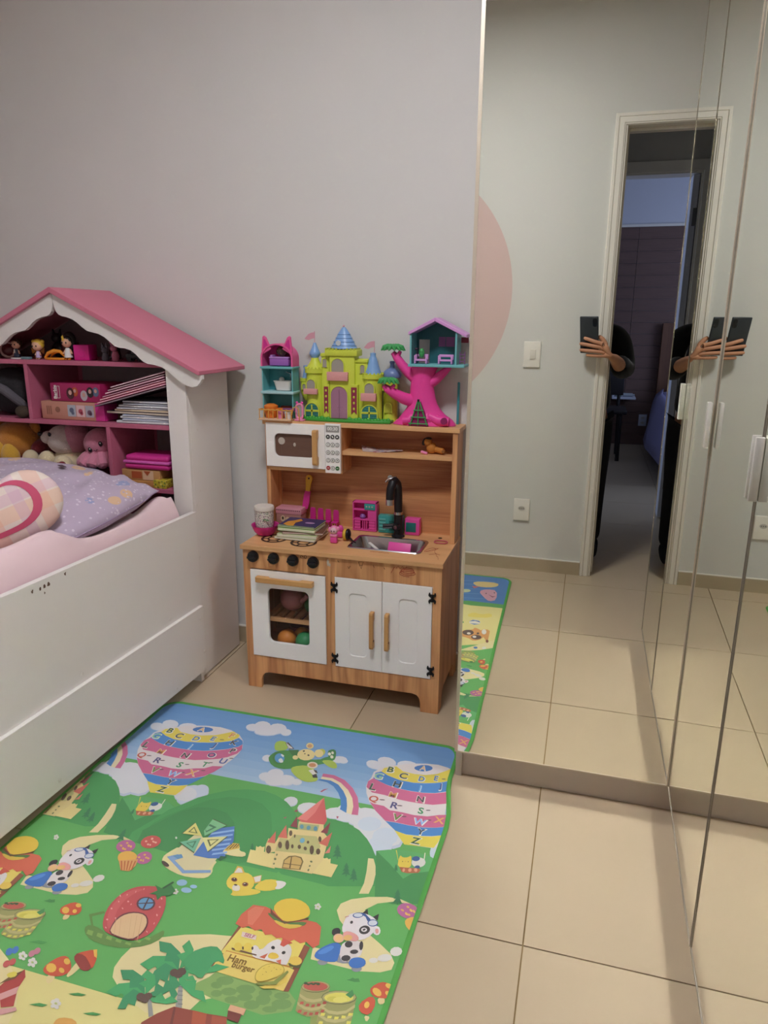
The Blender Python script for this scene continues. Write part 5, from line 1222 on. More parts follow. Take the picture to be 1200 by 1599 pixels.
b = MB(); b.sph((.030, -.002, .138), (.050, .064, .058), 18, 12); b.build('hood', M_rosep, hd)
b = MB(); b.sph((-.072, -.066, .156), (.011, .010, .009), 10, 8); b.build('nose', M_blk, hd)
b = MB(); b.sph((-.026, -.075, .158), (.0065, .004, .008), 10, 8); b.build('eye', M_blk, hd)
b = MB(); b.sph((-.060, -.060, .060), (.030, .035, .034), 14, 10); b.build('paw', M_cream, t); b = MB(); b.sph((.020, -.075, .050), (.034, .032, .034), 14, 10); b.build('paw', M_cream, t)
t = fig('pink_plush_octopus', 'pink plush octopus with black eyes leaning on the divider', 'plush toy', -1.638, .445, S3, rz=12)
rotz = Matrix.Translation((0, 0, 0)) @ Matrix.Rotation(R_(14), 4, 'Y')
def ob(mb): return mb.xf(0, Matrix.Translation((0, 0, .132)) @ Matrix.Rotation(R_(-16), 4, 'Y') @ Matrix.Translation((0, 0, -.132)))
b = MB(); b.sph((0, 0, .132), (.060, .056, .052), 22, 16); ob(b); hd = b.build('head', M_octo, t)
for x, z in ((-.022, .118), (.022, .128)):
    b = MB(); b.sph((x, -.051, z), (.0075, .004, .0095), 12, 8); ob(b); e = b.build('eye', M_blk, hd); b = MB(); b.sph((x+.002, -.055, z+.003), (.002, .001, .0025), 8, 6); ob(b); b.build('glint', M_whitep, e)
b = MB(); b.tube([(-.006, -.0545, .112), (0, -.056, .108), (.006, -.0545, .113)], .0012, 6); ob(b); b.build('mouth', M_blk, hd)
for i, a in enumerate((200, 232, 262, 292, 322, 352, 30, 150)):
    ca, sa = math.cos(R_(a)), math.sin(R_(a))
    b = MB(); b.tube([(.030*ca, .030*sa, .095), (.056*ca, .050*sa, .076), (.076*ca, .062*sa, .058), (.086*ca, .066*sa, .052)], [.020, .022, .020, .010], 10); b.build('tentacle', M_octo, t)
b = MB(); b.lathe([(0, .040), (.040, .042), (.062, .052), (.050, .070), (0, .078)], (0, 0, 0), 20); b.build('dark_underside', M('dark_teal_plush', '24383d', .95), t)
t = fig('plaid_doll', 'rag doll in navy plaid dress with red bow, lying under the octopus', 'rag doll', -1.680, .366, S3+.0005)
b = MB(); b.rbox((.020, 0, .022), (.150, .05, .040), .012); b.build('plaid_dress', M_speck('plaid_specks', '2f3350', ['5b5f86', '23263c', '8a8aa8'], 190, .45), t)
b = MB(); b.sph((-.052, -.012, .034), (.022, .018, .018), 12, 8); b.build('hand', M_cream, t)
b = MB(); b.rbox((.072, -.022, .030), (.026, .012, .046), .004, rot=(0, R_(8), 0)); b.build('white_tag', M_speck('floral_specks', 'd6cfc6', ['b8505a', 'd6cfc6', 'd6cfc6'], 120, .4), t)
b = MB(); b.sph((-.078, -.010, .052), (.024, .012, .014), 12, 8, rot=(0, R_(-20), 0)); b.sph((-.058, -.012, .060), (.016, .010, .012), 12, 8); b.build('red_bow', M_redp, t)
# ---- lower shelf, boxes
t = fig('flat_wood_box', 'flat light wooden box on the lower shelf under the kraft game box', 'box', -1.448, .425, S3+.0006)
b = MB(); b.rbox((0, 0, .010), (.150, .13, .020), .0015); b.build('box_body', wood('box_wood', 'bf8a52', '94602e', 'X'), t)
t = fig('kraft_game_box', 'kraft game box with orange print under the magenta lunch box', 'box', -1.430, .430, S3+.0216)
b = MB(); b.rbox((0, 0, .018), (.150, .12, .036), .0015); bx_ = b.build('carton', M('kraft_card', 'b98a58', .6), t)
b = MB(); b.box(-.036, .004, -.0606, -.0602, .006, .030); b.build('orange_print', M('burnt_orange_print', 'a8502c', .6), bx_, smooth=0)
b = MB(); b.box(.008, .050, -.0606, -.0602, .002, .034); b.build('cream_label', M('cream_label', 'd3b294', .6), bx_, smooth=0)
b = MB(); b.prism([(.012, .033), (.040, .033), (.026, .016)], 'y', -.0612, -.0607); b.build('orange_motif', M('burnt_orange_print', 'a8502c', .6), bx_, smooth=0)
t = fig('yellow_card_pack', 'small yellow printed card pack beside the wooden box', 'card pack', -1.348, .385, S3)
b = MB(); b.rbox((0, 0, .014), (.050, .06, .028), .0015); b.build('pack', M_speck('yellow_pack_specks', 'b8a832', ['6f7a34', 'd9cf6a', '8a6a2a'], 110, .42), t)
t = fig('magenta_lunch_box', 'magenta and lilac plastic lunch box on top of the kraft game box', 'lunch box', -1.402, .430, S3+.0586)
M_lbx = M('pink_lilac_plastic', 'cf5fb0', .3)
b = MB(); b.rbox((0, 0, .012), (.176, .13, .022), .010, 3); b.build('tray', M_mag, t)
b = MB(); b.rbox((0, 0, .027), (.182, .136, .010), .004, 2); b.build('rim', M_lbx, t)
b = MB(); b.rbox((0, 0, .040), (.170, .124, .020), .009, 3); b.build('lid', M_mag, t)
# ---------------------------------------------------------------- bed
BA = R_(-2.3)
bed = thing('white_bed', 'white single bed with trundle drawer panel and chipped side board', 'bed', (-1.200, .300, 0), local=True, rz=BA)
W_ = .90; LEN = 1.90
b = MB(); b.box(-.018, 0, -LEN, .030, .145, .620); b.build('side_board', M_wl, bed, smooth=0, bevel=.0012)
b = MB(); b.box(-W_, -W_+.018, -LEN, -.012, .145, .620); b.build('side_board', M_wl, bed, smooth=0, bevel=.0012)
b = MB(); b.box(-W_+.018, -.018, -LEN, -LEN+.018, .145, .70); b.build('foot_board', M_wl, bed, smooth=0, bevel=.0012)
b = MB(); b.box(-W_+.018, -.018, -LEN+.018, -.012, .440, .460); b.build('slat_base', M_wl, bed, smooth=0)
b = MB(); b.box(-.004, .0135, -LEN+.02, .0165, .048, .288); tr = b.build('trundle_front', M_wl, bed, smooth=0, bevel=.0012)
b = MB(); b.box(-W_+.05, -.0045, -LEN+.04, .0, .06, .13); b.build('trundle_tray', M_wl, bed, smooth=0)
b = MB(); b.box(-.040, -.004, .004, .022, 0.0, .144); b.build('bed_foot', M_wl, bed, smooth=0)
b = MB(); b.box(-.040, -.004, -LEN+.02, -LEN+.05, 0.0, .144); b.build('bed_foot', M_wl, bed, smooth=0)
b = MB(); b.box(-W_+.0, -W_+.04, -.04, -.012, 0.0, .144); b.build('bed_foot', M_wl, bed, smooth=0)
b = MB(); b.box(-W_+.0, -W_+.04, -LEN+.02, -LEN+.05, 0.0, .144); b.build('bed_foot', M_wl, bed, smooth=0)
# long concave moulding above the drawer panel
M_chip = M('bare_board_chip', '5d4438', 0.9)
def bl(x, y, z):   # room point to bed axes
    v = Vector((x+1.2, y-.3, z)); return Matrix.Rotation(-BA, 3, 'Z') @ v
for y, z, r in ((-.398, .600, .0042), (-.373, .598, .0040), (-.359, .600, .0045), (-.345, .601, .0050), (-.285, .608, .0042), (-.360, .583, .0022)):
    b = MB(); ly = bl(-1.22, y, z).y; pts = [(ly+r*(.8+.35*math.sin(i*2.3+y*50))*math.cos(2*math.pi*i/9), z+1.5*r*(.85+.3*math.cos(i*1.7+z*70))*math.sin(2*math.pi*i/9)) for i in range(9)]
    b.prism(pts, 'x', -.0005, .0003); b.build('paint_chip', M_chip, bed, smooth=0)
for x, y, z in ((.0003, -.565, .312), (.0003, -.16, .308)):
    b = MB(); b.sph((x, y, z), (.0022, .0055, .0055), 10, 8); b.build('screw_cap', M_cap, bed)
for y, z in ((-.70, .075), (-.168, .062), (.006, .120), (.004, .057), (-.005, .25)):
    b = MB(); b.sph((.0138, y, z), (.0022, .0055, .0055), 10, 8); b.build('screw_cap', M_cap, tr)
# mattress with a rounded pink sheet edge
M_sheet = M('pale_pink_sheet', 'dcc2c6', 0.85, var=.03, vscale=6, bump=.35, bscale=9, sheen=.3)
mt = thing('pink_mattress', 'mattress in a pale pink fitted sheet with a plump rolled edge', 'mattress', (-1.200, .300, .461), local=True, rz=BA)
b = MB(); x0, x1, y0, y1 = -W_+.036, -.034, -LEN+.034, -.016
NX, NY = 64, 130
def top(u, v):
    x = x0+(x1-x0)*u; y = y0+(y1-y0)*v
    e = min(u*(x1-x0), 99); er = (1-u)*(x1-x0)
    h = .142
    for d in (er, e):
        if d < .12: h += .096*math.sin(math.pi*min(d/.12, 1))**.7*(1+.05*math.sin(y*9)+.04*math.sin(y*23+1))
    return x, y, h + .003*math.sin(x*17+y*11)
idx = {}
for i in range(NX+1):
    u = 1-(1-i/NX)**1.6 if i else 0
    for j in range(NY+1): idx[i, j] = len(b.v); b.v.append(Vector(top(u, j/NY)))
for i in range(NX):
    for j in range(NY): b.f.append((idx[i, j], idx[i+1, j], idx[i+1, j+1], idx[i, j+1])); b.m.append(0)
# sides: bulging edge down to the slats
def edge(keys, nx, ny):
    rows = []
    for (dz, out) in ((-.030, .010), (-.075, .012), (-.13, .008), (-.187, .0)):
        r = []
        for kk in keys:
            p = b.v[idx[kk]]; r.append(len(b.v)); b.v.append(Vector((p.x+nx*(out-.004), p.y+ny*(out-.012), max(.001, p.z+dz if dz > -.18 else .001))))
        rows.append(r)
    prev = [idx[kk] for kk in keys]
    for r in rows:
        for q in range(len(keys)-1): b.f.append((prev[q], r[q], r[q+1], prev[q+1])); b.m.append(0)
        prev = r
edge([(NX, j) for j in range(NY+1)], 1, 0); edge([(0, j) for j in range(NY, -1, -1)], -1, 0)
edge([(i, NY) for i in range(NX, -1, -1)], 0, 1); edge([(i, 0) for i in range(NX+1)], 0, -1)
sheet = b.build('fitted_sheet', M_sheet, mt, smooth=80)
# lilac pillow
def printed_fabric(name, base, motif, scale, thr, second=None):
    m = M_speck(name, base, motif, scale, thr); return m
def pillow_mat():
    m = bpy.data.materials.new('lilac_star_print'); m.use_nodes = True; nt = m.node_tree; bs = nt.nodes['Principled BSDF']; N = nt.nodes.new; L = nt.links.new
    tc = N('ShaderNodeTexCoord'); prev = None
    base = (*lin('b3a4b8'), 1)
    for sc_, thr, cols in ((13, .28, ('d3b08c', 'b3a4b8', '8f97bd', 'b3a4b8')), (75, .30, ('cdc2cf', 'b3a4b8', 'cdc2cf', 'b3a4b8'))):
        vo = N('ShaderNodeTexVoronoi'); vo.inputs['Scale'].default_value = sc_; L(tc.outputs['Object'], vo.inputs['Vector'])
        lt = N('ShaderNodeMath'); lt.operation = 'LESS_THAN'; lt.inputs[1].default_value = thr; L(vo.outputs['Distance'], lt.inputs[0])
        rp = N('ShaderNodeValToRGB'); rp.color_ramp.interpolation = 'CONSTANT'; sp = N('ShaderNodeSeparateColor'); L(vo.outputs['Color'], sp.inputs[0]); L(sp.outputs[0], rp.inputs[0])
        for i, c in enumerate(cols):
            e = rp.color_ramp.elements[i] if i < 2 else rp.color_ramp.elements.new(i/4); e.position = i/4; e.color = (*lin(c), 1)
        mx = N('ShaderNodeMix'); mx.data_type = 'RGBA'; L(lt.outputs[0], mx.inputs[0]); L(rp.outputs[0], mx.inputs[7])
        if prev is None: mx.inputs[6].default_value = base
        else: L(prev, mx.inputs[6])
        prev = mx.outputs[2]
    L(prev, bs.inputs['Base Color']); bs.inputs['Roughness'].default_value = .85; bs.inputs['Sheen Weight'].default_value = .2
    n2 = N('ShaderNodeTexNoise'); n2.inputs['Scale'].default_value = 14; L(tc.outputs['Object'], n2.inputs['Vector']); bp = N('ShaderNodeBump'); bp.inputs['Strength'].default_value = .25; bp.inputs['Distance'].default_value = .01; L(n2.outputs['Fac'], bp.inputs['Height']); L(bp.outputs[0], bs.inputs['Normal'])
    return m
PW, PH, PT = .70, .45, .078
pl = thing('lilac_pillow', 'lilac printed pillow lying across the bed head below the plush toys', 'pillow', (-1.640, .075, .622), local=True, rot=(R_(8), R_(4), R_(-4)))
b = MB(); nu, nv = 44, 30
def pz(u, v):
    a = (1-abs(u)**2.6)*(1-abs(v)**2.6); return max(a, 0)**.55
tops = {}
for s_ in (1, -1):
    for i in range(nu+1):
        for j in range(nv+1):
            u, v = -1+2*i/nu, -1+2*j/nv
            if s_ == -1 and (i in (0, nu) or j in (0, nv)): tops[s_, i, j] = tops[1, i, j]; continue
            pinch = 1-.07*(abs(u)**6)*(1-v*v)*0 
            x = PW/2*u*(1-.05*(1-u*u)*0-.045*v*v*abs(u)**3); y = PH/2*v*(1-.05*u*u*abs(v)**3)
            h = pz(u, v)
            w = .0085*math.sin(20*u+7*v*v+3*v)*math.exp(-((u-.62)/.30)**2)*(1 if s_ > 0 else .4) + .004*math.sin(13*u-9*v)*h
            z = PT + (PT*h*(1.05 if s_ > 0 else .95) + w)*(1 if s_ > 0 else -1)
            tops[s_, i, j] = len(b.v); b.v.append(Vector((x, y, z)))
for s_ in (1, -1):
    for i in range(nu):
        for j in range(nv):
            f = (tops[s_, i, j], tops[s_, i+1, j], tops[s_, i+1, j+1], tops[s_, i, j+1]); b.f.append(f if s_ > 0 else f[::-1]); b.m.append(0)
pc = b.build('pillowcase', pillow_mat(), pl, smooth=80)
b = MB(); rim = [Vector(b_) for b_ in ()]
ed = [pc.data.vertices[tops[1, i, 0]].co for i in range(nu+1)] + [pc.data.vertices[tops[1, nu, j]].co for j in range(1, nv+1)]
b.tube([tuple(p) for p in ed], .0022, 6); b.build('seam', M('mauve_piping', '9c88a4', .8), pl)
b = MB(); b.rbox((.06, .10, PT*2.04), (.030, .016, .0015), .0004, 1, rot=(R_(-12), 0, R_(-20))); b.build('dark_print', M('brown_print', '5b4a50', .8), pl)
# heart cushion
def plaid():
    m = bpy.data.materials.new('pastel_plaid'); m.use_nodes = True; nt = m.node_tree; bs = nt.nodes['Principled BSDF']; N = nt.nodes.new; L = nt.links.new
    tc = N('ShaderNodeTexCoord'); mp = N('ShaderNodeMapping'); mp.inputs['Rotation'].default_value = (0, R_(20), 0); L(tc.outputs['Object'], mp.inputs['Vector'])
    sx = N('ShaderNodeSeparateXYZ'); L(mp.outputs[0], sx.inputs[0])
    prev = None
    for ax, per, ph, wd, col in ((0, .135, .02, .30, 'e0a48c'), (2, .135, .055, .30, 'e3b08c'), (0, .135, .07, .22, 'cfa9c4'), (2, .135, .01, .22, 'd0a4bd')):
        ad = N('ShaderNodeMath'); ad.operation = 'ADD'; ad.inputs[1].default_value = ph+5*per; L(sx.outputs[ax], ad.inputs[0])
        dv = N('ShaderNodeMath'); dv.operation = 'DIVIDE'; dv.inputs[1].default_value = per; L(ad.outputs[0], dv.inputs[0])
        fr = N('ShaderNodeMath'); fr.operation = 'FRACT'; L(dv.outputs[0], fr.inputs[0])
        lt = N('ShaderNodeMath'); lt.operation = 'LESS_THAN'; lt.inputs[1].default_value = wd; L(fr.outputs[0], lt.inputs[0])
        ml = N('ShaderNodeMath'); ml.operation = 'MULTIPLY'; ml.inputs[1].default_value = .45; L(lt.outputs[0], ml.inputs[0])
        mx = N('ShaderNodeMix'); mx.data_type = 'RGBA'; L(ml.outputs[0], mx.inputs[0]); mx.inputs[7].default_value = (*lin(col), 1)
        if prev is None: mx.inputs[6].default_value = (*lin('e3d5cb'), 1)
        else: L(prev, mx.inputs[6])
        prev = mx.outputs[2]
    L(prev, bs.inputs['Base Color']); bs.inputs['Roughness'].default_value = .85; return m
M_plaid = plaid(); M_hring = M('raspberry_fabric', 'c4506f', .8)
hc = thing('heart_cushion', 'plump heart-shaped pastel plaid cushion with a raspberry ring leaning on the pillow', 'cushion', (-1.478, -.255, .745), local=True, rot=(R_(-17), 0, R_(42)))
HS = .0110
ol = []
for i in range(64):
    t_ = 2*math.pi*i/64; x = 16*math.sin(t_)**3; y = 13*math.cos(t_)-5*math.cos(2*t_)-2*math.cos(3*t_)-math.cos(4*t_)
    a = R_(-22); ol.append((HS*(x*math.cos(a)-(y+1)*math.sin(a)), HS*(x*math.sin(a)+(y+1)*math.cos(a))))
HT = .052
def hz_(r): return HT*max(0, 1-r**2.8)**.55
def heart_layer(b, rs, side, lift=0, pucker=True):
    st = len(b.v); n = len(ol)
    for r in rs:
        for i, (x, z) in enumerate(ol):
            w = .0025*math.sin(i*2.2)*(r**6) if pucker else 0
            b.v.append(Vector((x*r, side*(-(hz_(r)+lift+w)), z*r)))
    for q in range(len(rs)-1):
        for i in range(n):
            f = (st+q*n+i, st+q*n+(i+1) % n, st+(q+1)*n+(i+1) % n, st+(q+1)*n+i); b.f.append(f if side < 0 else f[::-1]); b.m.append(0)
rs = [.02, .2, .4, .55, .68, .78, .86, .92, .96, .985, 1.0]
b = MB(); heart_layer(b, rs, 1); heart_layer(b, rs, -1); b.build('cover', M_plaid, hc, smooth=80)
b = MB(); heart_layer(b, [.60, .64, .68, .72], 1, .0012, False); b.build('appliqued_ring', M_hring, hc, smooth=80)
for cx_, cz_, r_ in ((-.035, .015, .018), (-.075, -.012, .018)):
    b = MB(); b.sph((cx_, -hz_(.3)-.0005, cz_), (r_, .003, r_), 16, 8); b.build('round_patch', M_hring, hc)

# the mattress is pressed down under pillow and cushion
from mathutils.bvhtree import BVHTree
bpy.context.view_layer.update()
inv = mt.matrix_world.inverted()
limit = [9.0]*len(sheet.data.vertices)
for soft in [c for r_ in (pl, hc) for c in r_.children if len(c.data.polygons) > 300]:
    tree_ = BVHTree.FromPolygons([inv @ soft.matrix_world @ v.co for v in soft.data.vertices], [tuple(p.vertices) for p in soft.data.polygons])
    for i, v in enumerate(sheet.data.vertices):
        for dx, dy in ((0, 0), (.014, 0), (-.014, 0), (0, .016), (0, -.016), (.026, 0), (-.026, 0), (0, .028), (0, -.028)):
            hit = tree_.ray_cast(Vector((v.co.x+dx, v.co.y+dy, -.3)), Vector((0, 0, 1)))[0]
            if hit is not None and hit.z > .03: limit[i] = min(limit[i], hit.z-.006)
zs_ = [v.co.z for v in sheet.data.vertices]; ring_ = [[] for _ in zs_]
for e in sheet.data.edges:
    ring_[e.vertices[0]].append(e.vertices[1]); ring_[e.vertices[1]].append(e.vertices[0])
near = {i for i, l in enumerate(limit) if l < zs_[i]+.02}
for _ in range(3): near |= {j for i in near for j in ring_[i]}
near = {i for i in near if zs_[i] > .12}
for _ in range(12):
    zs_ = [min(z, l) for z, l in zip(zs_, limit)]
    zs_ = [(.5*z+.5*sum(zs_[j] for j in ring_[i])/len(ring_[i])) if i in near else z for i, z in enumerate(zs_)]
for v, z, l in zip(sheet.data.vertices, zs_, limit): v.co.z = min(z, l)
sheet.data.update()
# ---------------------------------------------------------------- children's play mat
# the flat print: colour, layer, repeat rule, outline kind, then millimetres on the mat from its corner beside the bed
MX, MY, MWID, MLEN = -1.245, .155, 1.031, 1.838
PERIOD, REPEATS = 714, ((0,), (-1, 0, 1), (0, 1), (0, -1), (-1, 0))
PRINT = [
('5d92cb',0,0,'p',0,0,1031,0,1031,35,0,35),
('6195cc',0,0,'p',0,34,1031,34,1031,69,0,69),
('6598cd',0,0,'p',0,68,1031,68,1031,103,0,103),
('6b9cce',0,0,'p',0,102,1031,102,1031,137,0,137),
('72a1d0',0,0,'p',0,136,1031,136,1031,171,0,171),
('7aa7d2',0,0,'p',0,170,1031,170,1031,205,0,205),
('83add4',0,0,'p',0,204,1031,204,1031,239,0,239),
('8db3d6',0,0,'p',0,238,1031,238,1031,273,0,273),
('97b9d8',0,0,'p',0,272,1031,272,1031,307,0,307),
('a0bfda',0,0,'p',0,306,1031,306,1031,341,0,341),
('5aab54',0,0,'p',0,330,1031,330,1031,1210,0,1210),
('b9c6d8',2,0,'e',12,352,78,22,-6,9,19),
('b9c6d8',2,0,'e',12,378,65,25,-7,12,26),
('b9c6d8',2,0,'e',12,430,64,26,-8,11,26),
('b9c6d8',2,0,'e',12,462,75,16,-5,7,17),
('b9c6d8',2,0,'e',12,404,88,39,-12,10,20),
('b9c6d8',2,0,'e',12,464,216,15,-4,7,15),
('b9c6d8',2,0,'e',12,668,164,23,-7,5,15),
('b9c6d8',2,0,'e',12,683,167,12,-4,4,10),
('b9c6d8',2,0,'e',12,499,299,19,-5,8,19),
('b9c6d8',2,0,'e',12,518,280,23,-7,10,21),
('b9c6d8',2,0,'e',12,559,299,25,-8,9,22),
('b9c6d8',2,0,'e',12,590,296,14,-4,5,13),
('b9c6d8',2,0,'e',12,533,311,28,-8,8,19),
('b9c6d8',2,1,'e',12,60,159,21,-7,12,17),
('b9c6d8',2,1,'e',12,92,136,25,-8,13,21),
('b9c6d8',2,1,'e',12,154,135,28,-9,11,19),
('b9c6d8',2,1,'e',12,79,162,32,-9,9,13),
('b9c6d8',2,0,'e',12,342,415,37,-10,14,25),
('b9c6d8',2,0,'e',12,331,445,24,-7,15,26),
('b9c6d8',2,0,'e',12,354,400,19,-6,11,18),
('b9c6d8',2,1,'e',12,740,390,32,-10,8,20),
('b9c6d8',2,1,'e',12,774,394,32,-10,6,19),
('b9c6d8',2,1,'e',12,666,392,30,-9,8,21),
('b9c6d8',2,1,'e',12,607,379,18,-5,8,18),
('b9c6d8',2,1,'e',12,810,398,32,-10,7,21),
('b9c6d8',2,2,'e',12,61,375,33,-10,19,26),
('b9c6d8',2,2,'e',12,112,376,35,-11,17,26),
('b9c6d8',2,2,'e',12,175,428,36,-11,30,44),
('b9c6d8',2,2,'e',12,133,436,34,-10,34,48),
('b9c6d8',2,2,'e',12,324,433,30,-9,16,28),
('b9c6d8',2,0,'e',12,837,407,29,-9,8,26),
('b9c6d8',2,0,'e',12,889,441,31,-8,9,33),
('b9c6d8',2,0,'e',12,885,474,30,-9,9,31),
('b9c6d8',2,0,'e',12,1022,456,15,-5,5,28),
('d3d6dc',3,0,'e',12,350,75,22,-6,9,18),
('d3d6dc',3,0,'e',12,376,60,25,-7,12,26),
('d3d6dc',3,0,'e',12,427,59,27,-8,12,26),
('d3d6dc',3,0,'e',12,461,72,16,-5,7,17),
('d3d6dc',3,0,'e',12,403,84,38,-11,9,20),
('d3d6dc',3,0,'e',12,463,214,14,-5,7,15),
('d3d6dc',3,0,'e',12,667,161,23,-6,5,16),
('d3d6dc',3,0,'e',12,682,165,13,-4,4,10),
('d3d6dc',3,0,'e',12,497,296,20,-6,9,18),
('d3d6dc',3,0,'e',12,517,276,22,-7,9,21),
('d3d6dc',3,0,'e',12,557,295,25,-8,10,22),
('d3d6dc',3,0,'e',12,589,294,14,-4,5,13),
('d3d6dc',3,0,'e',12,531,308,28,-8,8,18),
('d3d6dc',3,1,'e',12,58,155,21,-6,12,18),
('d3d6dc',3,1,'e',12,90,132,25,-7,13,21),
('d3d6dc',3,1,'e',12,152,131,28,-8,11,19),
('d3d6dc',3,1,'e',12,78,160,32,-9,8,13),
('c3cfdf',3,0,'e',12,339,411,37,-11,15,24),
('c3cfdf',3,0,'e',12,328,440,24,-7,15,26),
('c3cfdf',3,0,'e',12,353,397,18,-6,10,18),
('d3d6dc',3,1,'e',12,739,386,32,-10,7,21),
('d3d6dc',3,1,'e',12,773,390,32,-9,6,20),
('d3d6dc',3,1,'e',12,664,388,30,-8,9,21),
('d3d6dc',3,1,'e',12,606,376,18,-6,7,18),
('d3d6dc',3,1,'e',12,809,394,32,-10,7,21),
('d3d6dc',3,2,'e',12,58,370,32,-10,19,26),
('d3d6dc',3,2,'e',12,108,371,35,-10,18,26),
('d3d6dc',3,2,'e',12,169,420,37,-11,30,44),
('d3d6dc',3,2,'e',12,127,427,34,-10,34,48),
('d3d6dc',3,2,'e',12,321,428,30,-9,16,28),
('c6d2e0',3,0,'e',12,835,402,29,-9,8,26),
('c6d2e0',3,0,'e',12,887,436,31,-9,10,32),
('c6d2e0',3,0,'e',12,883,468,30,-9,9,32),
('c6d2e0',3,0,'e',12,1021,451,15,-5,5,28),
('c9668f',4,1,'p',646,238,679,236,715,249,748,277,773,311,788,347,796,379,779,381,773,349,760,318,738,288,709,264,679,251,648,252),
('e3d8b0',4,1,'p',648,252,679,251,709,264,738,288,760,318,773,349,779,381,764,379,756,351,745,322,727,296,704,273,678,262,648,263),
('3f82c4',4,1,'p',648,263,678,262,704,273,727,296,745,322,756,351,764,379,743,370,741,359,731,331,716,307,694,284,671,272,642,270),
('41984f',5,1,'p',659,470,651,436,683,419,720,415,748,412,781,416,818,432,847,457,866,479,898,527,926,595,734,651,653,599),
('47a157',5,1,'p',881,490,910,477,945,469,982,468,1009,471,1032,481,1056,499,1080,573,919,620),
('58ad63',6,1,'p',884,491,922,520,968,559,983,538,1033,512,1038,486,1009,471,982,468,945,469,910,477),
('3b8f4b',6,4,'p',881,490,922,520,968,559,983,538,1043,510,1065,544,1063,609,928,649),
('459d54',7,0,'p',339,465,361,433,392,405,429,379,472,363,520,356,559,364,597,382,627,406,649,431,680,479,720,566,672,636,543,640,347,663,283,639,274,598,298,544,314,498),
('3f944e',8,0,'p',305,556,325,516,357,478,396,431,443,405,495,398,539,407,576,435,602,482,641,577,579,624,371,656,303,640),
('3b8c4b',9,0,'p',295,585,323,537,347,495,381,468,422,459,466,467,500,492,527,530,560,612,449,633,311,637),
('5aab54',10,0,'p',0,608,48,608,80,611,146,614,224,622,292,628,405,637,535,625,667,624,795,627,880,639,896,627,959,637,1015,648,1070,665,1031,1210,0,1210),
('3d78b8',10,0,'p',0,1464,786,1467,857,1478,978,1482,1031,1482,1031,1838,0,1838),
('ddd09a',11,1,'p',870,519,883,517,895,539,903,564,907,594,906,624,885,630,886,597,880,561),
('d9cf86',11,0,'p',560,1000,868,995,928,1024,1003,1051,1031,1057,1031,1479,916,1434,852,1441,788,1443,0,1450,0,1000),
('dccf98',12,2,'p',155,711,140,688,142,668,160,650,195,633,235,621,265,619,294,626,253,630,220,645,199,669,206,694,230,730,257,745,286,763,299,781,298,798,278,810,238,819,134,820,127,791,173,791,212,793,219,764),
('dccf98',12,0,'p',489,966,478,946,477,922,484,885,523,859,570,838,621,822,675,812,716,818,751,890,741,928,681,964,674,984,636,1009,596,1013,536,995),
('dccf98',12,2,'p',175,962,219,971,260,989,305,1020,338,1048,358,1075,368,1107,332,1124),
('57a552',12,0,'p',0,1464,786,1467,856,1483,978,1483,1031,1483,1031,1438,958,1437,875,1430,791,1444,0,1443),
('5a90c6',12,0,'p',741,1737,843,1754,949,1770,950,1763,844,1746,743,1729),
('5a90c6',12,0,'p',750,1689,850,1706,955,1721,956,1715,851,1698,751,1681),
('5a90c6',12,0,'p',761,1626,859,1643,963,1659,963,1653,860,1636,762,1619),
('5a90c6',12,0,'p',771,1566,868,1583,970,1598,970,1592,869,1575,773,1559),
('5a90c6',12,0,'p',782,1508,877,1524,977,1540,977,1534,878,1517,783,1501),
('82a95a',13,1,'p',672,913,680,896,718,891,835,898,857,913,858,935,809,957,761,955,702,953,651,945,656,930),
('d9c07a',13,0,'s',836,1723,872,1751,968,1755,971,1706,927,1677,871,1676),
('c9d0a0',13,0,'e',14,821,1604,25,8,3,-21),
('8a7a4a',13,0,'p',783,1501,792,1541,806,1523,811,1479,787,1476),
('dccb5a',13,0,'s',871,1322,897,1356,930,1339,977,1367,983,1316,886,1293),
('4d9c4c',13,0,'s',824,1229,841,1257,875,1238,859,1214,871,1169,861,1117,845,1112),
('6f9850',14,1,'e',9,706,912,17,-5,5,9),
('6f9850',14,1,'e',9,695,925,11,-3,4,7),
('6f9850',14,1,'e',9,725,931,15,-4,4,8),
('6f9850',14,1,'e',9,704,941,11,-3,3,7),
('6f9850',14,1,'e',9,754,918,19,-5,4,10),
('6f9850',14,1,'e',9,760,933,15,-4,3,8),
('6f9850',14,1,'e',9,739,945,14,-4,4,7),
('6f9850',14,1,'e',9,780,944,15,-4,4,9),
('6f9850',14,1,'e',9,796,928,14,-4,5,11),
('6f9850',14,1,'e',9,794,914,13,-4,4,7),
('6f9850',14,1,'e',9,827,911,15,-4,3,7),
('6f9850',14,1,'e',9,834,927,19,-6,5,10),
('6f9850',14,1,'e',9,817,943,14,-4,3,6),
('c96a6a',14,0,'p',843,1676,882,1679,858,1648),
('d09aa8',14,0,'s',885,1616,919,1655,972,1650,981,1530,950,1499,917,1548),
('d9d6cc',14,0,'e',14,916,1248,24,7,4,-27),
('d0924a',14,0,'s',865,1095,874,1151,920,1171,921,1196,948,1179,972,1145,969,1092,937,1059,909,1085),
('d0924a',14,0,'s',948,1179,989,1192,992,1133,992,1065,959,1135),
('8a9a4c',14,0,'s',894,928,906,963,950,971,960,937,930,903,899,909),
('8a6a34',14,0,'p',905,888,962,905,960,892,916,878),
('c9684a',14,0,'e',14,888,910,9,3,5,-27),
('3f78b8',14,0,'e',14,952,1003,8,3,2,-10),
('d6d3cc',14,0,'e',14,985,1010,8,3,1,-12),
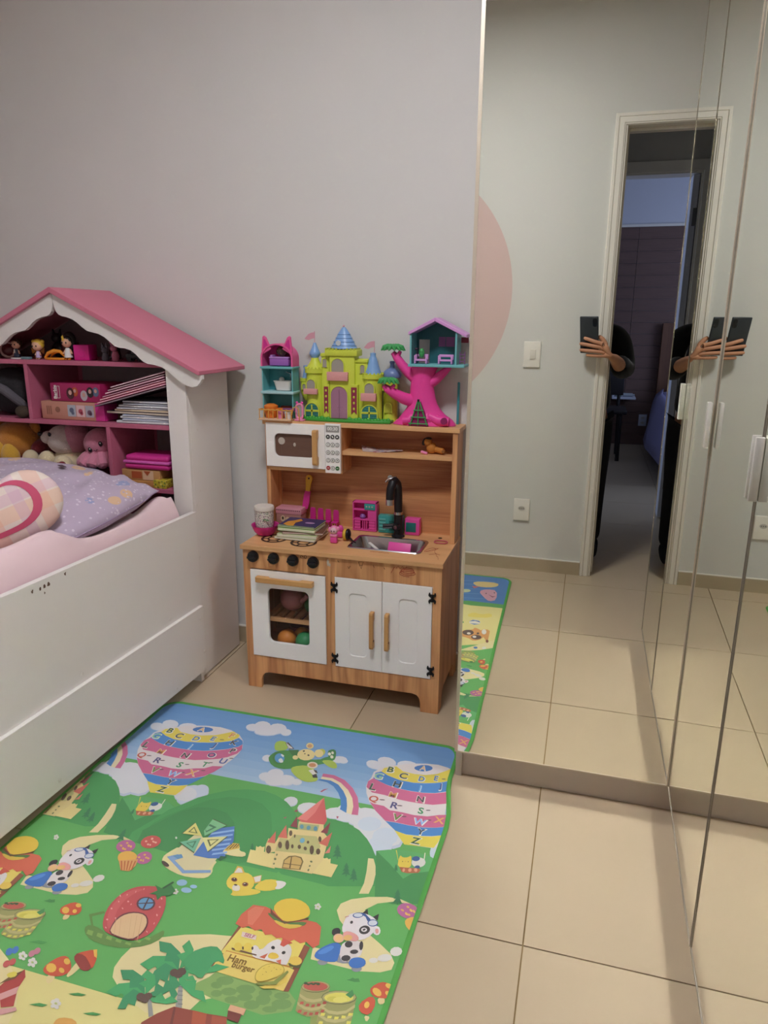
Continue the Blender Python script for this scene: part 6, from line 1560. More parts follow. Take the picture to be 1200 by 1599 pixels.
('d9d3d2',15,1,'p',69,218,68,191,82,166,111,147,156,123,206,110,253,105,293,111,329,127,354,153,370,188,372,219,367,254,355,296,338,332,324,359,306,391,311,435,294,443,253,447,226,450,204,424,184,403,153,378,119,348,94,319,76,287,66,258,65,236),
('9fbf4a',15,0,'s',457,151,453,130,466,119,487,123,504,154,488,171,469,173),
('3f3a42',15,0,'p',483,127,490,122,521,149,507,156),
('2f7a3c',15,0,'s',619,132,632,116,646,124,656,162,641,172),
('3a2a30',15,0,'e',6,924,1597,3,1,1,-9),
('3a2a30',15,0,'e',6,962,1616,3,1,1,-9),
('7a3a50',15,0,'p',933,1592,957,1568,973,1573,959,1554),
('3a6ab0',15,0,'p',890,1249,905,1271,933,1267,940,1251,916,1262),
('3a6ab0',15,0,'p',896,1232,917,1222,940,1234,920,1233),
('4a3028',15,0,'e',14,903,1136,23,7,5,-27),
('4a3028',15,0,'e',14,942,1101,21,6,4,-22),
('d9cf6a',15,0,'s',899,914,961,927,962,907,909,891),
('e0cf4a',16,1,'p',88,182,92,163,124,147,147,164,182,167,220,163,260,149,289,127,303,115,331,128,333,143,320,163,293,179,260,191,225,199,188,206,147,205,112,195),
('3d84c9',16,1,'p',75,219,74,193,88,182,113,196,148,206,189,207,226,201,260,192,293,180,321,165,335,143,353,154,362,171,355,186,330,206,300,221,268,234,229,242,191,244,151,243,118,236),
('c8608a',16,1,'p',68,261,65,236,75,219,119,237,152,244,192,245,230,243,269,235,301,223,331,207,356,187,362,172,372,196,368,220,350,243,328,259,297,272,265,284,230,288,195,289,167,288,127,281,90,280),
('c8608a',16,1,'p',95,319,108,324,136,325,156,337,190,336,222,338,257,333,286,319,312,311,329,295,359,288,346,319,330,343,309,358,285,369,253,377,217,379,183,378,156,380,120,349),
('3d84c9',16,1,'p',157,381,183,379,218,380,254,378,286,369,309,359,332,344,320,371,307,392,284,402,252,410,221,414,192,409),
('e0cf4a',16,1,'p',189,408,222,415,253,411,284,404,307,392,303,422,298,441,253,447,226,450),
('e0cf4a',16,1,'p',926,475,928,474,942,507,941,507),
('e8e2d0',16,1,'p',995,464,997,463,1001,490,999,490),
('d9d6d4',16,0,'p',486,128,488,127,506,151,505,153),
('d9d6d4',16,0,'p',493,133,494,131,509,150,508,152),
('d9d6d4',16,0,'p',499,138,501,136,513,149,511,151),
('d9d6d4',16,0,'p',506,142,507,140,516,148,514,150),
('3d8a3f',16,0,'s',466,217,466,196,475,175,503,160,529,168,563,189,612,181,626,161,653,144,656,173,626,200,589,217,553,242,525,253,492,246),
('2f6f34',16,0,'p',506,159,536,150,545,179,527,181),
('bcbf4c',16,0,'s',591,137,600,122,616,133,617,155,605,164),
('d9d6d2',16,0,'e',14,907,1128,8,2,2,-10),
('d9d6d2',16,0,'e',14,934,1102,8,2,2,-10),
('d9d6d2',16,0,'e',14,967,1161,10,3,3,-25),
('4a3028',16,0,'e',8,944,1139,6,2,1,-10),
('7a3a24',16,0,'e',8,990,1075,6,2,2,-15),
('2f6fb4',17,1,'e',14,206,133,31,-9,8,14),
('5b4a50',17,1,'e',6,125,302,8,-2,2,2),
('5b4a50',17,1,'e',6,176,312,8,-2,2,2),
('5b4a50',17,1,'e',6,255,309,7,-2,1,2),
('5b4a50',17,1,'e',6,316,282,7,-2,1,2),
('5b4a50',17,1,'e',6,363,246,7,-2,1,2),
('5b4a50',17,1,'e',6,198,351,7,-2,1,2),
('5b4a50',17,1,'e',6,263,346,7,-2,1,2),
('5b4a50',17,1,'e',6,314,322,7,-2,1,2),
('5b4a50',17,1,'e',6,290,167,8,-2,1,2),
('e2c94a',17,1,'s',945,526,941,505,941,487,948,494,961,490,966,481,971,497,976,519,962,527),
('dad9d2',17,1,'e',14,989,499,16,-5,4,16),
('357a3a',17,0,'e',14,495,206,17,-5,13,29),
('dcdcc8',17,0,'e',7,631,144,5,-1,3,8),
('dcdcc8',17,0,'e',7,638,136,4,-1,3,7),
('dcdcc8',17,0,'e',7,643,156,5,-1,3,8),
('a8c04c',17,0,'s',550,249,552,231,585,215,613,222,636,255,644,275,624,287,603,287,576,273),
('a8c04c',17,0,'s',619,181,645,171,667,182,677,206,658,208,635,195),
('e0cf90',17,0,'e',14,560,121,11,-3,6,15),
('e0cf90',17,0,'e',14,600,150,13,-3,7,19),
('e0cf90',17,0,'e',14,541,189,8,-2,4,10),
('2d5794',18,1,'e',14,980,489,9,-3,2,8),
('2d5794',18,1,'e',14,990,515,6,-2,1,6),
('b5653c',18,1,'p',949,526,969,523,994,518,1000,522,997,532,973,540,959,540),
('5a4a20',18,1,'e',6,952,507,1,0,0,2),
('5a4a20',18,1,'e',6,965,504,1,0,0,2),
('c77a3a',18,1,'e',6,958,505,1,-1,0,1),
('4f95cc',18,0,'e',14,498,205,14,-4,10,22),
('38343a',18,0,'p',618,252,629,246,639,262,626,265),
('dddad4',18,0,'p',601,237,612,228,631,240,621,253),
('38343a',18,0,'p',614,230,623,230,632,242,624,241),
('e0cf90',18,0,'e',14,566,167,25,-8,11,27),
('c9986a',18,0,'e',14,560,122,7,-2,3,9),
('dfd2c0',18,0,'e',14,603,210,15,-4,6,15),
('e0a080',19,1,'e',8,962,533,3,-1,1,6),
('e0a080',19,1,'e',8,976,529,4,-1,1,6),
('e0a080',19,1,'e',8,989,525,4,-1,2,6),
('dfe2e0',19,0,'s',497,215,502,201,518,220,510,227),
('dfe2e0',19,0,'p',496,184,506,190,507,199,495,190),
('33302c',19,0,'e',8,553,152,3,-1,1,4),
('33302c',19,0,'e',8,574,168,3,-1,2,4),
('33302c',19,0,'e',6,561,164,2,-1,1,3),
('c98a5a',19,0,'e',14,603,210,10,-3,4,9),
('b5506a',19,0,'p',667,317,673,305,684,298,677,308,672,318),
('b5506a',19,0,'p',631,412,638,402,640,413),
('b5506a',19,0,'p',744,399,751,399,750,409),
('b5506a',19,0,'p',615,444,622,437,622,445),
('8f9298',19,3,'e',14,874,820,10,-3,2,7),
('8f9298',19,3,'p',898,800,905,787,926,808,914,812,901,812),
('e0cf8a',20,1,'p',598,613,587,572,601,572,595,557,601,560,605,554,611,557,616,553,622,570,650,568,671,614),
('e0cf8a',20,1,'p',756,603,749,563,767,563,765,548,771,550,776,546,781,550,785,546,790,561,809,561,808,602),
('2c7a4c',20,1,'p',784,496,783,513,786,512,785,527,790,526,787,540,796,535,799,543,801,542,799,535,809,535,799,524,803,524,793,512,796,512),
('2c7a4c',20,1,'p',826,548,825,564,828,563,826,576,831,575,828,588,837,583,838,590,841,590,839,583,848,584,839,573,842,573,834,563,837,563),
('2c7a4c',20,1,'p',848,560,848,575,850,574,849,587,853,585,850,598,859,593,860,600,863,599,861,593,869,594,862,584,864,584,857,574,859,574),
('2c7a4c',20,1,'p',582,551,582,559,584,559,584,566,586,565,586,572,590,570,591,573,593,573,591,570,596,570,591,564,593,564,587,559,589,559),
('2c7a4c',20,1,'p',940,520,939,529,941,528,939,535,942,535,940,541,945,539,945,543,947,543,946,539,950,539,946,534,948,534,944,528,945,528),
('2c7a4c',20,1,'p',966,593,963,610,966,609,964,623,969,622,965,635,974,630,976,638,978,637,976,630,986,631,978,620,981,620,973,609,976,609),
('dfd49a',20,0,'s',397,654,401,638,416,610,455,619,494,632,530,627,529,650,538,667,533,685,510,692,472,695,430,685,408,674),
('e0c84a',20,2,'s',650,680,659,654,684,644,703,649,704,670,685,682,661,685),
('d9d8d0',20,0,'e',6,392,587,3,0,2,4),
('5f8a3c',20,0,'s',356,883,361,871,390,874,420,887,470,887,495,876,513,853,523,838,532,858,511,885,466,905,409,908,376,900),
('5f8a3c',20,0,'p',342,849,368,832,373,837,352,852,371,872,368,874),
('8fb6d6',20,0,'e',14,486,713,12,-3,4,9),
('8fb6d6',20,0,'e',14,508,730,12,-3,5,7),
('8fb6d6',20,0,'e',14,518,716,8,-2,3,5),
('2c6cba',20,3,'s',852,811,852,800,861,786,875,772,889,767,900,778,900,799,902,812,884,817,866,817,856,815),
('d6d3cc',20,3,'e',10,971,788,9,-3,2,6),
('d6d3cc',20,3,'e',10,991,776,14,-5,2,9),
('d6d3cc',20,3,'e',10,1009,755,12,-4,3,11),
('3c8a44',20,3,'p',934,845,941,841,944,837,949,838,956,835,961,842,951,845),
('b25f93',20,2,'e',14,290,647,19,-12,16,17),
('b25f93',20,2,'e',14,356,669,15,-11,14,17),
('c2504a',20,2,'e',14,340,617,20,-13,15,18),
('dccb92',20,2,'s',290,865,304,861,307,873,297,878),
('dccb92',20,0,'s',361,998,380,994,384,1011,374,1015),
('dccb92',20,0,'s',398,989,399,951,412,949,416,958,408,992),
('9a9a5c',20,3,'p',855,883,909,868,917,918,909,928,900,935,890,938,878,937,865,933),
('9a9a5c',20,3,'p',902,894,966,876,973,925,963,936,953,945,940,948,926,947,911,943),
('8a4a2c',20,3,'p',669,787,678,787,672,874,670,878,665,895,663,889),
('e0cf62',20,3,'p',676,786,822,786,832,852,806,847,665,858),
('c9862f',20,3,'p',674,849,817,847,816,852,675,853),
('459a4a',20,0,'p',431,1021,448,1014,466,1013,459,1018,443,1021),
('459a4a',20,0,'p',375,1060,392,1052,410,1051,403,1057,386,1059),
('459a4a',20,0,'p',269,944,287,935,308,934,301,941,282,943),
('459a4a',20,0,'p',485,1047,502,1040,520,1039,513,1044,496,1047),
('dccb92',20,0,'s',991,906,1000,919,1004,905),
('dcc98a',21,1,'p',616,548,612,524,635,533,634,511,657,511,644,476,669,475,659,445,724,436,735,466,754,482,760,509,769,557,761,605,728,606,688,609,661,611,648,563,627,575),
('d9cfa0',21,0,'p',419,606,434,551,525,623,522,658,478,682,414,643),
('dcd8d6',21,2,'s',688,647,710,644,718,650,712,668,697,672,699,658),
('e0c84a',21,2,'s',589,693,621,689,668,683,673,692,647,707,610,718,611,702),
('7fa650',21,0,'p',367,884,381,884,386,895,371,894),
('7fa650',21,0,'p',392,885,405,885,409,895,395,893),
('7fa650',21,0,'p',416,886,429,886,432,894,418,893),
('7fa650',21,0,'p',440,887,453,887,455,894,441,893),
('7fa650',21,0,'p',464,888,477,888,478,894,464,893),
('7fa650',21,0,'p',479,877,493,877,493,883,479,882),
('7fa650',21,0,'p',495,866,508,866,509,872,495,871),
('4a86d0',21,3,'s',854,805,864,789,879,776,885,783,870,803),
('d8d0ce',21,3,'s',895,772,903,759,921,751,936,754,943,774,942,787,927,799,915,810,902,799),
('8f9298',21,3,'e',14,945,816,10,-3,2,7),
('e0b45a',21,2,'e',7,278,649,3,-1,3,3),
('e0b45a',21,2,'e',7,287,637,3,-1,2,3),
('e0b45a',21,2,'e',7,303,645,3,0,2,4),
('e0b45a',21,2,'e',7,295,657,3,-1,2,3),
('e0b45a',21,2,'e',7,296,644,3,-1,3,4),
('e0b45a',21,2,'e',7,289,656,3,-1,3,4),
('e0b45a',21,2,'e',7,344,671,3,-1,2,3),
('e0b45a',21,2,'e',7,352,660,3,-1,2,3),
('e0b45a',21,2,'e',7,367,668,3,-1,2,3),
('e0b45a',21,2,'e',7,360,678,2,0,2,4),
('e0b45a',21,2,'e',7,361,667,3,-1,2,3),
('e0b45a',21,2,'e',7,354,678,3,-1,2,3),
('e0b09a',21,2,'e',7,328,619,3,-1,2,3),
('e0b09a',21,2,'e',7,337,607,3,-1,2,4),
('e0b09a',21,2,'e',7,353,616,3,-1,2,3),
('e0b09a',21,2,'e',7,345,627,2,-1,2,3),
('e0b09a',21,2,'e',7,346,615,3,-1,3,3),
('e0b09a',21,2,'e',7,339,627,3,-1,2,3),
('c9502c',21,2,'s',273,858,271,847,286,830,304,829,321,844,319,858,299,864,283,865),
('c9502c',21,0,'s',345,992,344,977,355,957,370,950,391,963,402,980,390,995,363,999),
('8f2c24',21,0,'s',385,951,385,938,403,935,429,948,438,966,423,972,405,963),
('b8b276',21,3,'p',858,898,875,903,889,902,901,896,911,882,913,889,903,902,891,908,877,910,861,904),
('b8b276',21,3,'p',861,915,878,920,892,919,904,913,913,900,916,906,906,919,894,925,880,926,864,921),
('b8b276',21,3,'p',905,908,924,915,941,913,956,906,968,890,970,896,958,912,943,919,927,921,907,914),
('b8b276',21,3,'p',907,925,927,931,943,929,958,922,970,907,972,913,960,928,945,935,929,937,910,931),
('8a4a2c',21,3,'p',822,792,836,795,836,900,823,903),
('dfc766',21,3,'p',676,851,815,851,827,853,826,902,757,902,670,899,667,888,668,869),
('9a9a94',21,0,'p',617,929,625,931,658,988,646,992),
('8f908c',21,0,'p',581,985,588,983,615,1015,608,1020),
('3a74c0',21,0,'e',14,249,975,3,-6,8,6),
('3a74c0',21,0,'e',14,258,968,3,-6,7,6),
('c07a8c',21,0,'e',14,297,966,3,-6,7,5),
('c07a8c',21,0,'e',14,303,958,3,-6,7,5),
('c0504c',21,0,'e',14,266,1000,3,-6,7,5),
('c0504c',21,0,'e',14,274,993,3,-6,7,5),
('d9d6d0',21,0,'e',7,289,974,4,-1,3,4),
('d9d6d0',21,0,'e',7,290,981,4,-1,3,3),
('d9d6d0',21,0,'e',7,282,980,4,-1,3,4),
('d9d6d0',21,0,'e',7,276,974,4,-1,3,4),
('d9d6d0',21,0,'e',7,280,970,4,-1,4,4),
('d9d6d0',21,0,'e',7,319,981,4,-1,4,4),
('d9d6d0',21,0,'e',7,320,988,4,-1,4,4),
('d9d6d0',21,0,'e',7,312,988,4,-2,3,4),
('d9d6d0',21,0,'e',7,306,981,4,-1,3,4),
('d9d6d0',21,0,'e',7,310,977,4,-2,4,4),
('d9d6d0',21,0,'e',7,429,1043,4,-1,3,4),
('d9d6d0',21,0,'e',7,429,1050,5,-1,4,4),
('d9d6d0',21,0,'e',7,421,1050,4,-2,3,4),
('d9d6d0',21,0,'e',7,415,1043,4,-2,3,4),
('d9d6d0',21,0,'e',7,420,1039,5,-2,4,4),
('d9d6d0',21,0,'e',7,109,668,3,-1,3,4),
('d9d6d0',21,0,'e',7,111,674,2,-1,2,3),
('d9d6d0',21,0,'e',7,105,673,3,-1,3,4),
('d9d6d0',21,0,'e',7,100,667,3,0,3,4),
('d9d6d0',21,0,'e',7,103,664,3,-1,3,4),
('d9d6d0',21,0,'e',7,816,691,2,-1,1,3),
('d9d6d0',21,0,'e',7,815,697,2,-1,1,3),
('d9d6d0',21,0,'e',7,809,696,3,-1,2,3),
('d9d6d0',21,0,'e',7,807,690,3,-1,2,4),
('d9d6d0',21,0,'e',7,811,687,3,-1,1,4),
('d9d6d0',21,0,'e',7,815,690,3,0,2,4),
('d9d6d0',21,0,'e',7,814,696,3,0,2,4),
('d9d6d0',21,0,'e',7,809,696,3,-1,1,4),
('d9d6d0',21,0,'e',7,806,690,3,-1,2,3),
('d9d6d0',21,0,'e',7,810,686,3,-1,2,4),
('d9d6d0',21,0,'e',7,491,740,3,-1,2,3),
('d9d6d0',21,0,'e',7,491,745,3,-1,2,3),
('d9d6d0',21,0,'e',7,485,745,3,-1,3,3),
('d9d6d0',21,0,'e',7,482,739,3,-1,2,3),
('d9d6d0',21,0,'e',7,485,736,3,-1,2,3),
('d9d6d0',21,0,'e',7,816,691,3,-1,1,3),
('d9d6d0',21,0,'e',7,815,696,3,0,1,4),
('d9d6d0',21,0,'e',7,810,696,3,-1,1,3),
('d9d6d0',21,0,'e',7,808,690,3,-1,1,4),
('d9d6d0',21,0,'e',7,812,687,2,-1,1,4),
('a8322c',21,0,'p',292,1047,295,1027,311,1000,325,1014,330,1040,350,1071,329,1080),
('d6a04a',21,0,'s',445,1075,451,1065,481,1061,497,1076,453,1089),
('c9502c',21,0,'s',974,886,981,903,1002,904,1006,876,993,862),
('b9b878',22,1,'p',647,560,639,516,663,515,668,495,724,485,747,516,747,546,706,552),
('cf5f5c',22,1,'p',687,339,651,437,667,446,694,443,727,439,727,422),
('8a3c44',22,1,'p',647,428,646,469,666,470),
('8a3c44',22,1,'p',738,425,728,468,746,469),
('cf6a58',22,1,'p',634,467,633,515,657,512),
('cf6a58',22,1,'p',619,496,615,539,636,537),
('cf6a58',22,1,'p',756,460,738,506,763,511),
('d98070',22,1,'p',770,506,765,535,776,530),
('4a78c0',22,0,'p',470,530,511,509,534,557,540,618,505,628,465,629,464,586),
('7fa3cf',22,0,'p',407,651,428,636,441,647,431,656,471,678,530,660,534,668,472,688),
('dfd49a',22,0,'s',526,604,528,577,542,560,559,571,564,585,582,585,587,599,561,605),
('e0c84a',22,2,'s',582,684,581,666,585,653,603,645,625,645,643,661,650,680,641,696,618,700,596,699),
('dbb044',22,2,'p',586,656,583,631,596,631,611,647),
('dbb044',22,2,'p',633,653,651,641,659,662,648,670),
('bf4a4c',22,0,'s',383,857,371,829,369,802,375,775,390,756,412,745,440,739,460,742,484,772,496,801,501,830,502,856,482,881,452,885,417,882,398,875),
('2f2a2c',22,3,'e',10,910,766,8,-2,2,8),
('2f2a2c',22,3,'e',10,936,762,4,-1,3,11),
('2f2a2c',22,3,'e',10,927,780,8,-3,2,5),
('2f2a2c',22,3,'e',10,916,799,9,-3,2,7),
('2c6cba',22,3,'s',924,805,928,795,942,789,955,791,960,803,950,814,935,817,927,812),
('2b2829',22,3,'s',866,750,864,739,874,732,882,737,883,748,872,755),
('2b2829',22,3,'p',910,683,918,667,926,686),
('2b2829',22,3,'p',935,686,946,673,949,691),
('dcd6d8',22,3,'s',946,710,956,704,965,718,961,729,949,726),
('e0b04a',22,2,'s',295,687,290,672,305,659,327,661,344,675,332,693,308,698),
('d6a060',22,2,'p',304,694,346,677,353,698,349,717,328,720),
('e0b44a',22,2,'e',10,286,854,8,-2,6,8),
('e0b44a',22,2,'e',10,307,851,5,-1,3,5),
('e0b44a',22,2,'e',10,304,835,6,-2,4,5),
('e0b44a',22,0,'e',10,359,983,10,-3,8,9),
('e0b44a',22,0,'e',10,383,982,6,-1,5,5),
('e0b44a',22,0,'e',10,379,962,6,-2,6,6),
('c9502c',22,0,'s',383,941,416,920,431,935,441,965,426,953,402,939),
('b8503f',22,3,'p',867,913,873,912,874,917,867,919),
('b8503f',22,3,'p',879,914,885,913,886,918,879,920),
('b8503f',22,3,'p',890,913,896,911,896,917,890,919),
('b8503f',22,3,'p',899,908,906,907,906,912,900,914),
('b8503f',22,3,'p',908,901,915,899,915,905,909,907),
('b8503f',22,3,'p',870,930,876,928,877,934,870,936),
('b8503f',22,3,'p',882,931,888,929,888,935,882,937),
('b8503f',22,3,'p',892,929,899,928,899,933,893,935),
('b8503f',22,3,'p',902,925,908,923,909,929,903,931),
('b8503f',22,3,'p',911,918,917,916,917,922,911,924),
('6f7444',22,3,'e',14,882,876,27,-8,5,12),
('d6cf5a',22,3,'p',913,924,921,922,921,928,914,930),
('d6cf5a',22,3,'p',927,926,935,924,935,929,928,931),
('d6cf5a',22,3,'p',940,924,948,922,948,927,941,930),
('d6cf5a',22,3,'p',952,918,960,917,960,922,953,924),
('d6cf5a',22,3,'p',963,910,971,908,971,913,963,916),
('d6cf5a',22,3,'p',916,940,923,939,924,944,916,946),
('d6cf5a',22,3,'p',930,942,938,940,938,945,930,947),
('d6cf5a',22,3,'p',943,940,950,938,951,943,943,945),
('d6cf5a',22,3,'p',955,935,962,933,962,938,955,940),
('d6cf5a',22,3,'p',965,926,973,924,973,930,966,932),
('6f7444',22,3,'e',14,934,885,33,-9,5,14),
('7f807c',22,0,'p',620,940,630,938,631,940,621,942),
('7f807c',22,0,'p',626,948,635,947,636,949,626,951),
('7f807c',22,0,'p',631,957,640,955,640,957,631,959),
('7f807c',22,0,'p',635,965,645,963,645,965,636,967),
('7f807c',22,0,'p',640,973,649,971,650,973,641,975),
('7f807c',22,0,'p',645,981,654,979,655,981,646,983),
('3da35e',22,0,'p',607,918,569,894,538,903,524,927,549,934,557,923,576,935,582,921),
('2f8f5a',22,0,'p',607,918,588,881,556,866,529,868,545,889,561,889,567,907,584,904),
('3da35e',22,0,'p',607,918,620,892,609,866,588,848,582,866,596,877,583,887,601,898),
('2f8f5a',22,0,'p',607,918,637,910,654,885,657,859,634,866,636,883,615,881,621,901),
('3da35e',22,0,'p',607,918,641,918,677,902,700,883,671,884,662,897,641,891,635,908),
('2f8f5a',22,0,'p',607,918,572,910,561,932,566,962,585,958,582,945,600,948,594,932),
('3da35e',22,0,'p',607,918,624,944,662,960,696,965,678,945,661,947,653,928,634,933),
('2f8f5a',22,0,'p',607,918,595,932,610,958,633,980,634,964,623,956,629,945,615,937),
('3da35e',22,0,'p',607,918,616,928,635,932,651,929,640,920,633,925,626,914,620,922),
('3da35e',22,0,'p',575,983,538,965,511,976,499,998,523,1002,529,992,547,1001,552,988),
('2f8f5a',22,0,'p',575,983,551,951,519,942,495,949,513,966,527,963,537,979,551,973),
('3da35e',22,0,'p',575,983,582,958,568,941,546,934,543,949,558,954,548,965,566,969),
('2f8f5a',22,0,'p',575,983,601,980,615,962,615,942,595,944,599,959,579,954,587,971),
('3da35e',22,0,'p',575,983,598,992,626,988,644,978,624,971,617,980,602,970,596,982),
('2f8f5a',22,0,'p',575,983,546,978,537,998,542,1022,557,1018,555,1007,570,1008,565,995),
('3a9a5c',22,0,'s',602,904,607,874,632,851,659,846,691,881,666,876,663,901,660,926,629,911),
('b9c77a',22,0,'e',6,283,976,2,-1,2,2),
('b9c77a',22,0,'e',6,313,983,2,-1,2,2),
('b9c77a',22,0,'e',6,423,1045,2,-1,2,2),
('b9c77a',22,0,'e',6,106,669,1,0,1,2),
('b9c77a',22,0,'e',6,812,692,1,0,0,2),
('b9c77a',22,0,'e',6,811,692,2,-1,1,2),
('b9c77a',22,0,'e',6,487,741,1,-1,1,2),
('b9c77a',22,0,'e',6,812,692,2,0,1,2),
('d09a98',22,0,'p',304,1059,329,1034,335,1049,315,1070),
('6f4a20',22,0,'p',287,1041,296,1019,311,1002,308,1023),
('d09a98',22,0,'p',325,1085,356,1072,363,1077,336,1096),
('e0b44a',22,0,'e',10,990,885,5,2,1,-7),
('dd8078',23,1,'p',687,339,651,437,678,439,687,402),
('a9b27a',23,1,'p',665,453,715,445,720,468,669,475),
('8fb6e0',23,0,'p',468,547,516,520,519,526,468,555),
('8fb6e0',23,0,'p',476,560,520,536,523,541,476,568),
('8fb6e0',23,0,'p',484,573,525,551,527,557,484,580),
('8fb6e0',23,0,'p',491,586,529,566,531,572,492,593),
('8fb6e0',23,0,'p',499,598,533,581,535,586,500,605),
('8fb6e0',23,0,'p',507,610,537,595,539,601,507,617),
('5f94c0',23,0,'p',419,645,436,634,446,643,437,651),
('4a3a30',23,0,'s',403,670,406,664,427,672,430,679,421,681),
('d6b24a',23,0,'p',527,592,536,565,553,563,560,577,536,593),
('2f6a44',23,0,'p',530,627,529,613,546,611,537,628),
('dcd6d2',23,2,'p',587,653,588,636,596,636,606,647),
('dcd6d2',23,2,'p',637,653,651,643,656,660,647,666),
('e3dcd0',23,2,'s',605,699,602,686,618,684,625,698,615,703),
('9a5a34',23,2,'e',10,597,672,7,-2,4,6),
('9a5a34',23,2,'e',10,628,678,7,-2,3,6),
('c9585a',23,0,'s',379,835,374,804,382,775,399,758,418,754,401,772,392,799,396,830,413,863,406,873),
('dcd6d8',23,3,'s',883,736,880,711,883,694,899,682,923,681,945,689,953,707,948,732,934,749,917,752,894,747),
('d99a94',23,3,'s',950,714,957,711,961,722,956,726),
('b8622f',23,2,'p',310,694,313,693,332,719,329,720),
('b8622f',23,2,'p',318,692,321,691,337,717,335,718),
('b8622f',23,2,'p',326,690,329,688,343,716,340,716),
('b8622f',23,2,'p',334,687,337,686,348,714,346,715),
('b8622f',23,2,'p',342,685,345,684,354,713,351,713),
('e0b44a',23,0,'p',412,924,419,921,432,939,424,937),
('a9a468',23,3,'e',14,882,876,26,-8,4,11),
('a9a468',23,3,'e',14,934,885,31,-9,4,13),
('cf6144',23,3,'p',660,784,660,758,673,727,702,724,722,729,756,744,804,733,825,733,839,741,852,784,843,796,823,785,813,792,797,787,787,798,770,790,760,794,746,788,734,793,720,782,708,789,690,782,680,790),
('5a4034',23,0,'e',9,602,925,9,-3,5,8),
('5a4034',23,0,'e',9,614,919,9,-3,5,8),
('5a4034',23,0,'e',9,611,926,9,-3,5,8),
('5a4034',23,0,'e',9,570,989,9,-2,5,8),
('5a4034',23,0,'e',9,582,984,8,-3,4,7),
('5a4034',23,0,'e',9,579,990,9,-2,5,8),
('8f3c28',23,0,'p',642,989,668,987,706,985,748,980,769,1021,645,1057,618,1015),
('d6a580',23,0,'p',743,968,742,956,775,956,776,969),
('8f3c28',23,0,'p',602,1033,619,1010,642,989,693,985,729,1048,614,1082),
('d6c84a',23,0,'s',283,1019,298,1008,308,1017,296,1026),
('5f9cb4',24,1,'e',8,675,463,5,-1,3,8),
('5f9cb4',24,1,'e',8,693,462,5,-2,3,8),
('5f9cb4',24,1,'e',8,711,460,5,-1,3,9),
('6fb0cc',24,1,'e',8,696,509,6,-2,3,9),
('5f4a34',24,1,'e',8,650,539,5,-1,5,11),
('5f4a34',24,1,'e',8,630,561,6,-2,6,13),
('5f4a34',24,1,'e',8,658,493,4,-1,4,10),
('5f4a34',24,1,'e',8,736,493,4,-1,4,10),
('5f4a34',24,1,'e',8,748,534,5,-2,4,10),
('5f4a34',24,1,'e',8,667,534,5,-1,7,16),
('5f4a34',24,1,'e',8,731,533,5,-2,6,15),
('5f4a34',24,1,'e',8,672,500,2,0,2,6),
('5f4a34',24,1,'e',8,712,511,3,-1,2,5),
('5f4a34',24,1,'e',8,681,535,3,-1,3,7),
('5f4a34',24,1,'e',8,698,532,4,-1,3,7),
('5f4a34',24,1,'e',8,714,533,4,-1,3,6),
('7a6a34',24,1,'p',687,609,680,583,686,568,701,562,717,563,727,575,731,602),
('6f7a50',24,1,'e',6,657,572,2,0,1,4),
('6f7a50',24,1,'e',6,659,586,3,-1,2,4),
('6f7a50',24,1,'e',6,663,601,2,-1,1,3),
('6f7a50',24,1,'e',6,745,570,3,-1,2,3),
('6f7a50',24,1,'e',6,747,584,2,-1,1,3),
('6f7a50',24,1,'e',6,749,597,2,-1,1,4),
('4f5f3a',24,0,'p',397,571,408,524,451,565),
('4f5f3a',24,0,'p',446,546,445,499,492,511,458,563),
('4f5f3a',24,0,'p',455,571,514,548,494,611),
('4f5f3a',24,0,'p',452,571,408,601,463,623),
('4a3a28',24,0,'p',531,590,533,589,537,569,535,569),
('4a3a28',24,0,'p',537,586,540,586,543,567,541,568),
('4a3a28',24,0,'p',544,583,546,582,549,565,546,566),
('4a3a28',24,0,'p',550,579,552,578,554,564,552,564),
('3a241c',24,2,'e',8,597,672,5,-2,3,4),
('3a241c',24,2,'e',8,628,678,4,-1,2,4),
('3a241c',24,2,'e',8,608,686,4,-1,2,2),
('e0a09a',24,0,'e',6,380,823,2,-1,2,2),
('e0a09a',24,0,'e',6,383,802,1,-1,2,2),
('e0a09a',24,0,'e',6,389,780,1,-1,1,2),
('e0a09a',24,0,'e',6,402,767,1,0,1,3),
('e0a09a',24,0,'e',6,415,755,1,0,1,3),
('e0a09a',24,0,'e',6,452,774,1,-1,1,2),
('e0a09a',24,0,'e',6,479,790,2,-1,2,2),
('e0a09a',24,0,'e',6,486,811,2,0,2,3),
('e0a09a',24,0,'e',6,493,832,1,0,1,3),
('e0a09a',24,0,'e',6,491,855,2,0,2,2),
('e0a09a',24,0,'e',6,403,816,2,0,2,2),
('e0a09a',24,0,'e',6,414,801,1,-1,1,2),
('e0a09a',24,0,'e',6,469,768,2,0,2,3),
('e0a09a',24,0,'e',6,390,851,2,-1,2,2),
('e0a09a',24,0,'e',6,405,843,1,-1,2,2),
('e0a09a',24,0,'e',6,451,757,2,0,2,3),
('e0a09a',24,0,'e',6,484,879,1,0,1,2),
('e0a09a',24,0,'e',6,401,870,2,0,2,2),
('e0a09a',24,0,'e',6,376,787,2,0,2,3),
('e0a09a',24,0,'e',6,403,796,2,-1,2,2),
('6a3034',24,0,'s',416,881,408,861,407,840,416,824,437,815,461,815,478,829,486,849,483,868,474,884,445,885),
('5a3238',24,0,'e',14,444,790,20,-6,11,17),
('dd9a94',24,3,'s',888,743,897,735,917,738,926,746,925,755,909,758,894,753),
('d9aa90',24,3,'e',14,885,758,11,-3,4,11),
('33302f',24,3,'e',14,930,723,11,-4,3,11),
('34579a',24,3,'e',14,904,690,11,-4,2,7),
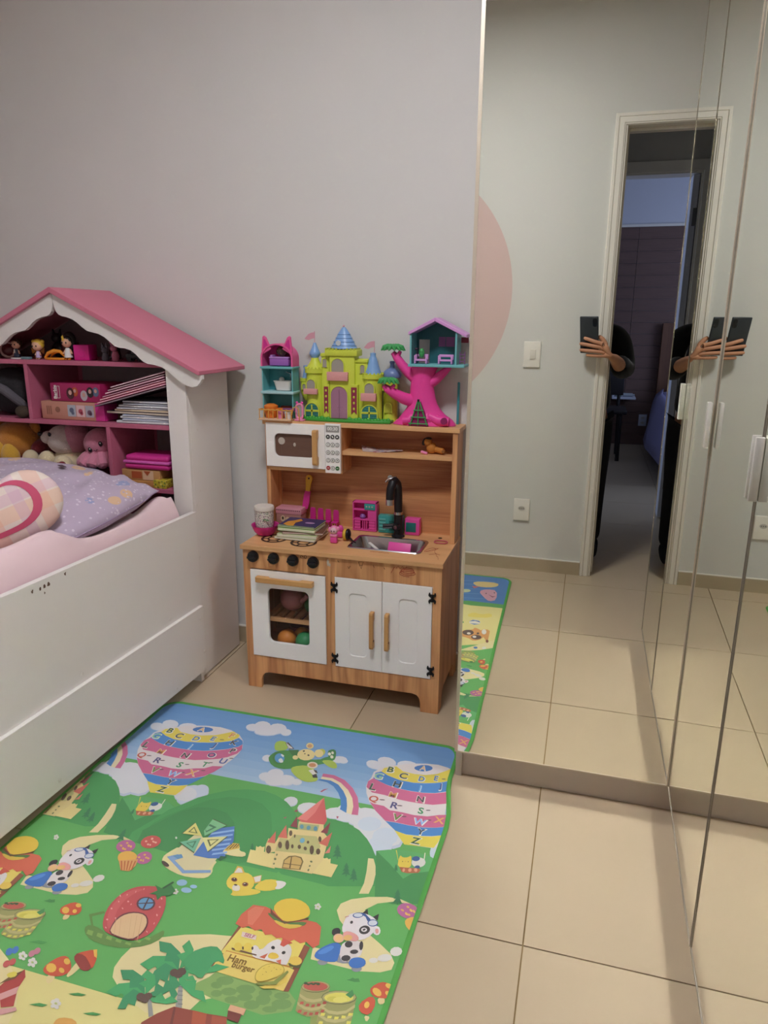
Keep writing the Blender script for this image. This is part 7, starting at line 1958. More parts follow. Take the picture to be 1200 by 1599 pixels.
('34579a',24,3,'e',14,941,701,11,-3,3,9),
('34579a',24,3,'p',908,681,918,682,934,693,929,700,921,690,913,687),
('b8503f',24,3,'e',14,882,876,23,-6,4,9),
('d6cf5a',24,3,'e',14,934,886,27,-8,4,10),
('d8785c',24,3,'p',670,747,680,730,701,728,701,749,697,778,686,778),
('d9d4d2',24,3,'s',729,845,721,825,729,821,743,832,751,806,768,793,779,805,794,800,806,816,808,841,807,850,775,847,754,850,738,850),
('6a4a34',24,3,'p',682,841,739,842,740,845,684,845),
('b0502c',24,0,'p',680,986,709,985,720,1011,694,1014),
('a54a2c',24,0,'p',720,985,749,982,769,1021,741,1030),
('7a3426',24,0,'p',744,968,772,968,774,985,750,984),
('6f2c22',24,0,'p',642,989,647,991,670,1046,664,1048),
('c9a860',25,1,'p',688,606,683,584,689,572,702,565,716,567,724,576,727,601),
('d9d078',25,0,'p',400,570,410,526,451,565),
('7fc08a',25,0,'p',446,547,445,502,490,513,457,563),
('dfdc94',25,0,'p',454,570,511,549,492,609),
('6fb894',25,0,'p',452,571,410,599,462,620),
('e8dfd0',25,2,'e',6,596,670,1,0,1,2),
('e8dfd0',25,2,'e',6,626,677,2,-1,1,1),
('d9b98c',25,0,'s',416,878,411,860,411,842,420,827,439,818,460,818,475,830,482,849,480,868,471,881,443,882),
('5f9ac4',25,0,'e',14,444,790,16,-5,9,14),
('2f7a3c',25,0,'p',435,764,447,750,432,737,452,742,463,724,486,739,483,756,465,762,463,775,451,762),
('e0b46a',25,3,'e',14,903,752,9,-3,2,7),
('e0b87a',25,3,'e',14,885,758,8,-2,3,8),
('dcd6d8',25,3,'e',14,929,723,6,-2,2,5),
('33302f',25,3,'e',10,897,712,3,-1,1,4),
('c9cfd9',25,3,'e',14,904,690,9,-3,2,5),
('c9cfd9',25,3,'e',14,941,701,9,-3,2,7),
('c98a8a',25,3,'p',878,702,886,697,886,699,879,704),
('34552c',25,3,'e',6,861,875,4,-1,1,3),
('34552c',25,3,'e',6,867,876,3,-1,1,2),
('34552c',25,3,'e',6,871,873,3,-2,1,2),
('34552c',25,3,'e',6,876,873,4,-1,1,2),
('34552c',25,3,'e',6,880,870,4,-1,1,2),
('34552c',25,3,'e',6,885,870,4,-1,1,3),
('3c8a4a',25,3,'p',944,877,953,863,960,873,956,881),
('c9c24a',25,3,'e',14,922,892,9,-3,1,5),
('4f7a34',25,3,'s',710,739,727,738,762,753,806,736,803,751,777,759,740,756),
('d6b844',25,3,'s',732,751,764,756,801,747,794,757,771,767,746,761),
('6a3a20',25,3,'p',713,724,725,735,759,752,805,726,805,731,761,756,721,740),
('c9503c',25,3,'p',775,808,773,790,798,796,789,802,784,810),
('d66a4a',25,3,'p',747,846,760,833,759,847),
('d66a4a',25,3,'p',783,845,792,839,796,850),
('5a5a28',25,3,'p',809,843,836,836,836,848,815,849),
('dfc54a',25,3,'e',14,694,836,8,-2,5,10),
('dfc54a',25,3,'e',14,713,831,8,-3,4,10),
('6a5428',26,1,'p',693,569,695,568,707,605,704,606),
('6a5428',26,1,'p',684,593,727,588,728,590,685,595),
('5f6a30',26,0,'p',410,562,415,540,436,560),
('3f7a55',26,0,'p',448,543,447,520,470,526,454,551),
('5f6a30',26,0,'p',470,573,498,563,489,593),
('3f7a55',26,0,'p',447,584,426,598,452,609),
('c9a476',26,0,'p',407,845,408,845,431,882,430,882),
('c9a476',26,0,'p',416,840,417,840,442,881,441,881),
('c9a476',26,0,'p',426,835,426,835,452,880,451,879),
('c9a476',26,0,'p',434,828,434,827,463,878,462,878),
('c9a476',26,0,'p',445,825,445,823,473,877,472,877),
('c9a476',26,0,'p',456,822,456,820,484,876,482,876),
('4a3238',26,0,'p',427,794,459,782,461,785,429,796),
('4a3238',26,0,'p',439,774,442,773,450,806,446,806),
('2a5a30',26,0,'p',453,740,465,717,470,719,458,743),
('33302f',26,3,'e',8,929,723,3,-1,0,3),
('dbd468',26,3,'e',14,938,890,13,-4,2,6),
('e0be3c',26,3,'s',718,723,722,701,741,688,764,685,789,694,803,712,802,727,781,742,759,751,736,739),
('e0be3c',26,3,'s',762,842,764,829,778,828,787,836,776,844),
('3f3a34',26,3,'e',8,764,818,4,-1,2,4),
('3f3a34',26,3,'e',8,790,823,4,-1,1,4),
('dfc050',26,3,'e',14,821,834,13,-3,4,10),
('3a2a20',26,3,'e',6,705,836,2,0,2,4),
('3a2a20',26,3,'e',6,724,831,2,-1,2,4),
('b09a30',26,3,'s',759,891,756,877,764,860,782,850,801,850,811,861,809,874,781,896,766,899),
('7f8a34',26,3,'p',767,902,799,888,815,859,819,862,807,894,774,905),
('d9d078',27,0,'p',414,559,417,545,430,558),
('7fc08a',27,0,'p',448,541,448,527,462,530,452,546),
('dfdc94',27,0,'p',476,574,494,567,488,587),
('6fb894',27,0,'p',445,589,431,598,448,605),
('1a1818',27,3,'e',6,764,818,2,0,1,3),
('1a1818',27,3,'e',6,790,823,2,-1,1,2),
('dcc9c0',27,3,'p',684,799,718,800,721,811,688,811),
('dcc352',27,3,'s',761,891,758,878,765,861,783,851,801,852,809,861,807,872,780,894,767,897),
('dcc352',27,3,'p',777,907,808,896,820,867,824,884,806,903,787,909),
('a98a30',28,3,'e',5,768,868,1,-1,0,1),
('a98a30',28,3,'e',5,776,861,1,-1,0,1),
('a98a30',28,3,'e',5,787,861,1,-1,0,1),
('a98a30',28,3,'e',5,776,874,2,0,1,1),
('a98a30',28,3,'e',5,785,869,1,-1,0,1),
('a98a30',28,3,'e',5,793,863,2,0,1,1),
('a98a30',28,3,'e',5,801,861,1,0,0,1),
('a98a30',28,3,'e',5,772,881,1,0,0,1),
]
LETTERS = [
('A','e6e2d8',18,1,204,135,34),
('A','d9b080',19,1,203,134,28),
('B','e6e2d8',18,1,112,169,44),
('B','2f5d3a',19,1,111,168,35),
('C','e6e2d8',18,1,155,187,41),
('C','3d4a50',19,1,154,186,35),
('D','e6e2d8',18,1,213,186,38),
('D','3a7ac0',19,1,212,185,31),
('E','e6e2d8',18,1,263,172,36),
('E','3a7ac0',19,1,262,171,30),
('F','e6e2d8',18,1,310,140,40),
('F','d98a4a',19,1,309,139,33),
('G','e6e2d8',18,1,88,208,41),
('G','8fc7a0',19,1,87,207,35),
('H','e6e2d8',18,1,148,229,41),
('H','33403c',19,1,147,228,34),
('I','e6e2d8',18,1,218,229,38),
('I','6fb0e0',19,1,217,228,31),
('J','e6e2d8',18,1,286,202,38),
('J','3a4a8a',19,1,285,201,31),
('K','e6e2d8',18,1,333,173,36),
('K','2b2f3c',19,1,332,172,30),
('L','e6e2d8',18,1,86,259,45),
('L','3d5a45',19,1,85,258,39),
('M','e6e2d8',18,1,148,276,35),
('M','e0a45a',19,1,147,275,29),
('N','e6e2d8',18,1,228,273,39),
('N','33403c',19,1,227,272,31),
('O','e6e2d8',18,1,301,250,36),
('O','3a3f7a',19,1,300,249,30),
('P','e6e2d8',18,1,350,213,39),
('P','33403c',19,1,349,212,30),
('Q','c0553c',19,1,102,306,33),
('R','43407a',19,1,162,317,35),
('S','2f8a55',19,1,236,318,34),
('T','2f8a55',19,1,305,296,31),
('U','2f4f9a',19,1,347,267,33),
('V','e6e2d8',18,1,181,361,41),
('V','6a8a3c',19,1,181,360,33),
('W','e6e2d8',18,1,243,361,35),
('W','7fb4e6',19,1,242,360,28),
('X','e6e2d8',18,1,290,342,40),
('X','e0a860',19,1,289,341,34),
('Y','e6e2d8',18,1,255,397,38),
('Y','3a4a5a',19,1,254,396,29),
('Z','e6e2d8',18,1,251,432,38),
('Z','2a5a34',19,1,250,431,31),
('Ham','8a6a20',29,3,708,865,22),
('burger','8a6a20',29,3,727,877,18),
('SELF','b0506a',29,3,704,805,12),
]
def mat_mat():
    m = bpy.data.materials.new('printed_vinyl'); m.use_nodes = True; nt = m.node_tree; bs = nt.nodes['Principled BSDF']
    at = nt.nodes.new('ShaderNodeAttribute'); at.attribute_name = 'print_colour'; nt.links.new(at.outputs['Color'], bs.inputs['Base Color'])
    bs.inputs['Roughness'].default_value = .5; bs.inputs['Specular IOR Level'].default_value = .3; return m
mat = thing('play_mat', 'printed green-edged play mat with alphabet balloons, castle and cow on the floor by the bed', 'play mat', (MX+MWID/2, MY-MLEN/2, 0))
def mxy(u, v):
    """the long edge is pushed in where it meets the wardrobe side"""
    s = min(1, max(0, (355-v)/200)); s = s*s*(3-2*s)
    u -= 27*max(0, v-355)/1000*u/1031
    if u > 900: u = 900 + (u-900)*(1-.235*s)
    return (MX+u/1000, MY-v/1000)
def dense(ring):
    out = []
    for i in range(len(ring)):
        p, q = ring[i], ring[(i+1) % len(ring)]; L_ = math.hypot(q[0]-p[0], q[1]-p[1])
        if L_ < .5: continue
        n_ = max(1, int(L_/50)); out += [(p[0]+(q[0]-p[0])*t/n_, p[1]+(q[1]-p[1])*t/n_) for t in range(n_)]
    return out
b = MB(); o_ = [mxy(*p) for p in dense(rrect(5, MWID*1000-5, 5, MLEN*1000-5, 52, 8))]
b.prism(o_, 'z', .0005, .0038); b.build('foam_sheet', M('mat_sky_blue', '5d92cb', .5), mat, smooth=0)
b = MB(); b.tube([(*mxy(*p), 0) for p in dense(rrect(6, MWID*1000-6, 6, MLEN*1000-6, 52, 8))], .0065, 8, closed=True)
for v in b.v: v.z = .0032+v.z*.36+.0006
b.build('bound_edge', M('mat_green_binding', '53a04a', .6), mat)
CLIP = rrect(10, MWID*1000-10, 10, MLEN*1000-10, 46, 6)
def clip(pts):
    """keep the part of an outline inside the rounded edge"""
    if all(60 < x < MWID*1000-60 and 60 < y < MLEN*1000-60 for x, y in pts): return pts
    for i in range(len(CLIP)):
        a, c = CLIP[i], CLIP[(i+1) % len(CLIP)]
        if math.hypot(c[0]-a[0], c[1]-a[1]) < 1e-6: continue
        sd = lambda p: (c[0]-a[0])*(p[1]-a[1])-(c[1]-a[1])*(p[0]-a[0])
        out = []
        for j in range(len(pts)):
            p, q = pts[j], pts[(j+1) % len(pts)]; sp, sq = sd(p), sd(q)
            if sp >= 0: out.append(p)
            if (sp >= 0) != (sq >= 0): t = sp/(sp-sq); out.append((p[0]+t*(q[0]-p[0]), p[1]+t*(q[1]-p[1])))
        pts = out
        if len(pts) < 3: return []
    return pts
pv, pf, pcol = [], [], []
jobs = []
for row in PRINT:
    c, l, rep, kind = row[:4]; q = row[4:]
    if kind == 'e':
        n = q[0]; pts = [(q[1]+q[3]*math.cos(a)+q[5]*math.sin(a), q[2]+q[4]*math.cos(a)+q[6]*math.sin(a)) for a in [2*math.pi*i/n for i in range(n)]]
    else:
        pts = list(zip(q[0::2], q[1::2]))
        if kind == 's':
            pts = [(p[0]*w+r[0]*(1-w), p[1]*w+r[1]*(1-w)) for p, r in zip(pts, pts[1:]+pts[:1]) for w in (.75, .25)]
    for k_ in REPEATS[rep]: jobs.append((l, c, [(x+k_*PERIOD, y) for x, y in pts], None))
for t, c, l, rep, x, y, sz in LETTERS:
    w = sz*.36*len(t)
    for k_ in REPEATS[rep]:
        if 14+w < x+k_*PERIOD < MWID*1000-14-w: jobs.append((l, c, (x+k_*PERIOD, y, sz), t))
jobs.sort(key=lambda j: j[0])
GL = {}
for i, (l, c, d, t) in enumerate(jobs):
    z = .0040+i*.0000028; n = len(pv)
    if t is None:
        pts = clip(d)
        if len(pts) < 3: continue
        a = sum(pts[j][0]*pts[(j+1) % len(pts)][1]-pts[(j+1) % len(pts)][0]*pts[j][1] for j in range(len(pts)))
        if a > 0: pts = pts[::-1]
        pv += [(*mxy(*p), z) for p in pts]; pf.append(tuple(range(n, n+len(pts)))); pcol.append(c)
    else:
        if t not in GL: GL[t] = text_mesh(t, 1.0)
        vs, fs = GL[t]; pv += [(*mxy(d[0]+v.x*d[2], d[1]-v.y*d[2]), z) for v in vs]
        for f in fs: pf.append(tuple(j+n for j in f)); pcol.append(c)
me = bpy.data.meshes.new('printed_picture'); off = BASE[mat]
me.from_pydata([(x-off.x, y-off.y, z) for x, y, z in pv], [], pf)
att = me.color_attributes.new('print_colour', 'FLOAT_COLOR', 'CORNER'); data = []
for c, f in zip(pcol, pf): data += [*[x*.93+.05 for x in lin(c)], 1]*len(f)  # lifts every print colour: a matte vinyl sheen painted into the colour
att.data.foreach_set('color', data); me.materials.append(mat_mat()); me.update()
o = bpy.data.objects.new('printed_picture', me); COL.objects.link(o); o.parent = mat
# ---------------------------------------------------------------- person holding the phone in the doorway
CR = CAM_ROT
def cw(x, y, z): return CAM_LOC + CR @ Vector((x, y, z))
M_phone = M('dark_graphite_phone', '30363a', .35, spec=.5)
ph = thing('smartphone', 'dark graphite smartphone held upright by the person in the doorway', 'phone', tuple(cw(-.027, -.062, .006)))
cm = Matrix.Translation(CAM_LOC) @ CR.to_4x4()
b = MB(); b.rbox((-.0275, -.062, .0068), (.085, .170, .0095), .004, 3); b.xf(0, cm); b.build('case', M_phone, ph)
b = MB(); b.prism(rrect(-.068, .013, -.144, .020, .008), 'z', .0116, .0121); b.xf(0, cm); b.build('screen', M('lit_phone_screen', '0c0d10', .1, spec=.6), ph)
b = MB(); b.prism(rrect(-.010, .010, -.022, .014, .007), 'z', .0017, .0023); b.xf(0, cm); cb = b.build('camera_island', M('black_glass', '0b0c0e', .12, spec=.6), ph)
for x, y in ((-.0055, .008), (-.0055, -.004), (-.0055, -.015), (.0055, -.014)):
    b = MB(); b.cyl((x, y, .0023), (x, y, .0012), .0042, n=16); b.xf(0, cm); b.build('lens', M('lens_glass', '15181d', .05, spec=.7), cb)

def skin(name, nodes, edges, mat, parent, levels=2, root=0, base=None):
    """one continuous tapering surface grown round a skeleton; nodes: (x, y, z, rx, ry)"""
    me = bpy.data.meshes.new(name); off = base or Vector((0, 0, 0))
    me.from_pydata([tuple(Vector(n[:3])-off) for n in nodes], edges, [])
    o = bpy.data.objects.new(name, me); COL.objects.link(o); o.parent = parent
    sk = o.modifiers.new('skin', 'SKIN'); sk.use_smooth_shade = True; sk.branch_smoothing = .6
    if not me.skin_vertices:
        bpy.context.view_layer.objects.active = o
        me.skin_vertices
    for i, n in enumerate(nodes):
        v = me.skin_vertices[0].data[i]; v.radius = (n[3], n[4] if len(n) > 4 else n[3]); v.use_root = (i == root)
    sb = o.modifiers.new('subdivision', 'SUBSURF'); sb.levels = levels; sb.render_levels = levels
    me.materials.append(mat)
    dg = bpy.context.evaluated_depsgraph_get(); dg.update()
    m2 = bpy.data.meshes.new_from_object(o.evaluated_get(dg)); o.modifiers.clear(); o.data = m2; bpy.data.meshes.remove(me)
    m2.name = name; m2.polygons.foreach_set('use_smooth', [True]*len(m2.polygons))
    return o
M_skinp = M('warm_skin', 'c08a6a', .55, spec=.35, var=.03, vscale=25)
M_blackc = M('black_cotton', '0e0f13', .9, spec=.2, sheen=.2)
M_trou = M('charcoal_trousers', '16161a', .9, spec=.2)
M_hairp = M('dark_brown_hair', '2a1c14', .6)
px, py = .020, -2.190
pe = thing('person', 'person in black in the dark doorway, bare forearm holding a phone past the frame', 'person', (px, py, 0))
BO = BASE[pe]
wr = cw(.072, -.163, .012); kn = cw(.034, -.125, .004)
el = Vector((.205, -2.105, 1.005)); fm = Vector((.166, -1.93, 1.055))
N = [(px, py, .80, .125, .095), (px, py, .92, .118, .085), (px, py+.005, 1.06, .125, .09), (px, py+.005, 1.17, .11, .085), (px, py, 1.25, .06, .055), (px, py+.004, 1.31, .046, .046),
     (px+.085, py+.005, 1.215, .055, .055), (px+.142, py+.02, 1.19, .048, .048), (px+.168, py+.05, 1.10, .042, .042), (el.x, el.y, el.z, .036, .036), (fm.x, fm.y, fm.z, .034, .034), (wr.x+.012, wr.y-.03, wr.z-.008, .026, .022),
     (px-.085, py+.005, 1.215, .055, .055), (px-.160, py, 1.17, .046, .046), (px-.185, py-.01, .98, .040, .040), (px-.190, py+.02, .86, .034, .034), (px-.180, py+.06, .72, .026, .022), (px-.178, py+.075, .66, .028, .018),
     (px+.075, py, .72, .082, .082), (px+.080, py+.005, .44, .056, .056), (px+.082, py-.015, .25, .052, .052), (px+.083, py-.012, .09, .036, .036), (px+.085, py+.06, .035, .036, .028), (px+.088, py+.14, .025, .032, .02),
     (px-.075, py, .72, .082, .082), (px-.080, py+.005, .44, .056, .056), (px-.082, py-.015, .25, .052, .052), (px-.083, py-.012, .09, .036, .036), (px-.085, py+.06, .035, .036, .028), (px-.088, py+.14, .025, .032, .02)]
ED = [(0,1),(1,2),(2,3),(3,4),(4,5),(3,6),(6,7),(7,8),(8,9),(9,10),(10,11),(3,12),(12,13),(13,14),(14,15),(15,16),(16,17),(0,18),(18,19),(19,20),(20,21),(21,22),(22,23),(0,24),(24,25),(25,26),(26,27),(27,28),(28,29)]
# right hand: metacarpals fan out from the wrist, four unequal bent fingers over the phone's back, thumb on its screen side
hn = len(N)
hand = [(wr.x, wr.y, wr.z, .024, .018)]
pa = cw(.052, -.135, .006); pb = cw(.054, -.155, .006)
hand += [(*pa, .020, .014), (*pb, .019, .014)]
fingers = [([(.032, -.098, -.004), (.004, -.088, -.012), (-.026, -.078, -.0095), (-.050, -.071, -.0075)], .0095), ([(.036, -.117, -.006), (.002, -.108, -.0135), (-.038, -.102, -.0105), (-.070, -.098, -.0075)], .0098),
           ([(.036, -.137, -.005), (.002, -.131, -.013), (-.038, -.130, -.0105), (-.070, -.128, -.0075)], .0094), ([(.036, -.156, -.003), (.010, -.154, -.010), (-.018, -.153, -.009), (-.040, -.152, -.007)], .0082)]
N += hand; ED += [(11, hn), (hn, hn+1), (hn, hn+2)]
for fi, (jo, r) in enumerate(fingers):
    prev = hn+1 if fi < 2 else hn+2
    for q, p in enumerate(jo):
        w_ = cw(*p); rr_ = r*(1.05, 1, .95, .80)[q]; N.append((*w_, rr_, rr_)); ED.append((prev, len(N)-1)); prev = len(N)-1
prev = hn+1
for q, p in enumerate(((.044, -.110, .020), (.028, -.085, .024), (.008, -.070, .0225))):
    w_ = cw(*p); rr_ = (.013, .0115, .009)[q]; N.append((*w_, rr_, rr_)); ED.append((prev, len(N)-1)); prev = len(N)-1
skin('body', N, ED, M_skinp, pe, 2, 0, BO)
# clothes follow the body
J = [(px, py, .775, .150, .115), (px, py, .86, .148, .112), (px, py, .97, .136, .104), (px, py+.005, 1.08, .140, .105), (px, py+.005, 1.185, .118, .095), (px, py, 1.245, .078, .070),
     (px+.085, py+.005, 1.205, .072, .072), (px+.146, py+.02, 1.180, .066, .066), (px+.172, py+.05, 1.10, .060, .060), (el.x+.002, el.y, el.z, .058, .058), (el.x-.018, el.y+.09, el.z+.028, .056, .056), (fm.x-.000, fm.y-.015, fm.z+.002, .052, .052),
     (px-.085, py+.005, 1.205, .072, .072), (px-.162, py, 1.165, .062, .062), (px-.186, py-.01, 1.0, .054, .054), (px-.190, py+.01, .90, .048, .048)]
JE = [(0,1),(1,2),(2,3),(3,4),(4,5),(4,6),(6,7),(7,8),(8,9),(9,10),(10,11),(4,12),(12,13),(13,14),(14,15)]
skin('black_blouse', J, JE, M_blackc, pe, 2, 0, BO)
T_ = [(px, py, .82, .135, .105), (px+.076, py, .72, .096, .096), (px+.080, py+.005, .44, .072, .072), (px+.082, py-.015, .25, .064, .064), (px+.083, py-.008, .075, .060, .060), (px-.076, py, .72, .096, .096), (px-.080, py+.005, .44, .072, .072), (px-.082, py-.015, .25, .064, .064), (px-.083, py-.008, .075, .060, .060)]
skin('trousers', T_, [(0,1),(1,2),(2,3),(3,4),(0,5),(5,6),(6,7),(7,8)], M_trou, pe, 2, 0, BO)
for s_ in (-1, 1):
    F_ = [(px+s_*.083, py-.012, .12, .052, .052), (px+s_*.083, py-.010, .060, .056, .058), (px+s_*.085, py+.06, .052, .050, .046), (px+s_*.088, py+.135, .046, .044, .038)]
    skin('shoe', F_, [(0,1),(1,2),(2,3)], M_trou, pe, 2, 0, BO)
# head with face and hair
hx, hy, hz = px, py+.02, 1.405
b = MB(); b.sph((hx, hy, hz), (.070, .088, .098), 24, 18)
for v in b.v:
    d = v.z-hz
    if d < 0: v.x = hx+(v.x-hx)*(1-.28*(-d/.098)**1.5)
    if v.y > hy+.05: v.y = hy+.05+(v.y-hy-.05)*.75
b.sph((hx, hy+.080, hz-.022), (.011, .016, .018), 12, 8)
hd = b.build('head', M_skinp, pe)
for s_ in (-1, 1):
    b = MB(); b.sph((hx+s_*.028, hy+.071, hz+.006), (.012, .008, .007), 12, 8); e = b.build('eye', M('eye_white', 'd9d6d0', .3), hd)
    b = MB(); b.sph((hx+s_*.028, hy+.0775, hz+.006), (.0055, .003, .0055), 10, 8); b.build('iris', M_hairp, hd)
    b = MB(); b.tube([(hx+s_*.044, hy+.070, hz+.022), (hx+s_*.028, hy+.077, hz+.027), (hx+s_*.012, hy+.077, hz+.023)], .003, 6); b.build('eyebrow', M_hairp, hd)
    b = MB(); b.sph((hx+s_*.071, hy-.002, hz-.005), (.009, .018, .028), 12, 8); b.build('ear', M_skinp, hd)
b = MB(); b.sph((hx, hy+.073, hz-.050), (.022, .008, .006), 12, 8); b.build('mouth', M('lips', 'a85a54', .5), hd)
b = MB(); b.sph((hx, hy-.014, hz+.016), (.079, .090, .098), 22, 16); b.sph((hx, hy-.055, hz-.08), (.070, .045, .12), 18, 12); b.build('hair', M_hairp, hd)
# ---------------------------------------------------------------- hallway and the bedroom across it (seen in the mirror)
M_hallw = M('hall_wall_paint', 'b9b6ad', .9, spec=.1); M_farw = M('cool_white_paint', 'c9cad2', .9, spec=.1)
b = MB(); b.box(-1.7, -1.6, HALL1, HALL0, 0, ZC); struct('wall_hall_left', b, M_hallw, label='plain end wall of the dark hallway', smooth=0)
b = MB(); b.box(2.2, 2.3, HALL1, HALL0, 0, ZC); struct('wall_hall_right', b, M_hallw, label='other plain end wall of the dark hallway', smooth=0)
b = MB(); b.box(-1.7, .028, FAR0, HALL1, -.003, ZC); b.box(.828, 2.3, FAR0, HALL1, -.003, ZC); b.box(.028, .828, FAR0, HALL1, 2.10, ZC)
struct('wall_hall_back', b, M_hallw, label='hallway wall with the doorway of the bedroom opposite', smooth=0)
d2 = tag(MB().build('door_2', M_white), 'white frame and open leaf of the bedroom door across the hallway', None, None, 'structure')
b = MB(); b.box(.026, .041, FAR0-.004, HALL1+.004, 0, 2.088); b.build('jamb', M_white, d2, bevel=.002)
b = MB(); b.box(.815, .830, FAR0-.004, HALL1+.004, 0, 2.088); b.build('jamb', M_white, d2, bevel=.002)
b = MB(); b.box(.026, .830, FAR0-.004, HALL1+.004, 2.088, 2.102); b.build('head_jamb', M_white, d2, bevel=.002)
for x0, x1 in ((-.030, .030), (.826, .886)):
    b = MB(); b.box(x0, x1, HALL1, HALL1+.016, 0, 2.16); b.build('architrave', M_white, d2, bevel=.003)
b = MB(); b.box(-.030, .886, HALL1, HALL1+.0158, 2.098, 2.16); b.build('head_architrave', M_white, d2, bevel=.003)
b = MB(); b.box(.046, .082, HALL1-.81, HALL1-.010, .008, 2.084); lf = b.build('door_leaf', M('door_leaf_white', 'c4c8d6', .4), d2, smooth=0, bevel=.002)
for z in (.25, 1.05, 1.85):
    b = MB(); b.box(.0425, .066, HALL1-.0099, HALL1-.0075, z-.05, z+.05); b.build('hinge', M('dull_steel', '77787c', .4, metal=.8), lf, smooth=0)
b = MB(); b.tube([(.082, HALL1-.75, 1.03), (.110, HALL1-.75, 1.03), (.115, HALL1-.71, 1.03), (.115, HALL1-.65, 1.03)], .008, 8); b.build('lever_handle', M('dull_steel', '77787c', .4, metal=.8), lf)
b = MB(); b.box(-1.6, -1.5, FAR1, FAR0, 0, ZC); struct('wall_bedroom_left', b, M_farw, label='pale side wall of the bedroom across the hallway', smooth=0)
b = MB(); b.box(2.3, 2.4, FAR1, FAR0, 0, ZC); struct('wall_bedroom_right', b, M_farw, label='opposite pale side wall of the bedroom across the hallway', smooth=0)
b = MB(); b.box(-1.6, 2.4, FAR1-.1, FAR1, 0, ZC); wb = struct('wall_bedroom_back', b, M_farw, label='bluish wall above dark wood cladding in the bedroom across the hallway', smooth=0)
M_clad = wood('dark_wood_cladding', '6a5048', '46332f', 'X', .7, .6, .6, 8)
PH_ = 2.15/19
pm = None
for i in range(19):
    for j in range(2):
        if pm is None:
            b = MB(); b.box(0, 1.896, 0, .016, .0012, PH_-.0012); o = b.build('plank', M_clad, wb, smooth=0); pm = o.data
        else: o = bpy.data.objects.new('plank', pm); COL.objects.link(o); o.parent = wb
        o.location = (-1.5+1.9*j - (.0 if i % 2 else 0), FAR1+.0006+.0012*((i*7+j*3) % 3), PH_*i)
b = MB(); b.box(-1.5, 2.3, FAR1, FAR1+.022, 2.151, 2.175); b.build('cap_rail', M_white, wb, smooth=0)
# window that lets the cool daylight in
wn = tag(MB().build('window_1', M_white), 'bedroom window that lets cool daylight in across the hallway', None, None, 'structure')
for (y0, y1, z0, z1) in ((-5.25, -5.20, .85, 2.15), (-4.0, -3.95, .85, 2.15), (-5.25, -3.95, .80, .85), (-5.25, -3.95, 2.15, 2.20), (-4.625, -4.575, .85, 2.15)):
    b = MB(); b.box(2.26, 2.2995, y0, y1, z0, z1); b.build('frame', M_white, wn, smooth=0)
b = MB(); b.box(2.29, 2.298, -5.2, -4.0, .85, 2.15); b.build('pane', M('daylit_pane', 'aebbd6', .1, emit=('b4c6f0', .35)), wn, smooth=0)
# bed, shelf, chair
M_bw = wood('headboard_wood', '6f4a34', '4f3022', 'Z', .8, .5, .5, 7)
t = thing('far_bed', 'bed with brown headboard and lilac bedding against the dark wood wall', 'bed', (1.45, -5.1, 0))
b = MB(); b.box(.70, 2.2, FAR1+.05, FAR1+.10, 0, 1.24); b.build('headboard', M_bw, t, smooth=0, bevel=.004)
b = MB(); b.rbox((1.45, -5.12, .22), (1.46, 1.95, .24), .01); b.build('base', M('dark_bed_base', '2c2730', .8), t)
for x in (.78, 2.1):
    for y in (-6.0, -4.2):
        b = MB(); b.box(x, x+.06, y, y+.06, 0, .10); b.build('leg', M_blk, t)
b = MB(); b.rbox((1.45, -5.12, .46), (1.50, 1.94, .23), .08, 4); b.build('mattress', M('lilac_bedding', '8f8db4', .9), t)
b = MB(); b.rbox((1.18, -5.88, .62), (.60, .38, .14), .06, 4); b.build('pillow', M('lilac_bedding', '8f8db4', .9), t)
b = MB(); pts = [(.66, -6.0, .50), (.62, -5.5, .54), (.60, -5.0, .52), (.62, -4.5, .54), (.66, -4.12, .50)]
st = len(b.v)
for q, (x, y, z) in enumerate(pts):
    for k_ in range(6): b.v.append(Vector((x+.10-.13*(k_/5)**.6-.012*math.sin(q*2+k_), y, .60-.44*(k_/5)**1.3 if k_ else .60)))
for q in range(len(pts)-1):
    for k_ in range(5): b.f.append((st+q*6+k_, st+q*6+k_+1, st+(q+1)*6+k_+1, st+(q+1)*6+k_)); b.m.append(0)
sp_ = b.build('hanging_bedspread', M('lilac_bedding', '8f8db4', .9), t); md = sp_.modifiers.new('thickness', 'SOLIDIFY'); md.thickness = .008
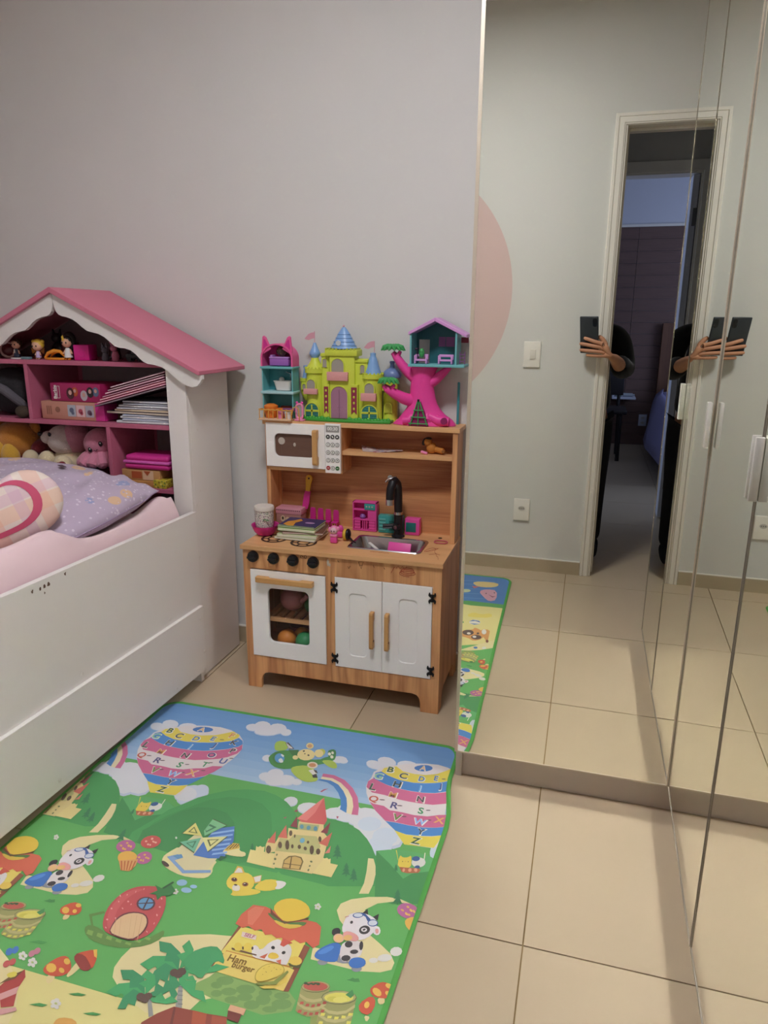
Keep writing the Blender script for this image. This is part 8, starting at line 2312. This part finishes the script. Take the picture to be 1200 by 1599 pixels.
t = thing('floating_shelf', 'small white bedside shelf with clutter on the dark wood wall', 'shelf', (.38, FAR1+.14, .50))
b = MB(); b.box(.27, .50, FAR1+.022, FAR1+.26, .492, .512); b.build('board', M('cool_white_board', 'c2c6d4', .5), t, smooth=0, bevel=.002)
b = MB(); b.box(.27, .286, FAR1+.022, FAR1+.26, .512, .60); b.build('side_cheek', M('cool_white_board', 'c2c6d4', .5), t, smooth=0, bevel=.002)
t = thing('shelf_box', 'small greenish box on the bedside shelf', 'box', (.335, FAR1+.16, .5126), local=True)
b = MB(); b.rbox((0, 0, .022), (.06, .09, .044), .003); b.build('box_body', M('grey_green_card', '6f7f78', .6), t)
t = thing('shelf_bottle', 'small pale bottle lying at the open end of the bedside shelf', 'bottle', (.43, FAR1+.17, .5126), local=True)
b = MB(); b.cyl((-.05, 0, .018), (.04, .0, .018), .018, n=14); b.cyl((.04, 0, .018), (.06, 0, .018), .009, n=12); b.build('bottle_body', M('pale_bottle', '9aa0a6', .4), t)
t = thing('far_power_socket', 'pale double socket plate on the dark wood wall', 'power socket', (.60, FAR1+.0205, .26), local=True)
b = MB(); b.rbox((0, .004, 0), (.080, .008, .118), .003); b.build('plate', M('cool_white_board', 'c2c6d4', .5), t)
for z in (-.025, .025):
    b = MB(); b.prism(circle(0, z, .017, 16, .011), 'y', .0079, .0092); b.build('socket_face', M('socket_grey', 'b7b2a8', .4), t)
t = thing('dark_chair', 'dark chair standing in shadow beside the far bed shelf', 'chair', (.18, -5.35, 0), local=True)
M_dkw = M('very_dark_wood', '1b1517', .6)
b = MB(); b.rbox((0, 0, .45), (.42, .42, .04), .01); b.build('seat', M_dkw, t)
for x in (-.18, .15):
    for y in (-.18, .18):
        b = MB(); b.tube([(x, y, .43), (x*1.05, y*1.05, 0.0)], .018, 8); b.build('leg', M_dkw, t)
b = MB(); b.rbox((-.02, -.19, .72), (.40, .03, .30), .01); b.build('backrest', M_dkw, t)
for x in (-.17, .14):
    b = MB(); b.tube([(x, -.19, .46), (x, -.20, .86)], .016, 8); b.build('back_post', M_dkw, t)
